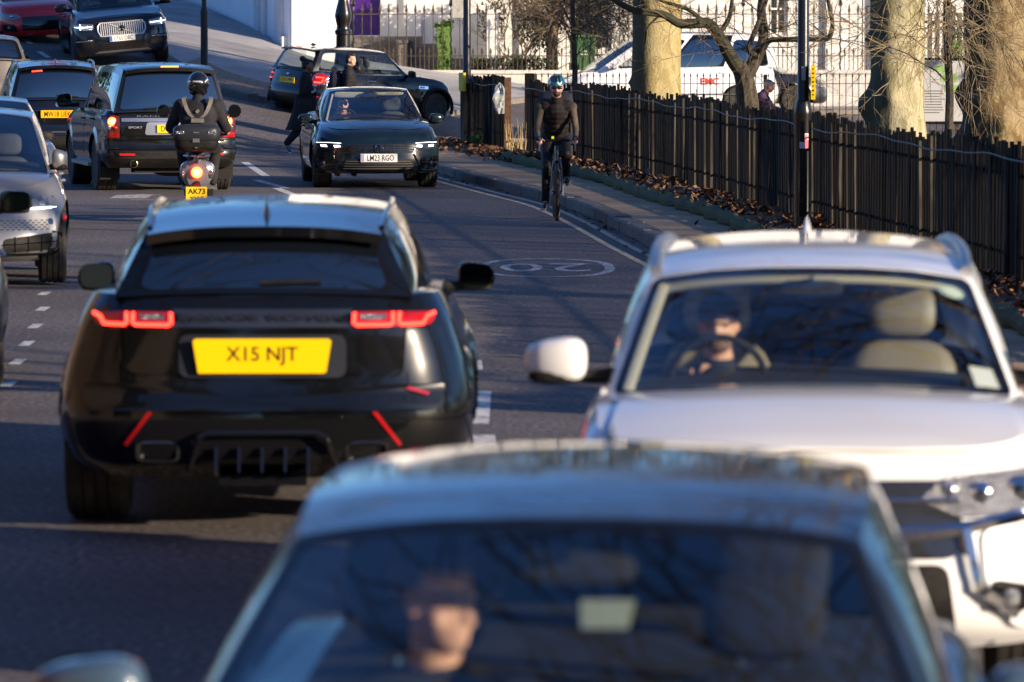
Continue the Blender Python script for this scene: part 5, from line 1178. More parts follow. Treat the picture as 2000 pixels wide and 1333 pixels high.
X3 = P(400, 106); p3 = post(400, 106, 'thin dark lamp post on the uphill corner pavement against the shaded white wall', .075, .05, 1.25, base=.12, m=mat('grey_black_post', (.02,.02,.022), .5))
# ---- timber fence
M['pale'] = mat('black_stained_timber', (.0035,.0033,.0032), .85, spec=.2, noise_=(22, (.019,.018,.017), .55, .85, (1,1,.06)), bump=(60,.5,.004,(1,1,.1)))
M['lit_edge'] = mat('sunlit_edge_post', (.018,.015,.012), .8, noise_=(9, (.15,.125,.09), .42, .70, (1,1,.1)))  # lighter timber tone: sun on the pale edges put into the colour
fence_x = curve([(0, 5.7), (20, 5.25), (42.4, 4.24), (56, 3.19), (73.5, 1.69), (84, .27), (86, -.10), (91, -.72), (96, -1.2)])
def zf(y): return .20
def timber(label, y0, y1, h=1.2):
    rt = empty('timber_fence', (fence_x(y0), y0, zf(y0))); tag(rt, label, 'fence', 'black timber fences'); rn = random.Random(int(y0)); o = Vector((fence_x(y0), y0, zf(y0)))
    mb = MB(); y = y0; ph = 0
    while y < y1:
        x = fence_x(y); sl_ = math.atan2(fence_x(y+.1)-x, .1); hh = h+.025*math.sin(y*.6)+rn.choice((0,0,0,.02,-.05))+rn.uniform(-.02,.02); w_ = .10+rn.uniform(-.02,.015)
        rr = rotm(rn.uniform(-.02,.02), rn.uniform(-.012,.012), -sl_+rn.uniform(-.05,.05))
        mb.box(Vector((x, y, zf(y)+hh/2))-o, (.022, w_, hh), rr); y += .160+rn.uniform(0,.025)
    mb.build('pale_panel', M['pale'], rt, smooth=False)
    y = y0+.1
    while y < y1:
        x = fence_x(y)-.030; hh = h-.05+rn.uniform(-.06,.03); mb = MB(); mb.box(Vector((x, y, zf(y)+hh/2))-o, (rn.uniform(.010,.032), .045, hh), rotm(0, rn.uniform(-.012,.012), 0)); mb.build('post', M['lit_edge'], rt, smooth=False); y += .75+rn.uniform(-.35,.55)  # thin light slips drawn as the sunlit edges of pales
    for z in (.28, .95):
        mb = MB(); pts = [Vector((fence_x(yy_)+.035, yy_, zf(yy_)+z))-o for yy_ in np.linspace(y0, y1, 30)]; mb.tube(pts, .016, 4); mb.build('rail', M['pale'], rt, smooth=False)
    mb = MB(); pts = []
    for yy_ in np.linspace(y0, y1, int((y1-y0)*3)): pts.append(Vector((fence_x(yy_)-.075, yy_, zf(yy_)+h-.13+.022*math.sin(yy_*.9)+.008*math.sin(yy_*2.9)))-o)
    mb.tube(pts, .0075, 5); mb.build('wire', mat('galvanised_wire', (.16,.16,.16), .45, .6), rt)
    return rt
timber('long black timber fence with a sagging wire, running from the cyclist to the right edge', 34, 84.2)
timber('short far length of black timber fence by the junction lamp post, beyond the gap', 86.3, 91.0)
gp_ = MB(); gp_.box((0,0,.62), (.11,.11,1.25)); g1 = gp_.build('gate_post', mat('rusty_brown_post', (.07,.035,.02), .8, noise_=(15,(.14,.07,.04),.4,.7)), smooth=False); g1.location = (P(992,85.2), 85.2, .18); tag(g1, 'rusty brown upright post in the gap between the two timber fences', 'post')
gp_ = MB(); gp_.box((0,0,.66), (.16,.14,1.32)); g1 = gp_.build('gate_post', M['pale'], smooth=False); g1.location = (P(1034,84.6), 84.6, .18); tag(g1, 'thick black fence post just behind the cyclist at the start of the long fence', 'post')
bg_ = MB()
def bagf(u, v):
    a = u*2*math.pi; r = (.11+.03*math.sin(3*a+5*v))*math.sin(math.pi*min(1, v*.92+.08))**.6; nz = noise.noise(Vector((math.cos(a)*2, math.sin(a)*2, v*5)))*.05
    return ((r+nz)*math.cos(a), (r*.5+nz)*math.sin(a), .52*v)
bg_.grid(bagf, 24, 16); b_ = bg_.build('plastic_bag', mat('clear_polythene', (.30,.33,.34), .15, coat=1, spec=.8)); b_.location = (P(979,85.9)-.02, 85.7, 1.30-.22); tag(b_, 'crumpled clear plastic bag caught on the far timber fence', 'bag'); b_.location.z = Zp(222, 85.7)
# low iron railing in the park
def lowrail(label, x0, x1, D, z0=.1, h=1.15):
    rt = empty('park_railing', (x0, D, z0)); tag(rt, label, 'railing'); mb = MB(); n = int((x1-x0)/.125)
    for k in range(n):
        x = k*.125; mb.tube([(x,0,0),(x,0,h)], .008, 4, caps=False); mb.lathe([(.008,0),(.018,.03),(.002,.10)], None, 5, (x,0,h))
    mb.build('railing_panel', M['ironrust'], rt)
    for z in (.12, h-.12): mb = MB(); mb.box(((x1-x0)/2,0,z), (x1-x0,.03,.012)); mb.build('rail', M['ironrust'], rt, smooth=False)
    for x in (0, (x1-x0)/2+.07, x1-x0-.6): mb = MB(); mb.box((x,0,h/2+.03), (.07,.07,h+.06)); mb.build('post', M['ironrust'], rt, smooth=False)
lowrail('low spiked iron railing behind the timber fence and the trees', .45, 9.2, 99)
# ---- fallen leaves and mossy edging
mo = MB(); pts = []; rs = []
rn = random.Random(5)
for y in np.arange(30, 83, .35):
    x = fence_x(y)-.66-.05*math.sin(y*.5); pts.append((x+rn.uniform(-.015,.015), y, .17+rn.uniform(-.01,.015))); rs.append(.085+.03*math.sin(y*4.4)+rn.uniform(-.012,.012))
mo.tube(pts, rs, 10); struct(mo, 'path_edging', mat('mossy_edging', (.085,.08,.05), .9, noise_=(6,(.10,.13,.045),.35,.65), bump=(30,.8,.02)))
def leafmat(name, cols):
    m = bpy.data.materials.new(name); m.use_nodes = True; nt = m.node_tree; b = nt.nodes['Principled BSDF']; b.inputs['Roughness'].default_value = .6
    ge = nt.nodes.new('ShaderNodeNewGeometry'); rp = nt.nodes.new('ShaderNodeValToRGB'); rp.color_ramp.interpolation = 'LINEAR'
    e = rp.color_ramp.elements; e[0].color = (*cols[0],1); e[1].color = (*cols[-1],1)
    for i, c_ in enumerate(cols[1:-1]): x = e.new((i+1)/(len(cols)-1)); x.color = (*c_,1)
    nt.links.new(ge.outputs['Random Per Island'], rp.inputs[0]); nt.links.new(rp.outputs[0], b.inputs['Base Color']); return m
M['leaf'] = leafmat('dead_leaves', [(.03,.014,.008),(.12,.05,.02),(.27,.12,.04),(.08,.04,.02),(.22,.14,.08),(.05,.025,.012)])
lv = MB(); rn = random.Random(11)
def leafquad(mb, p, s, e, rn, fold=.25):
    m_ = Euler(e).to_matrix(); a = [(-.5,0,0),(0,-.35,fold*.3),(.55,0,.0),(0,.35,fold*.3)]
    b = mb.pts([Vector(p)+m_ @ (Vector(q)*s) for q in a]); mb.face(b, b+1, b+2, b+3)
for i in range(7000):
    y = 34+rn.random()**1.0*49; cl_ = .5+.5*noise.noise(Vector((0, y*.45, 0))) ; dens = cl_
    if rn.random() > max(.06, (dens-.42)*3.2): continue
    t = abs(rn.gauss(0, .28)); x = fence_x(y)-.06-t
    if t > .62 and rn.random() > .15: continue
    if t > 1.6: continue
    z = (.22+.10*max(0, 1-t/.35)*rn.random()*cl_*1.6) if t < .6 else .14
    leafquad(lv, (x, y, z+.01), rn.uniform(.07,.16), (rn.uniform(-.9,.9), rn.uniform(-.9,.9), rn.uniform(0,6.3)), rn)
for i in range(1100):
    y = rn.uniform(80, 93); x = fence_x(y)-.1-abs(rn.gauss(0,.4)); leafquad(lv, (x, y, .16+rn.random()*.08), rn.uniform(.07,.15), (rn.uniform(-.9,.9), rn.uniform(-.9,.9), rn.uniform(0,6.3)), rn)
for i in range(260):
    y = rn.uniform(40, 90); x = KX(y)-.04-abs(rn.gauss(0,.10)); leafquad(lv, (x, y, .02), rn.uniform(.05,.10), (rn.uniform(-.4,.4), rn.uniform(-.4,.4), rn.uniform(0,6.3)), rn)
tag(lv.build('fallen_leaves', M['leaf'], smooth=False), 'drift of brown fallen leaves along the foot of the timber fence', 'leaves', kind='stuff')
# ---- foliage helpers
def clump(mb, c, r, n, s, rn, flat=1.0):
    for i in range(n):
        d = Vector((rn.gauss(0,1), rn.gauss(0,1), rn.gauss(0,1))).normalized()*(rn.random()**.45)
        p = Vector(c)+Vector((d.x*r[0], d.y*r[1], d.z*r[2])); leafquad(mb, p, s*rn.uniform(.6,1.3), (rn.uniform(-1.6,1.6), rn.uniform(-1.6,1.6), rn.uniform(0,6.3)), rn)
M['ivy'] = leafmat('ivy_leaves', [(.03,.07,.015),(.07,.15,.02),(.12,.24,.03),(.05,.10,.02)])
M['dark_leaf'] = leafmat('evergreen_leaves', [(.012,.022,.008),(.03,.045,.014),(.055,.075,.025),(.02,.03,.01)])
rn = random.Random(21)
iv = MB(); [clump(iv, (rn.uniform(-.12,.12),0,.05+.06*k), (.13,.12,.10), 80, .085, rn) for k in range(22)]; iv.box((0,.02,.6), (.30,.22,1.2)); o = iv.build('ivy_pillar', M['ivy'], smooth=False); o.location = (P(867,131), 131, Zp(140,131)); o.scale = (1.1,1.1,.95); tag(o, 'bright green ivy-covered pillar behind the railings, right of the purple door', 'ivy')
hd = MB(); clump(hd, (0,0,.2), (1.0,.35,.26), 1700, .07, rn); o = hd.build('low_hedge', M['dark_leaf'], smooth=False); o.location = (P(1015,131), 131.2, Zp(140,131)); tag(o, 'low clipped dark hedge behind the railings, beyond the cyclist', 'hedge')
hd = MB(); clump(hd, (0,0,.15), (.35,.25,.2), 600, .07, rn); o = hd.build('low_hedge', M['dark_leaf'], smooth=False); o.location = (P(935,131), 131.2, Zp(137,131)); tag(o, 'small dark shrub behind the railings just right of the junction lamp post', 'shrub')
gw = MB(); clump(gw, (0,0,.10), (.17,.16,.15), 900, .05, rn); o = gw.build('weed_clump', M['ivy'], smooth=False); o.location = (P(932,89), 89.0, .14); tag(o, 'bright green weed clump at the foot of the junction lamp post', 'weed')
gw = MB()
for k in range(40): x = rn.uniform(-.15,.15); gw.tube([(x,rn.uniform(-.1,.1),0),(x+rn.uniform(-.08,.08),0,rn.uniform(.15,.6))], [.006,.002], 3)
o = gw.build('dry_grass', mat('straw_stems', (.30,.22,.10), .7)); o.location = (P(1008,84.4), 84.4, .18); tag(o, 'dry straw-coloured stems beside the rusty post', 'grass tuft')
gw = MB(); clump(gw, (0,0,.08), (.14,.12,.12), 350, .045, rn); o = gw.build('weed_clump', M['ivy'], smooth=False); o.location = (P(1006,84.9), 84.9, .16); tag(o, 'green grass tuft between the rusty post and the thick black post', 'weed')
# ---- trees
ZMIN = [-99]
def grow(mb, p, d, r, ln, depth, rn, wob=.25, droop=0, kids=(2,3), rmin=.004, spread=.6):
    n = max(3, int(ln/ (.16 if depth > 1 else .10))); n = min(n, 9); pts = [Vector(p)]; rs = [r]; d = Vector(d).normalized()
    for i in range(n):
        d = (d+Vector((rn.uniform(-wob,wob), rn.uniform(-wob,wob), rn.uniform(-wob,wob)*.7-droop*.12))).normalized(); q_ = pts[-1]+d*ln/n; q_.z = max(q_.z, ZMIN[0]); pts.append(q_); rs.append(max(rmin*.7, r*(1-.5*(i+1)/n)))
    mb.tube(pts, rs, 3 if r < .015 else (5 if r < .05 else 8), caps=False)
    if depth <= 0: return
    for k in range(rn.randint(*kids)):
        i = rn.randint(max(1, n//3), n); ax = Vector((rn.gauss(0,1), rn.gauss(0,1), rn.gauss(0,1))); nd = (d+ax.normalized()*spread*rn.uniform(.6,1.4)).normalized()
        grow(mb, pts[i], nd, max(rmin, rs[i]*rn.uniform(.5,.75)), ln*rn.uniform(.55,.85), depth-1, rn, wob, droop, kids, rmin, spread)
    grow(mb, pts[-1], d, max(rmin, rs[-1]*.9), ln*.75, depth-1, rn, wob, droop, kids, rmin, spread)
def barkmat(name, c1, c2, c3, shade_moss, sc=3.5):
    m = bpy.data.materials.new(name); m.use_nodes = True; nt = m.node_tree; b = nt.nodes['Principled BSDF']; b.inputs['Roughness'].default_value = .85; N = nt.nodes.new; L = nt.links.new
    tc = N('ShaderNodeTexCoord'); mp = N('ShaderNodeMapping'); mp.inputs['Scale'].default_value = (1,1,.55); L(tc.outputs['Object'], mp.inputs[0])
    n1 = N('ShaderNodeTexNoise'); n1.inputs['Scale'].default_value = sc; n1.inputs['Detail'].default_value = 6; n1.inputs['Roughness'].default_value = .6; L(mp.outputs[0], n1.inputs['Vector'])
    n2 = N('ShaderNodeTexVoronoi'); n2.inputs['Scale'].default_value = sc*2.3; L(mp.outputs[0], n2.inputs['Vector'])
    n3 = N('ShaderNodeTexNoise'); n3.inputs['Scale'].default_value = 30; n3.inputs['Detail'].default_value = 5; L(mp.outputs[0], n3.inputs['Vector'])
    r = N('ShaderNodeValToRGB'); e = r.color_ramp.elements; e[0].position = .36; e[0].color = (*c1,1); e[1].position = .60; e[1].color = (*c2,1); x = e.new(.47); x.color = (*c3,1)
    ds = N('ShaderNodeMix'); ds.data_type = 'VECTOR'; ds.inputs['Factor'].default_value = .12; L(mp.outputs[0], ds.inputs[4]); L(n3.outputs['Color'], ds.inputs[5]); L(ds.outputs[1], n2.inputs['Vector'])
    sp_ = N('ShaderNodeSeparateColor'); L(n2.outputs['Color'], sp_.inputs[0]); f1 = N('ShaderNodeMath'); f1.operation = 'MULTIPLY_ADD'; f1.inputs[1].default_value = .34; f1.inputs[2].default_value = -.17; L(sp_.outputs[0], f1.inputs[0]); f2 = N('ShaderNodeMath'); L(f1.outputs[0], f2.inputs[0]); L(n1.outputs['Fac'], f2.inputs[1]); L(f2.outputs[0], r.inputs[0])
    sx = N('ShaderNodeSeparateXYZ'); L(tc.outputs['Object'], sx.inputs[0])      # moss tone painted on the left: mossy growth together with the trunk's shaded side
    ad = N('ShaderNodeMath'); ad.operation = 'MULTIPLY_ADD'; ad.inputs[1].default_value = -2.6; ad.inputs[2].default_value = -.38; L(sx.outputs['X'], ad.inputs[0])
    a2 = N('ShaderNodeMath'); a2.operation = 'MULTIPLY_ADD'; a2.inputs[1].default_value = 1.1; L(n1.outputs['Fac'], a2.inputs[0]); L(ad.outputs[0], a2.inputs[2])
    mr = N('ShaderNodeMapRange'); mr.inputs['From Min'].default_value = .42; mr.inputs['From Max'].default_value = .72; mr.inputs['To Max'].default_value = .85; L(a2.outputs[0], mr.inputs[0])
    mx = N('ShaderNodeMix'); mx.data_type = 'RGBA'; L(mr.outputs[0], mx.inputs['Factor']); L(r.outputs[0], mx.inputs['A']); mx.inputs['B'].default_value = (*shade_moss,1)
    m2 = N('ShaderNodeMix'); m2.data_type = 'RGBA'; m2.blend_type = 'MULTIPLY'; m2.inputs['Factor'].default_value = .5; L(mx.outputs['Result'], m2.inputs['A']); L(n3.outputs['Fac'], m2.inputs['B'])
    L(m2.outputs['Result'], b.inputs['Base Color']); bp = N('ShaderNodeBump'); bp.inputs['Strength'].default_value = .7; bp.inputs['Distance'].default_value = .02; L(n3.outputs['Fac'], bp.inputs['Height']); L(bp.outputs[0], b.inputs['Normal'])
    return m
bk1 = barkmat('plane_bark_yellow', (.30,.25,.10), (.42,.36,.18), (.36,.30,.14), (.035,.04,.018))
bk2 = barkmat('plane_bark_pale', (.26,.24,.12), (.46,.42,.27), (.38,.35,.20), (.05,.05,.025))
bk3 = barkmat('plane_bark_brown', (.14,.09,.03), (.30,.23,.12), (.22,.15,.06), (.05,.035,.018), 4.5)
M['twig'] = mat('twig_bark', (.085,.062,.04), .8, noise_=(3,(.16,.12,.07),.4,.7))
M['twigpale'] = mat('pale_twig_bark', (.13,.10,.055), .8, noise_=(3,(.24,.19,.10),.4,.7))
def bigtree(label, px, D, w_, bark, burrs, seed, H=7.5, z0=.15, crown=True):
    rn = random.Random(seed); X = P(px, D); rt = empty('plane_tree', (X, D, z0)); tag(rt, label, 'tree', 'plane trees in the park')
    mb = MB()
    def f(u, v):
        a = u*2*math.pi; z = v*H; r = w_/2*(1+.35*math.exp(-z*3)-.12*v); d = Vector((math.cos(a), math.sin(a), z*.5))
        r *= 1+.10*noise.noise(d*1.3+Vector((seed,0,0)))+.04*noise.noise(d*5)
        for ba, bz, bs in burrs:
            q = ((math.atan2(math.sin(a-ba), math.cos(a-ba)))*w_/2)**2+(z-bz)**2; r += bs*math.exp(-q/(bs*bs*1.6))*(1+.25*noise.noise(Vector((a*4, z*9, seed))))
        return (r*math.cos(a), r*math.sin(a), z)
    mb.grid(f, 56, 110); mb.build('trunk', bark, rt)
    if crown:
        for k in range(5):
            a = k*1.26+rn.random(); lb = MB(); grow(lb, (0,0,H-.6), (math.cos(a)*.7, math.sin(a)*.7, .8), w_*.22, 3.2, 2, rn, .18, 0, (2,3), .02, .6); lb.build('limb', bark, rt)
        tw = MB()
        for k in range(26): a = rn.random()*6.28; q_ = rn.uniform(.3, 2.6); grow(tw, (math.cos(a)*q_, math.sin(a)*q_, H+.6+rn.random()*6), (math.cos(a), math.sin(a), .75), .09, 3.0, 3, rn, .25, .05, (2,3), .016, .8)
        tw.build('twigs', M['twig'], rt)
    return rt
bigtree('pale yellow plane trunk with a mossy, shade-painted left side, left of the forked bare tree', 1281, 92, .90, bk1, [(math.pi, 1.1, .05)], 3)
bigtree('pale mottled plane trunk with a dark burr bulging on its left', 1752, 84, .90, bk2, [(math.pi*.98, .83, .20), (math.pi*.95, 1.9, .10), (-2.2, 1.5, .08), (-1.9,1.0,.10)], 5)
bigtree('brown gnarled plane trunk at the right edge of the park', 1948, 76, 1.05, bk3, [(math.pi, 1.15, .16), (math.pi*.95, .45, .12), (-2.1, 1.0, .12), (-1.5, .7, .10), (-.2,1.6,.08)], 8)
# forked bare tree
def pxs(L, D): return [W3(a, b, D) for a, b in L]
ft = empty('forked_tree', (P(1458,88), 88, .15)); tag(ft, 'dark forked bare tree with a long limb reaching left in front of the yellow trunk', 'tree'); o_ = Vector(ft.location)
bkd = barkmat('dark_wet_bark', (.03,.026,.018), (.075,.062,.042), (.05,.042,.028), (.03,.035,.015), 6)
def limb(L, r0, r1, D, name='limb', dy=0):
    pts = pxs(L, D); n = len(pts); fx, fy, fz = (curve([(i, p[k]) for i, p in enumerate(pts)]) for k in range(3)); m_ = (n-1)*5
    P_ = [Vector((fx(i/5), fy(i/5)+dy*i/m_, fz(i/5)))-o_ for i in range(m_+1)]
    mb = MB(); rr_ = [r0+(r1-r0)*i/m_ for i in range(m_+1)]; rr_ = [q*(1+.13*noise.noise(p*3)) for q, p in zip(rr_, P_)]; mb.tube(P_, rr_, 10); mb.build(name, bkd, ft); return P_
limb([(1462,262),(1460,200),(1452,150),(1440,125)], .21, .14, 88, 'trunk')
a_ = limb([(1446,140),(1425,110),(1402,70),(1375,45),(1330,47),(1290,28),(1240,22),(1180,-10)], .13, .045, 88, dy=-1.0)
b_ = limb([(1458,150),(1478,110),(1492,70),(1488,20),(1500,-40)], .12, .07, 88, dy=.5)
c_ = limb([(1482,112),(1506,78),(1560,77),(1612,76),(1622,50),(1612,0)], .055, .035, 88, dy=-.5)
limb([(1400,72),(1425,30),(1430,-10)], .05, .03, 88); limb([(1375,45),(1345,20),(1300,5),(1255,-10)], .04, .02, 88); limb([(1290,28),(1262,60),(1258,110)], .02, .01, 88)
limb([(1478,112),(1462,95),(1478,50),(1500,-10)], .06, .03, 88)
tw = MB(); rn = random.Random(2)
for S_ in (a_, b_, c_):
    for k in range(16):
        p = S_[rn.randint(4, len(S_)-1)]; grow(tw, p, (rn.uniform(-1,1), rn.uniform(-.6,.6), rn.uniform(-.3,1)), .014, .75, 3, rn, .28, .1, (1,3), .003, .8)
tw.build('twigs', M['twig'], ft)
# low whippy twigs hanging in front of the trunks (a young tree behind the fence)
def whips(label, px, D, spec, seed, m, pxr, n=26, pyr=(-40, 120), up=.2, base=None):
    rt = empty('bare_tree', (P(px, D), D, .15)); tag(rt, label, 'tree'); rn = random.Random(seed); tr = MB(); o = Vector(rt.location)
    top = Vector((0, 0, 3.6)); tr.tube([(0,0,0),(.03,0,1.2),(-.02,.05,2.4),tuple(top)], [.07,.055,.045,.035], 8); tr.build('trunk', bkd, rt); tw = MB()
    for k in range(n):
        z = rn.uniform(1.4, 3.8); q = W3(rn.uniform(*pxr), rn.uniform(*pyr), D+rn.uniform(-2.5,2.5))-o; s_ = Vector((0,0,z)); d = q-s_; L_ = d.length
        pts = [s_+d*t+Vector((0,0,(.35*math.sin(t*math.pi)*L_*.25)))+Vector((rn.uniform(-.03,.03), rn.uniform(-.03,.03), rn.uniform(-.03,.03))) for t in np.linspace(0,1,10)]
        tw.tube(pts, [.013*(1-t*.75) for t in np.linspace(0,1,10)], 5, caps=False)
        for j in range(9): grow(tw, pts[rn.randint(2,9)], (d.normalized()+Vector((rn.uniform(-.8,.8), rn.uniform(-.6,.6), rn.uniform(-.7,.7)))), .0075, .5, 2, rn, .25, .1, (1,2), .0028, .7)
    tw.build('twigs', m, rt); return rt
whips('bare sapling whose pale twigs cross the two plane trunks on the right', 1850, 70, None, 31, M['twigpale'], (1560, 2080), 26, (-30, 245))
whips('bare tree with thin brown twigs above the cyclist and the shrubs', 1120, 101, None, 33, M['twig'], (985, 1300), 34, (-30, 100))
# evergreen shrub mass by the bin, brushwood
sh = empty('evergreen_shrub', (P(1060,132), 132.5, .4)); sh.scale = (1.18,1.18,1.12); tag(sh, 'dark evergreen shrub with a sunlit trunk behind the railings above the cyclist', 'shrub'); rn = random.Random(9); mb = MB()
for cx_, cz_, rx_, rz_, n in ((-.1,1.7,.6,.75,2300),(.55,2.3,.6,.6,1600),(-.55,2.6,.5,.5,1200),(1.0,1.5,.45,.6,900)): clump(mb, (cx_,0,cz_), (rx_,.5,rz_), n, .075, rn)
tr = MB(); tr.tube([(.25,-.25,0),(.22,-.25,1.2),(.30,-.2,2.6)], [.12,.10,.09], 10); tr.build('trunk', mat('sunlit_bark', (.22,.15,.08), .8, noise_=(8,(.34,.24,.13),.4,.7)), sh)
for cx_, cz_, rx_, rz_, n in ((1.9,2.3,.7,.6,700),(.9,2.6,.6,.5,900),(-1.1,1.7,.35,.6,500)): clump(mb, (cx_,.1,cz_), (rx_,.4,rz_), n, .07, rn)
tw = MB()
for k in range(70): grow(tw, (rn.uniform(-1.0,2.3), rn.uniform(-.4,.2), rn.uniform(.4,1.6)), (rn.uniform(-.7,.7), -.2, 1), .016, .8, 3, rn, .25, 0, (1,3), .004, .7)
mb.build('foliage', M['dark_leaf'], sh, smooth=False); tw.build('twigs', M['twig'], sh)
wb_ = empty('wheelie_bin', (P(1138,131.6), 131.6, Zp(138,131.6)), R(12)); wb_.scale = (1.15,1.1,1.0); tag(wb_, 'dark green wheelie bin behind the railings right of the evergreen shrub', 'bin')
gm = mat('bin_green', (.03,.10,.03), .45); mb = MB(); mb.box((0,0,.42), (.50,.55,.84), taper=1.0); k = len(mb.v)-8
for i in range(4): v = mb.v[k+i]; mb.v[k+i] = (v[0]*.82, v[1]*.82, v[2])
mb.build('bin_body', gm, wb_, smooth=False); mb = MB(); mb.box((0,-.02,.87), (.56,.62,.07), rotm(R(-4))); mb.tube([(-.24,.34,.9),(.24,.34,.9)], .02, 8); mb.build('lid', gm, wb_, smooth=False)
for sx in (-1,1): mb = MB(); mb.lathe([(.10,-.025),(.10,.025)], axis_m((1,0,0)), 16, (sx*.22,.24,.10)); mb.build('wheel', M['tyre'], wb_)
for z in (.50,.42): q = MB(); q.box((-.02,-.262,z), (.18,.004,.03)); q.build('printed_mark', mat('bin_print', (.35,.5,.35), .6), wb_, smooth=False)
# park notice board
nb = empty('notice_board', (P(1850,95), 95, .1)); tag(nb, 'pale park notice board with green headings between the two right trunks', 'notice board')
mb = MB(); mb.box((0,0,.95), (1.25,.05,1.12)); mb.build('board', mat('board_paper', (.42,.44,.46), .5), nb, smooth=False)
mb = MB(); mb.box((0,0,1.54), (1.33,.08,.05)); mb.box((0,0,.36), (1.33,.08,.05)); mb.box((-.65,0,.76), (.05,.07,1.52)); mb.box((.65,0,.76), (.05,.07,1.52)); mb.build('frame', M['black'], nb, smooth=False)
for x, z, w_, h_, cc in ((-.10,1.36,.34,.10,(.22,.42,.10)),(.02,1.20,.30,.16,(.30,.50,.15)),(.06,1.0,.24,.12,(.22,.42,.10))): q = MB(); q.box((x,-.027,z),(w_,.006,h_)); q.build('heading_panel', mat('green_print', cc, .5), nb, smooth=False)
for k in range(9): q = MB(); q.box((-.30+.04*(k % 2),-.027,.95-.05*k),(.42-.06*(k % 3),.005,.014)); q.build('text_line', M['greyseat'], nb, smooth=False)
gf = MB()
for k in range(14): gf.box((k*.16,0,.55),(.10,.03,1.1))
gf.box((1.05,.04,.9),(2.2,.03,.06)); o = gf.build('slat_fence', mat('grey_slats', (.13,.12,.11), .7), smooth=False); o.location = (P(1800,110), 110, Zp(125,110)-.0); tag(o, 'grey vertical slat screen behind the notice board', 'fence')
sb = MB(); clump(sb, (0,0,.4), (.22,.2,.5), 700, .07, rn); o = sb.build('green_shrub', M['ivy'], smooth=False); o.location = (P(1862,109), 109, 1.2); tag(o, 'bright green shrub in front of the grey slat screen', 'shrub')
# ---- surroundings outside the frame: park trees on the sunny side, evergreens added for shade and dark reflections, houses on the left
for i, (x, y) in enumerate([(13,24),(15,36),(19,48),(7.5,24),(8,9)]):
    ZMIN[0] = 3.7 if i > 2 else -99
    rn = random.Random(50+i); rt = empty('park_tree', (x, y, 0)); tag(rt, ['bare park tree level with the black coupe SUV, outside the photograph','bare park tree level with the parked grey car, outside the photograph','bare park tree level with the speed roundel, outside the photograph','spreading bare tree just off the right edge beside the white SUV','spreading bare tree just off the right edge beside the nearest car'][i], 'tree', 'bare park trees beside the road')
    tr = MB(); tr.tube([(0,0,0),(.1,0,2),(0,.1,4),(.05,0,6)], [.38,.30,.26,.20], 12); tr.build('trunk', bkd, rt); lb = MB()
    for k in range(6): a = k*1.05+rn.random(); grow(lb, (0,0,2.6+rn.random()*3), (math.cos(a)*.8, math.sin(a)*.8, .7), .11, 2.4, 3, rn, .2, 0, (2,3), .012, .7)
    if i > 2:
        for k in range(7): a = 2.2+k*.32; grow(lb, (0,0,4+k*.35), (math.cos(a), math.sin(a), .42), .13, 4.2, 4, rn, .16, .0, (2,3), .014, .55)
    lb.build('limb', M['twig'], rt)
ZMIN[0] = -99
rn = random.Random(41); ev = empty('added_shade_oak', (20, 90.5, 0)); tag(ev, 'dense evergreen oak added out of view to shade the uphill corner', 'tree'); fo = MB()  # unseen tree put here to shade the dark SUV and corner pavement
for k in range(16): clump(fo, (rn.uniform(-3,3), rn.uniform(-2,2), rn.uniform(5,13)), (2.2,1.8,1.9), 420, .5, rn)
fo.build('foliage', M['dark_leaf'], ev, smooth=False); tr = MB(); tr.tube([(0,0,0),(.1,0,4),(0,0,9)], [.5,.4,.2], 12); tr.build('trunk', bkd, ev)
rn = random.Random(77); wd = MB()  # unseen tree masses added to darken what the paintwork reflects
for k in range(70):      # behind the camera and to the left of it
    t = rn.random(); cx_, cy_ = ((rn.uniform(-30, 9), rn.uniform(-24, -9)) if t < .6 else (rn.uniform(-42, -30), rn.uniform(-10, 55)) if t < .85 else (rn.uniform(9, 30), rn.uniform(-45, -30))); hh = rn.uniform(10, 19)
    clump(wd, (cx_, cy_, hh*.5), (3.6, 3.0, hh*.55), 420, 1.0, rn)
for k in range(44):      # far side of the park and beyond the houses
    t = rn.random(); cx_, cy_ = ((rn.uniform(62, 75), rn.uniform(0, 120)) if t < .5 else (rn.uniform(-40, 50), rn.uniform(150, 165))); hh = rn.uniform(9, 12) if t < .5 else rn.uniform(16, 24)
    clump(wd, (cx_, cy_, hh*.5), (4.5, 3.0, hh*.55), 320, 1.2, rn)
tag(wd.build('added_woodland', M['dark_leaf'], smooth=False), 'unseen evergreen belt added around the street to darken car reflections', 'added_woodland', kind='stuff')
for i, (x, y, L_) in enumerate([(-17, 14, 14), (-18, 30, 14), (-21, 46, 14), (-25, 62, 14)]):
    house(['brick terrace nearest the camera on the left, outside the photograph','second brick terrace on the left, outside the photograph','third brick terrace on the left, outside the photograph','brick terrace farthest up the left side, outside the photograph'][i], (x, y), (x-.8*(i > 0)-.5, y-L_+.3), 8, 9, [(2,3.2,1.5,3.2),(5.5,6.7,1.5,3.2),(9.5,10.7,1.5,3.2),(2,3.2,5,6.7),(5.5,6.7,5,6.7),(9.5,10.7,5,6.7)], m=mat('stock_brick', (.13,.09,.06), .85, noise_=(8,(.09,.06,.04),.4,.6)))
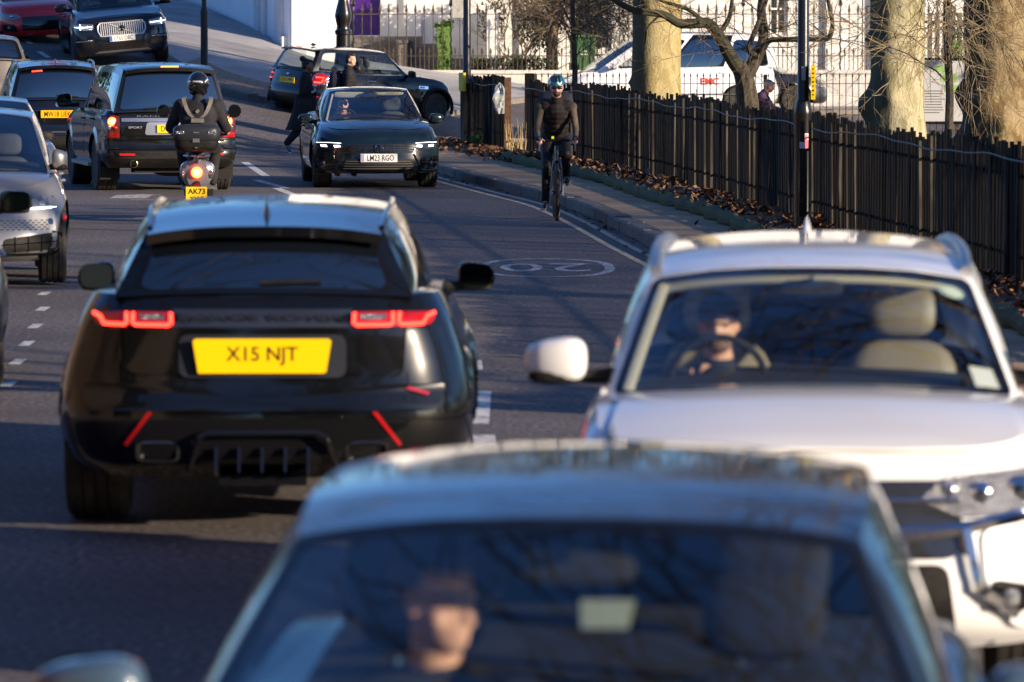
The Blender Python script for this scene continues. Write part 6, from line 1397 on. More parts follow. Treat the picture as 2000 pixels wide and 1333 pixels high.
# ------------------------------------------------------------------ people, scooter, bicycle
def mcap(mb, p0, r0, p1, r1, n=12):
    p0, p1 = Vector(p0), Vector(p1); mb.tube([p0, p1], [r0, r1], n); mb.ell(p0, (r0, r0, r0), None, n, 8); mb.ell(p1, (r1, r1, r1), None, n, 8)
def chain(mb, pts, rs): [mcap(mb, pts[i], rs[i], pts[i+1], rs[i+1]) for i in range(len(pts)-1)]
def remesh(mb, name, m, parent, vox=.012, sm=6, disp=None):
    me = bpy.data.meshes.new(name); me.from_pydata(mb.v, [], mb.f); o = bpy.data.objects.new(name, me); C.objects.link(o)
    md = o.modifiers.new('r', 'REMESH'); md.mode = 'VOXEL'; md.voxel_size = vox; md.use_smooth_shade = True
    s_ = o.modifiers.new('s', 'SMOOTH'); s_.iterations = sm; s_.factor = .5
    dg = bpy.context.evaluated_depsgraph_get(); m2 = bpy.data.meshes.new_from_object(o.evaluated_get(dg)); bpy.data.objects.remove(o); bpy.data.meshes.remove(me)
    m2.name = name; m2.materials.clear(); m2.materials.append(m); m2.polygons.foreach_set('use_smooth', [True]*len(m2.polygons))
    if disp: 
        for v in m2.vertices: v.co += v.normal*disp(v.co)
    q = bpy.data.objects.new(name, m2); C.objects.link(q); q.parent = parent; return q
def skin(name, c, r=.5): 
    m = mat(name, c, r); b = m.node_tree.nodes['Principled BSDF']; b.inputs['Subsurface Weight'].default_value = .15; b.inputs['Subsurface Radius'].default_value = (.02,.008,.004); return m
SK1 = skin('light_skin', (.62,.35,.25)); SK2 = skin('brown_skin', (.20,.095,.055)); SK3 = skin('tan_skin', (.40,.20,.13))
def cloth(name, c, c2=None, sc=9): return mat(name, c, .85, noise_=(sc, c2 or tuple(min(1, q*1.8+.004) for q in c), .4, .7), bump=(25,.5,.008))
class Fig:
    """joints in local metres; the figure faces +Y, its right is +X"""
    def __init__(s, label, loc, rz, J, sk, vox=.011, cat='person'):
        s.J = {k: Vector(v) for k, v in J.items()}; s.root = empty('person', loc, rz); tag(s.root, label, cat); s.sk = sk; s.vox = vox; s.hd = Euler(J.get('look', (0,0,0))).to_matrix(); s.J.pop('look', None)
    def head(s, mb):
        h = s.J['head']; Mh = s.hd
        def q(c, r): mb.ell(h+Mh @ Vector(c), r, Mh, 18, 12)
        q((0,-.012,.035), (.074,.092,.085)); q((0,.012,-.02), (.066,.075,.085)); q((0,.032,-.075), (.043,.048,.035)); q((0,.06,.012), (.052,.03,.018))
        q((0,.088,-.028), (.013,.022,.016)); q((0,.082,-.005), (.010,.018,.024)); q((0,.072,-.062), (.024,.015,.012)); q((-.05,.045,-.035),(.02,.025,.022)); q((.05,.045,-.035),(.02,.025,.022))
        for sg in (-1, 1): q((sg*.074,-.005,-.005), (.010,.018,.030))
        mcap(mb, s.J['neck'], .062, h+Mh @ Vector((0,-.015,-.05)), .052)
    def hand(s, mb, side, k=1.0):
        w = s.J['wr'+side]; f = s.J.get('fin'+side); d = ((f-w) if f else (w-s.J['el'+side])).normalized(); pn = s.J.get('pal'+side, Vector((0,0,-1))); 
        pn = (pn-d*pn.dot(d)); pn = (pn if pn.length > .1 else d.orthogonal()).normalized(); t = d.cross(pn)*(1 if side == 'R' else -1); curl = s.J.get('curl'+side, Vector((.6,0,0))).x
        mcap(mb, w, .027, w+d*.05, .031); mb.ell(w+d*.05, (.040,.048,.017), Matrix((t, d, pn)).transposed(), 14, 8)
        for i, (o, ln, r) in enumerate(((.030,.070,.0085),(.011,.080,.009),(-.010,.074,.0085),(-.030,.058,.0078))):
            b = w+d*.085+t*o; a1 = curl; d1 = (d*math.cos(a1*.5)+pn*math.sin(a1*.5)); d2 = (d*math.cos(a1*1.5)+pn*math.sin(a1*1.5)); d3 = (d*math.cos(a1*2.3)+pn*math.sin(a1*2.3))
            chain(mb, [b, b+d1*ln*.45, b+d1*ln*.45+d2*ln*.32, b+d1*ln*.45+d2*ln*.32+d3*ln*.25], [r*1.1, r, r*.95, r*.8])
        b = w+d*.03+t*.035; d1 = (t*.7+d*.7+pn*.25).normalized(); chain(mb, [b, b+d1*.035, b+d1*.035+(d*.8+pn*.4+t*.2).normalized()*.03], [.013,.0105,.009])
    def body(s):
        J = s.J; mb = MB(); s.head(mb)
        chest = (J['shL']+J['shR'])/2; pel = (J['hipL']+J['hipR'])/2
        chain(mb, [J['neck'], chest+Vector((0,0,-.06)), pel], [.055,.06,.065]); mcap(mb, J['shL'], .045, J['shR'], .045); mcap(mb, J['hipL'], .075, J['hipR'], .075)
        for k in 'LR':
            chain(mb, [J['sh'+k], J['el'+k], J['wr'+k]], [.048,.038,.026]); s.hand(mb, k)
            chain(mb, [J['hip'+k], J['kn'+k], J['an'+k]], [.078,.052,.038]); mcap(mb, J['an'+k], .036, J['toe'+k], .028)
        s.b = remesh(mb, 'body', s.sk, s.root, s.vox, 3)
        h = J['head']; Mh = s.hd
        for sg in (-1, 1):
            e = MB(); e.ell(h+Mh @ Vector((sg*.030,.072,.0)), (.012,.010,.008), Mh, 10, 8); e.build('eye', mat('eye_dark', (.06,.04,.03), .2), s.b)
    def top(s, m, k=1.0, name='jacket', hem=None, collar=True, bulge=0, sl=1.0, belly=1.0, sh=1.0, disp=None):
        J = s.J; mb = MB(); chest = (J['shL']+J['shR'])/2; pel = (J['hipL']+J['hipR'])/2; ax = (chest-pel); al = (J['shR']-J['shL']).normalized(); up = ax.normalized(); fw = al.cross(up)*-1
        Mt = Matrix((al, al.cross(up)*-1, up)).transposed()
        mb.ell(chest-up*.13, (.185*k*sh,.125*k,.20), Mt, 20, 14, .85); mb.ell(pel+up*.16, (.160*k*belly,.115*k*belly,.18), Mt, 20, 14, .85); mb.ell(pel+up*.03, (.175*k*belly,.125*k*belly,.13), Mt, 20, 14, .85)
        mcap(mb, J['shL'], .072*k, J['shR'], .072*k); chain(mb, [chest-up*.05+al*.05, pel+up*.1+al*.04], [.105*k,.105*k]); chain(mb, [chest-up*.05-al*.05, pel+up*.1-al*.04], [.105*k,.105*k])
        if collar: mcap(mb, chest, .09*k, J['neck']+(J['head']-J['neck'])*.08, .068)
        for q in 'LR': chain(mb, [J['sh'+q], J['el'+q], J['wr'+q]+(J['el'+q]-J['wr'+q]).normalized()*.02], [.068*k*sl,.055*k*sl,.040*k*sl])
        s.tp = remesh(mb, name, m, s.root, s.vox, 4, disp); return s.tp
    def legs(s, m, k=1.0, name='trousers'):
        J = s.J; mb = MB(); mcap(mb, J['hipL'], .105*k, J['hipR'], .105*k)
        for q in 'LR': chain(mb, [J['hip'+q], J['kn'+q], J['an'+q]], [.098*k,.068*k,.050*k])
        return remesh(mb, name, m, s.root, s.vox, 3)
    def shoes(s, m, sole=None):
        for q in 'LR':
            mb = MB(); a, t = s.J['an'+q], s.J['toe'+q]; d = (t-a).normalized(); mcap(mb, a, .046, a-Vector((0,0,.02))+d*.0, .046); chain(mb, [a-Vector((0,0,.035))-d*.03, a+(t-a)*.5+Vector((0,0,-.01)), t], [.040,.043,.033])
            o = remesh(mb, 'shoe', m, s.root, .01, 3)
            if sole: so_ = MB(); z = min(a.z, t.z)-.05; so_.tube([a-d*.06+Vector((0,0,-.065)), t+d*.02+Vector((0,0,-.03))], .022, 6); so_.build('sole', sole, o)
    def hair(s, m, bun=False, short=True, cap=False):
        h = s.J['head']; Mh = s.hd; mb = MB()
        mb.ell(h+Mh @ Vector((0,-.030,.050)), (.081,.090,.083), Mh, 18, 12); mb.ell(h+Mh @ Vector((0,-.055,.0)), (.072,.060,.075), Mh, 16, 10); mb.ell(h+Mh @ Vector((0,.045,.085)), (.055,.04,.030), Mh, 16, 10)
        if bun: mb.ell(h+Mh @ Vector((0,-.10,.125)), (.055,.058,.055), Mh, 14, 10)
        return remesh(mb, 'hair', m, s.root, .009, 2, (lambda c: .004*noise.noise(c*60)))
HB = mat('dark_hair', (.010,.008,.007), .55); HBr = mat('brown_hair', (.028,.016,.010), .55)

def seated(hx=0, look=(0,0,0), lean=.0):
    """hips at origin; seat height handled by location"""
    return dict(head=(0+hx,.04+lean,.70), neck=(0,.01+lean,.52), shL=(-.19,.0+lean*.9,.46), shR=(.19,.0+lean*.9,.46), elL=(-.25,.22,.25), elR=(.25,.22,.25), wrL=(-.17,.44,.33), wrR=(.17,.44,.33),
                hipL=(-.09,0,0), hipR=(.09,0,0), knL=(-.12,.44,.06), knR=(.12,.44,.06), anL=(-.12,.62,-.28), anR=(.12,.62,-.28), toeL=(-.12,.80,-.30), toeR=(.12,.80,-.30), look=look)
# drivers (car local: facing +Y; x=.36 is the wheel side)
def driver(car, y, z, label, look, skin_, topm, hair=None, cap=None, J=None, kw={}, x=.36):
    L = car.root.matrix_world if False else None
    o = Euler(car.root.rotation_euler).to_matrix(); p = Vector(car.root.location)+o @ Vector((x, y, z)); d = seated(look=look, **kw)
    if J: d.update(J)
    f = Fig(label, p, car.root.rotation_euler[2], d, skin_, .009); f.body(); f.top(topm, 1.0, collar=True); f.legs(cloth('dark_jeans', (.02,.022,.03)), 1.0)
    if hair: f.hair(hair)
    return f
f = driver(outl, -.10, .575, 'driver in a dark peaked cap resting his chin on his hand in the white SUV', (0,0,R(-4)), SK1, cloth('navy_jacket', (.012,.016,.028)), None, J=dict(elR=(.22,.26,.26), wrR=(.07,.19,.44), finR=(.03,.15,.54), palR=(0,-1,.2), curlR=(.9,0,0)))
cp = MB(); h = f.J['head']; cp.ell(h+Vector((0,-.012,.045)), (.086,.104,.082), None, 18, 12); cp.ell(h+Vector((0,.085,.058)), (.066,.058,.009), rotm(R(-8)), 18, 8); remesh(cp, 'cap', cloth('dark_cap', (.035,.028,.05)), f.root, .008, 3)
gl_ = MB(); gl_.tube([h+Vector((-.072,0,.012)), h+Vector((-.06,.09,.01)), h+Vector((0,.105,.008)), h+Vector((.06,.09,.01)), h+Vector((.072,0,.012))], .004, 5); gl_.build('glasses', mat('amber_frame', (.35,.16,.04), .3), f.root)
bd_ = MB(); bd_.ell(h+Vector((0,.045,-.078)), (.050,.050,.036)); remesh(bd_, 'beard', mat('grey_brown_beard', (.16,.09,.06), .7), f.root, .009, 2)
driver(near, -.08, .56, 'bareheaded young driver looking to the side inside the nearest dark car', (0,0,R(48)), SK1, cloth('black_top', (.008,.009,.012)), HBr, x=.315)
f = driver(civ, -.15, .46, 'driver with dark glasses and a pink sleeve inside the dark blue hatchback', (0,0,0), SK1, cloth('pink_grey_top', (.30,.07,.09)), HB)
gl_ = MB(); h = f.J['head']
for sg in (-1, 1): gl_.ell(h+Vector((sg*.033,.088,.002)), (.027,.008,.018), None, 12, 8)
gl_.build('sunglasses', M['privacy'], f.root)
mdr = Fig('driver glimpsed in profile through the side window of the slate blue hatch', Vector(mini.root.location)+Euler(mini.root.rotation_euler).to_matrix() @ Vector((.33,-.30,.42)), mini.root.rotation_euler[2], seated(look=(0,0,0)), SK1, .012); mdr.body(); mdr.top(cloth('grey_top', (.05,.05,.055))); mdr.hair(HB); mdr.legs(cloth('dark_jeans', (.02,.022,.03)))

# walking woman (moving to the right: her forward +Y is turned to +X)
Xw = P(600, 90.5); zw = hill(Xw, 90.5)-.03
J = dict(head=(0,.04,1.57), neck=(0,.0,1.43), shL=(-.17,0,1.37), shR=(.17,0,1.37), elL=(-.22,-.10,1.10), elR=(.23,-.04,1.10), wrL=(-.10,.18,1.08), wrR=(.17,.22,1.17), finR=(.14,.30,1.22), palR=(-1,0,0), curlR=(1.1,0,0),
     hipL=(-.09,0,.90), hipR=(.09,0,.90), knL=(-.10,.16,.50), knR=(.10,-.08,.50), anL=(-.10,.14,.10), anR=(.10,-.32,.22), toeL=(-.10,.30,.05), toeR=(.10,-.28,.08), look=(R(-3),0,R(6)))
f = Fig('woman in a long dark coat with her hair in a bun, crossing the road', (Xw-.02, 90.5, zw), R(-96), J, SK2, .012); f.body(); cw = cloth('charcoal_coat', (.006,.0055,.006)); f.top(cw, .95, 'coat')
sk_ = MB()
def skf(u, v):
    a = u*2*math.pi; r = .15+.09*v+.03*math.sin(3*a+2)*v; return (r*.85*math.cos(a), -.02*v-.07*v*v+r*1.2*math.sin(a), 1.06-.62*v)
sk_.grid(skf, 28, 14); sk_.build('coat_skirt', cw, f.root); f.legs(cloth('wide_black_trousers', (.010,.009,.010)), 1.25); f.shoes(mat('grey_trainer', (.16,.16,.17), .6), M['white']); f.hair(HB, bun=True)
q = MB(); q.tube([Vector(f.J['wrR'])+Vector((-.02,.09,.05)), Vector(f.J['wrR'])+Vector((-.03,.10,.10))], .010, 6); q.build('phone', M['black'], f.root)
scf = MB(); scf.tube([(.17,.20,1.17),(.19,.12,1.12)], .043, 10); scf.build('cuff', cloth('pale_cuff', (.30,.27,.27)), f.root)
# walking man with a rucksack
Xm = P(681, 92.5); zm = hill(Xm, 92.5)-.03
J = dict(head=(0,.05,1.66), neck=(0,.0,1.51), shL=(-.20,0,1.44), shR=(.20,0,1.44), elL=(-.25,-.08,1.16), elR=(.25,-.02,1.16), wrL=(-.22,.10,.95), wrR=(.24,.14,.93), hipL=(-.10,0,.94), hipR=(.10,0,.94), knL=(-.11,.14,.52), knR=(.11,-.06,.52), anL=(-.11,.16,.09), anR=(.11,-.25,.16), toeL=(-.11,.34,.04), toeR=(.11,-.10,.06), look=(0,0,R(-32)))
f = Fig('man in a black quilted jacket walking behind the dark blue hatchback', (Xm, 92.5, zm), R(-88), J, SK1, .012); f.body(); f.top(cloth('black_puffer', (.008,.008,.012)), 1.08, disp=lambda c: .012*abs(math.sin(c.z*48))); f.legs(cloth('dark_trousers', (.012,.012,.015))); f.shoes(M['plastic'], M['white']); f.hair(HBr)
rk = MB(); rk.ell((0,-.23,1.22), (.17,.12,.27), None, 18, 12, .7); rk.ell((0,-.33,1.12), (.13,.06,.14), None, 14, 10, .7)
ro = remesh(rk, 'rucksack', cloth('navy_rucksack', (.010,.010,.022)), None, .012, 3); ro.location = (Xm, 92.5, zm); ro.rotation_euler = (0,0,R(-88)); tag(ro, 'navy rucksack on the back of the man in the quilted jacket', 'rucksack')
# person behind the fence
J = dict(head=(0,.18,.92), neck=(0,.08,.80), shL=(-.19,.05,.74), shR=(.19,.05,.74), elL=(-.26,.2,.50), elR=(.26,.2,.50), wrL=(-.1,.42,.46), wrR=(.1,.42,.46), hipL=(-.1,-.1,.28), hipR=(.1,-.1,.28), knL=(-.13,.35,.46), knR=(.13,.35,.46), anL=(-.13,.30,.08), anR=(.13,.30,.08), toeL=(-.13,.46,.04), toeR=(.13,.46,.04), look=(R(-20),0,0))
f = Fig('grey-haired person in a purple padded jacket crouching behind the timber fence', (P(1484,97), 97, .18), R(-100), J, SK3, .014); f.body(); f.top(cloth('purple_puffer', (.035,.015,.04)), 1.15, disp=lambda c: .012*abs(math.sin(c.z*42))); f.legs(cloth('dark_trousers', (.012,.012,.015))); f.shoes(M['plastic']); f.hair(mat('grey_hair', (.25,.25,.25), .6))

# ---- scooter and rider (seen from behind)
Xs = P(384, 61.3); sc = empty('scooter', (Xs, 61.6, 0), R(2)); tag(sc, 'silver grey motor scooter with a black top box and a lit tail lamp', 'scooter')
PSc = paint('scooter_silver', (.26,.27,.29), .5, .3)
mb = MB()
def scf_(u, v):
    a = u*math.pi*2; y = -.62+.85*v; w_ = .215*(math.sin(math.pi*min(1, .30+.62*v)))**.7*(1 if v > .04 else .7); h_ = .25-.04*v; zc = .60+.03*v
    cx, sx = math.cos(a), math.sin(a); return (w_*math.copysign(abs(cx)**.8, cx)*(1.0 if sx > 0 else 1-.35*abs(sx)), y, zc+h_*math.copysign(abs(sx)**.9, sx)*(.62 if sx > 0 else 1.0))
mb.grid(scf_, 32, 20); mb.face(*[31-i for i in range(32)]); mb.build('body_panel', PSc, sc)
mb = MB(); mb.ell((0,-.02,.80), (.15,.42,.07), None, 18, 10, .7); mb.build('saddle', mat('brown_black_saddle', (.02,.012,.010), .5), sc)
mb = MB(); mb.tube([(-.13,-.50,.79),(-.15,-.62,.80),(-.06,-.72,.80),(.06,-.72,.80),(.15,-.62,.80),(.13,-.50,.79)], .013, 8); mb.tube([(0,-.70,.80),(0,-.66,.72)], .03, 8); mb.build('rack', M['chrome'], sc)
o = MB(); ly = -.635; o.lathe([(.068,0),(.065,.03),(.04,.045),(.001,.05)], axis_m((0,-1,0)), 20, (0,ly,.60)); tl = o.build('tail_light', M['redhot'], sc); o = MB(); o.lathe([(.038,.0),(.025,.012),(.001,.015)], axis_m((0,-1,0)), 20, (0,ly-.048,.60)); o.build('bulb', M['redcore'], tl)
for sg in (-1, 1): o = MB(); o.ell((sg*.17,-.60,.58), (.03,.03,.05)); o.build('indicator', M['whitelens'], sc)
mb = MB(); mb.tube([(0,-.60,.46),(0,-.72,.38),(0,-.74,.25)], .05, 8); mb.build('rear_mudguard', M['plastic'], sc)
pl = MB(); pl.box((0,0,0), (.25,.008,.20)); po = pl.build('number_plate', M['plate_y'], sc, smooth=False); po.location = (0,-.78,.335); po.rotation_euler = (R(-12),0,0)
text_obj('AK73', 'lettering', M['plate_ink'], .205, .066, po, (0,-.006,.045)); text_obj('YWJ', 'lettering', M['plate_ink'], .165, .066, po, (0,-.006,-.050))
o = MB(); o.box((0,-.765,.45), (.08,.01,.018)); o.build('reflector', M['redlens'], sc, smooth=False)
for y in (-.52, .78):
    w_ = MB(); w_.lathe([(.13,-.04),(.14,0),(.13,.04),(.02,.05),(.02,-.05),(.13,-.04)], axis_m((1,0,0)), 24, (0,0,0)); wo_ = w_.build('wheel', M['rim'], sc); wo_.location = (0, y, .235)
    t = MB(); t.tube([(0, .185*math.cos(a), .185*math.sin(a)) for a in np.linspace(0, 2*math.pi, 33)[:-1]], .052, 10, closed=True); t.build('tyre', M['tyre'], wo_)
mb = MB(); mb.grid(lambda u, v: ((u-.5)*2*.22*(1-.3*v), .50+.10*v+.05*math.cos((u-.5)*3), .35+.62*v), 12, 8); mb.build('leg_shield', PSc, sc); mb = MB(); mb.box((0,.28,.33), (.34,.42,.07)); mb.build('footboard', M['plastic'], sc)
mb = MB(); mb.tube([(0,.78,.25),(0,.66,.6),(0,.58,.98)], .03, 8); mb.tube([(-.34,.44,1.03),(-.18,.55,1.02),(.18,.55,1.02),(.34,.44,1.03)], .017, 8); mb.ell((0,.60,1.02), (.11,.10,.09)); mb.build('handlebar', M['black'], sc)
for sg in (-1, 1):
    mb = MB(); mb.tube([(sg*.25,.52,1.04),(sg*.33,.50,1.18),(sg*.40,.48,1.27)], .007, 6); mb.lathe([(.075,.02),(.082,0),(.078,-.008)], axis_m((0,-1,0)), 20, (sg*.43,.47,1.31)); o = mb.build('mirror', M['black'], sc)
    g = MB(); g.lathe([(.072,0),(.001,.002)], axis_m((0,-1,0)), 20, (sg*.43,.458,1.31)); g.build('mirror_glass', M['mirror'], o)
tb = empty('top_box', (Xs, 61.6, 0), R(2)); tag(tb, 'black lidded top box with pale reflectors fixed behind the scooter rider', 'top box')
mb = MB(); mb.ell((0,-.62,.98), (.265,.20,.135), None, 24, 12, .55); mb.build('box_base', M['plastic'], tb); mb = MB(); mb.ell((0,-.62,1.06), (.285,.215,.115), None, 24, 12, .5); l_ = mb.build('lid', mat('top_box_lid', (.02,.022,.026), .35), tb)
for sg in (-1, 1): o = MB(); o.box((sg*.19,-.832,1.08), (.10,.012,.035)); o.build('reflector', M['whitelens'], l_, smooth=False)
o = MB(); o.box((0,-.838,1.08), (.07,.008,.014)); o.build('badge', M['satin'], l_, smooth=False); o = MB(); o.box((0,-.826,.985), (.08,.012,.045)); o.box((0,-.822,.90),(.03,.01,.014)); o.build('latch', M['satin'], tb, smooth=False)
J = dict(head=(0,.06,1.55), neck=(0,.0,1.40), shL=(-.21,-.02,1.32), shR=(.21,-.02,1.32), elL=(-.33,.10,1.06), elR=(.33,.10,1.06), wrL=(-.34,.36,1.03), wrR=(.34,.36,1.03), hipL=(-.11,-.12,.86), hipR=(.11,-.12,.86), knL=(-.20,.30,.80), knR=(.20,.30,.80), anL=(-.17,.30,.42), anR=(.17,.30,.42), toeL=(-.17,.46,.40), toeR=(.17,.46,.40), curlL=(1.1,0,0), curlR=(1.1,0,0), look=(0,0,0))
f = Fig('scooter rider seen from behind in a black jacket', (Xs, 61.6, 0.06), R(2), J, SK1, .012); f.body(); f.top(cloth('black_riding_jacket', (.007,.007,.011)), 1.16, sh=1.05, sl=1.1); f.legs(cloth('black_trousers', (.008,.008,.010)), 1.1); f.shoes(M['plastic'])
# harness straps
def surf_y(x, z): return -.155+ (abs(x)/.22)**2*.05 - .02*math.sin((z-1.0)*4)
hs = empty('harness', (Xs, 61.6, .06), R(2)); tag(hs, 'grey strap harness crossing the back of the scooter rider', 'harness'); gs = cloth('grey_webbing', (.13,.12,.11))
for sg in (-1, 1):
    st = MB(); pts = [(sg*x, surf_y(x, z)-.03, z) for x, z in ((.165,1.415),(.155,1.36),(.125,1.28),(.09,1.22),(.05,1.185))]; pts = [(sg*.15, .0, 1.43)]+pts
    b = len(st.v)
    for x, y, z in pts: st.v += [(x-.024, y-.0, z), (x+.024, y-.0, z), (x+.024, y+.03, z), (x-.024, y+.03, z)]
    for i in range(len(pts)-1):
        for k in range(4): st.face(b+4*i+k, b+4*i+(k+1) % 4, b+4*i+4+(k+1) % 4, b+4*i+4+k)
    st.build('strap', gs, hs, smooth=False)
st = MB(); st.box((0,-.20,1.15), (.15,.05,.05)); st.box((0,-.19,1.26), (.035,.03,.045), rotm(0,R(45),0)); st.build('back_pad', gs, hs, smooth=False)
h = Vector((Xs, 61.6, .06))+Vector((0,.05,1.585)); hm = MB(); hm.ell((0,0,0), (.130,.155,.148), None, 28, 18); hm.ell((0,.02,-.08), (.115,.13,.08), None, 24, 12)
ho = hm.build('helmet', mat('helmet_black_gloss', (.006,.006,.008), .08, coat=1)); ho.location = h; tag(ho, 'glossy black full-face helmet with pale rear flashes on the scooter rider', 'helmet')
for pts_ in (((-.052,-.002),(.052,-.002)), ((-.115,.022),(-.085,-.012)), ((.115,.022),(.085,-.012))):
    o = MB(); P_ = [Vector((x, -.156*math.sqrt(max(0, 1-(x/.131)**2-((z+.03)/.15)**2)), z+.03)) for x, z in [on(pts_[0], pts_[1], t) for t in np.linspace(0,1,6)]]; o.tube(P_, .011, 6); o.build('reflective_flash', mat('reflective_grey', (.40,.41,.42), .4), ho)

# ---- cyclist
Xc = P(1086, 62); bk = empty('bicycle', (Xc, 62, 0), math.pi+R(1)); tag(bk, 'dark drop-handlebar bicycle with a tan-walled front tyre ridden towards the camera', 'bicycle')
fr_ = mat('bike_frame_black', (.015,.017,.02), .35, coat=.5)
for nm, y in (('wheel', .50), ('wheel', -.50)):
    w_ = MB(); w_.tube([(0, .305*math.cos(a), .305*math.sin(a)) for a in np.linspace(0, 2*math.pi, 49)[:-1]], .014, 8, closed=True); w_.lathe([(.022,-.045),(.022,.045)], axis_m((1,0,0)), 12)
    for k in range(20): a = k*math.pi/10; w_.tube([(.02*(-1)**k, 0, 0), (0, .30*math.cos(a), .30*math.sin(a))], .0014, 3, caps=False)
    wo_ = w_.build('wheel', M['rimdark'], bk); wo_.location = (0, y, .345)
    t = MB(); t.tube([(0, .326*math.cos(a), .326*math.sin(a)) for a in np.linspace(0, 2*math.pi, 49)[:-1]], .0215, 10, closed=True); t.build('tyre', M['tyre'], wo_)
    for sg in (-1, 1): t = MB(); t.tube([(sg*.0205, .318*math.cos(a), .318*math.sin(a)) for a in np.linspace(0, 2*math.pi, 49)[:-1]], .006, 6, closed=True); t.build('side_wall', mat('tan_wall', (.30,.13,.05), .7), wo_)
mb = MB()
for sg in (-1, 1): mb.tube([(sg*.055,.50,.345),(sg*.050,.42,.62),(sg*.03,.39,.72)], [.010,.014,.016], 8); mb.tube([(sg*.05,-.50,.345),(sg*.03,-.12,.30)], .009, 6); mb.tube([(sg*.05,-.50,.345),(sg*.02,-.17,.78)], .008, 6)
mb.tube([(0,.39,.72),(0,.34,.90)], .024, 8); mb.tube([(0,.38,.74),(0,-.08,.28)], .020, 8); mb.tube([(0,.35,.87),(0,-.17,.80)], .017, 8); mb.tube([(0,-.08,.28),(0,-.20,.93)], .016, 8); mb.build('frame', fr_, bk)
mb = MB(); pts = [(-.215,.33,.80),(-.215,.42,.79),(-.212,.49,.84),(-.208,.48,.93),(-.20,.40,.965),(-.10,.37,.965),(.10,.37,.965),(.20,.40,.965),(.208,.48,.93),(.212,.49,.84),(.215,.42,.79),(.215,.33,.80)]
mb.tube(pts, .015, 8); mb.tube([(0,.34,.90),(0,.37,.965)], .022, 8); mb.build('handlebar', M['plastic'], bk)
for sg in (-1, 1): mb = MB(); mb.tube([(sg*.212,.50,.92),(sg*.214,.545,1.0)], .016, 8); mb.tube([(sg*.214,.54,.95),(sg*.216,.54,.84)], .006, 6); mb.build('brake_lever', M['satin'], bk)
mb = MB(); mb.ell((0,-.24,.95), (.07,.13,.03), None, 14, 8, .8); mb.build('saddle', M['black'], bk); mb = MB(); mb.box((.05,.40,1.0), (.03,.04,.03)); mb.build('front_lamp', mat('green_yellow_lamp', (.3,.3,.02), .3, emit=(.5,.5,.05), es=.6), bk, smooth=False)
mb = MB(); mb.lathe([(.085,-.004),(.085,.004)], axis_m((1,0,0)), 24, (.06,-.08,.28)); mb.tube([(.085,-.08,.28),(.09,-.05,.12)], .011, 6); mb.tube([(-.085,-.08,.28),(-.09,-.11,.44)], .011, 6); mb.box((.14,-.05,.115), (.10,.09,.02)); mb.box((-.14,-.11,.445), (.10,.09,.02)); mb.build('crankset', M['satin'], bk)
J = dict(head=(0,.30,1.60), neck=(0,.20,1.45), shL=(-.19,.15,1.36), shR=(.19,.15,1.36), elL=(-.235,.22,1.10), elR=(.235,.22,1.10), wrL=(-.225,.42,.99), wrR=(.225,.42,.99), finL=(-.215,.52,.97), finR=(.215,.52,.97), curlL=(1.2,0,0), curlR=(1.2,0,0),
     hipL=(-.10,-.20,.98), hipR=(.10,-.20,.98), knL=(-.115,.18,.80), knR=(.115,.10,.62), anL=(-.125,-.04,.50), anR=(.13,-.06,.20), toeL=(-.13,.10,.46), toeR=(.135,.08,.16), look=(R(-6),0,0))
J['hipL'] = (-.10,-.20,.98); f = Fig('cyclist in a brown-black jacket, dark tights and dark glasses riding towards the camera', (Xc, 62, 0.0), math.pi+R(1), J, SK1, .010); f.body()
f.top(cloth('brown_sleeves', (.060,.045,.035)), .88, 'jersey', sl=.84); f.legs(mat('black_tights', (.006,.006,.007), .6), .92); f.shoes(mat('dark_cycling_shoe', (.03,.03,.032), .4), M['satin'])
g = MB(); chest = Vector((0,.13,1.28)); ax_ = (Vector((0,.15,1.36))-Vector((0,-.20,.98))).normalized(); Mt = Matrix((Vector((1,0,0)), ax_.cross(Vector((1,0,0))), ax_)).transposed()
g.ell((0,.075,1.27), (.178,.125,.17), Mt, 20, 14, .85); g.ell((0,-.06,1.12), (.155,.118,.17), Mt, 20, 14, .85); mcap(g, (-.13,.16,1.38), .07, (.13,.16,1.38), .07); mcap(g, (0,.17,1.40), .08, (0,.215,1.47), .068); mcap(g, (0,.14,1.34), .13, (0,-.06,1.08), .125)
remesh(g, 'gilet', cloth('dark_gilet', (.016,.011,.009)), f.root, .010, 3, lambda c: .007*abs(math.sin(c.z*52)))
hm = MB()
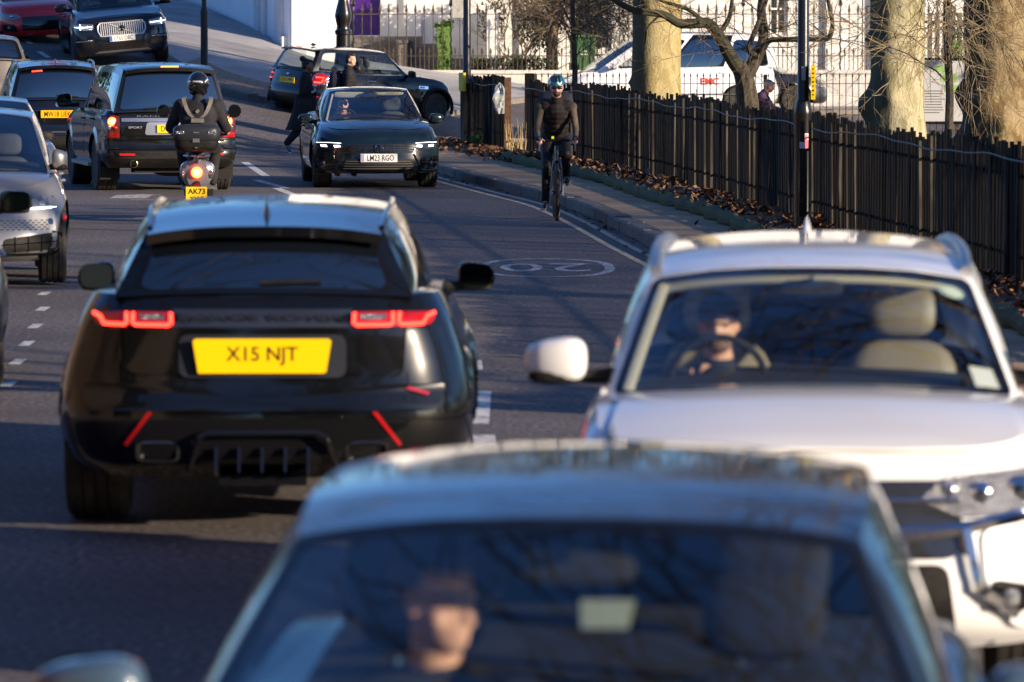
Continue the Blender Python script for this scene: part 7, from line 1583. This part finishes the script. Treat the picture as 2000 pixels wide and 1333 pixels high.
def hf(u, v):
    a = u*2*math.pi; ph = v*math.pi/2*1.0; r = math.cos(ph)**.75 if v < 1 else 0; k = 1+.06*math.cos(a*8)*math.sin(ph*2)
    return (.098*r*k*math.cos(a), .128*r*k*math.sin(a)-.01, .105*math.sin(ph)*k-.01*math.sin(a))
hm.grid(hf, 64, 14); ho = hm.build('helmet', mat('teal_blue_helmet', (.02,.15,.22), .2, coat=1)); Rz = Matrix.Rotation(math.pi+R(1), 3, 'Z'); ho.location = Vector((Xc,62,0))+Rz @ Vector((0,.29,1.645)); ho.rotation_euler = (R(-6),0,math.pi+R(1)); tag(ho, 'vented teal blue cycle helmet on the cyclist', 'helmet')
for k in range(5): 
    o = MB(); a = (k-2)*.42; o.tube([(.099*math.sin(a)*math.cos(p_)*1.0, .130*math.cos(a)*math.cos(p_)-.01, .108*math.sin(p_)) for p_ in (.35,.6,.9,1.15)], .0085, 6); o.build('vent', M['under'], ho)
h = f.J['head']; gl_ = MB()
for sg in (-1, 1): gl_.ell(h+Vector((sg*.034,.088,.0)), (.036,.012,.022), rotm(0,0,R(-sg*16)), 14, 8)
gl_.tube([h+Vector((-.03,.098,.008)), h+Vector((.03,.098,.008))], .004, 5)
gg = gl_.build('sunglasses', mat('dark_wrap_glasses', (.01,.01,.012), .08, coat=1), f.root)
bd_ = MB(); bd_.ell(h+Vector((0,.043,-.070)), (.048,.050,.040)); remesh(bd_, 'beard', mat('brown_beard', (.09,.045,.025), .7), f.root, .009, 2)
rk = MB(); rk.ell((0,-.02,1.42), (.21,.16,.10), rotm(R(-40)), 18, 12, .7); ro = remesh(rk, 'rucksack', cloth('dark_navy_rucksack', (.012,.014,.022)), None, .012, 2); ro.location = (Xc,62,0); ro.rotation_euler = (0,0,math.pi+R(1)); tag(ro, 'dark rucksack showing above both shoulders of the cyclist', 'rucksack')
for sg in (-1, 1): g = MB(); q = Vector(f.J['wrL' if sg < 0 else 'wrR']); g.ell(q+Vector((-sg*.005,.06,-.005)), (.042,.062,.036), None, 14, 10); remesh(g, 'glove', M['plastic'], f.root, .009, 2)
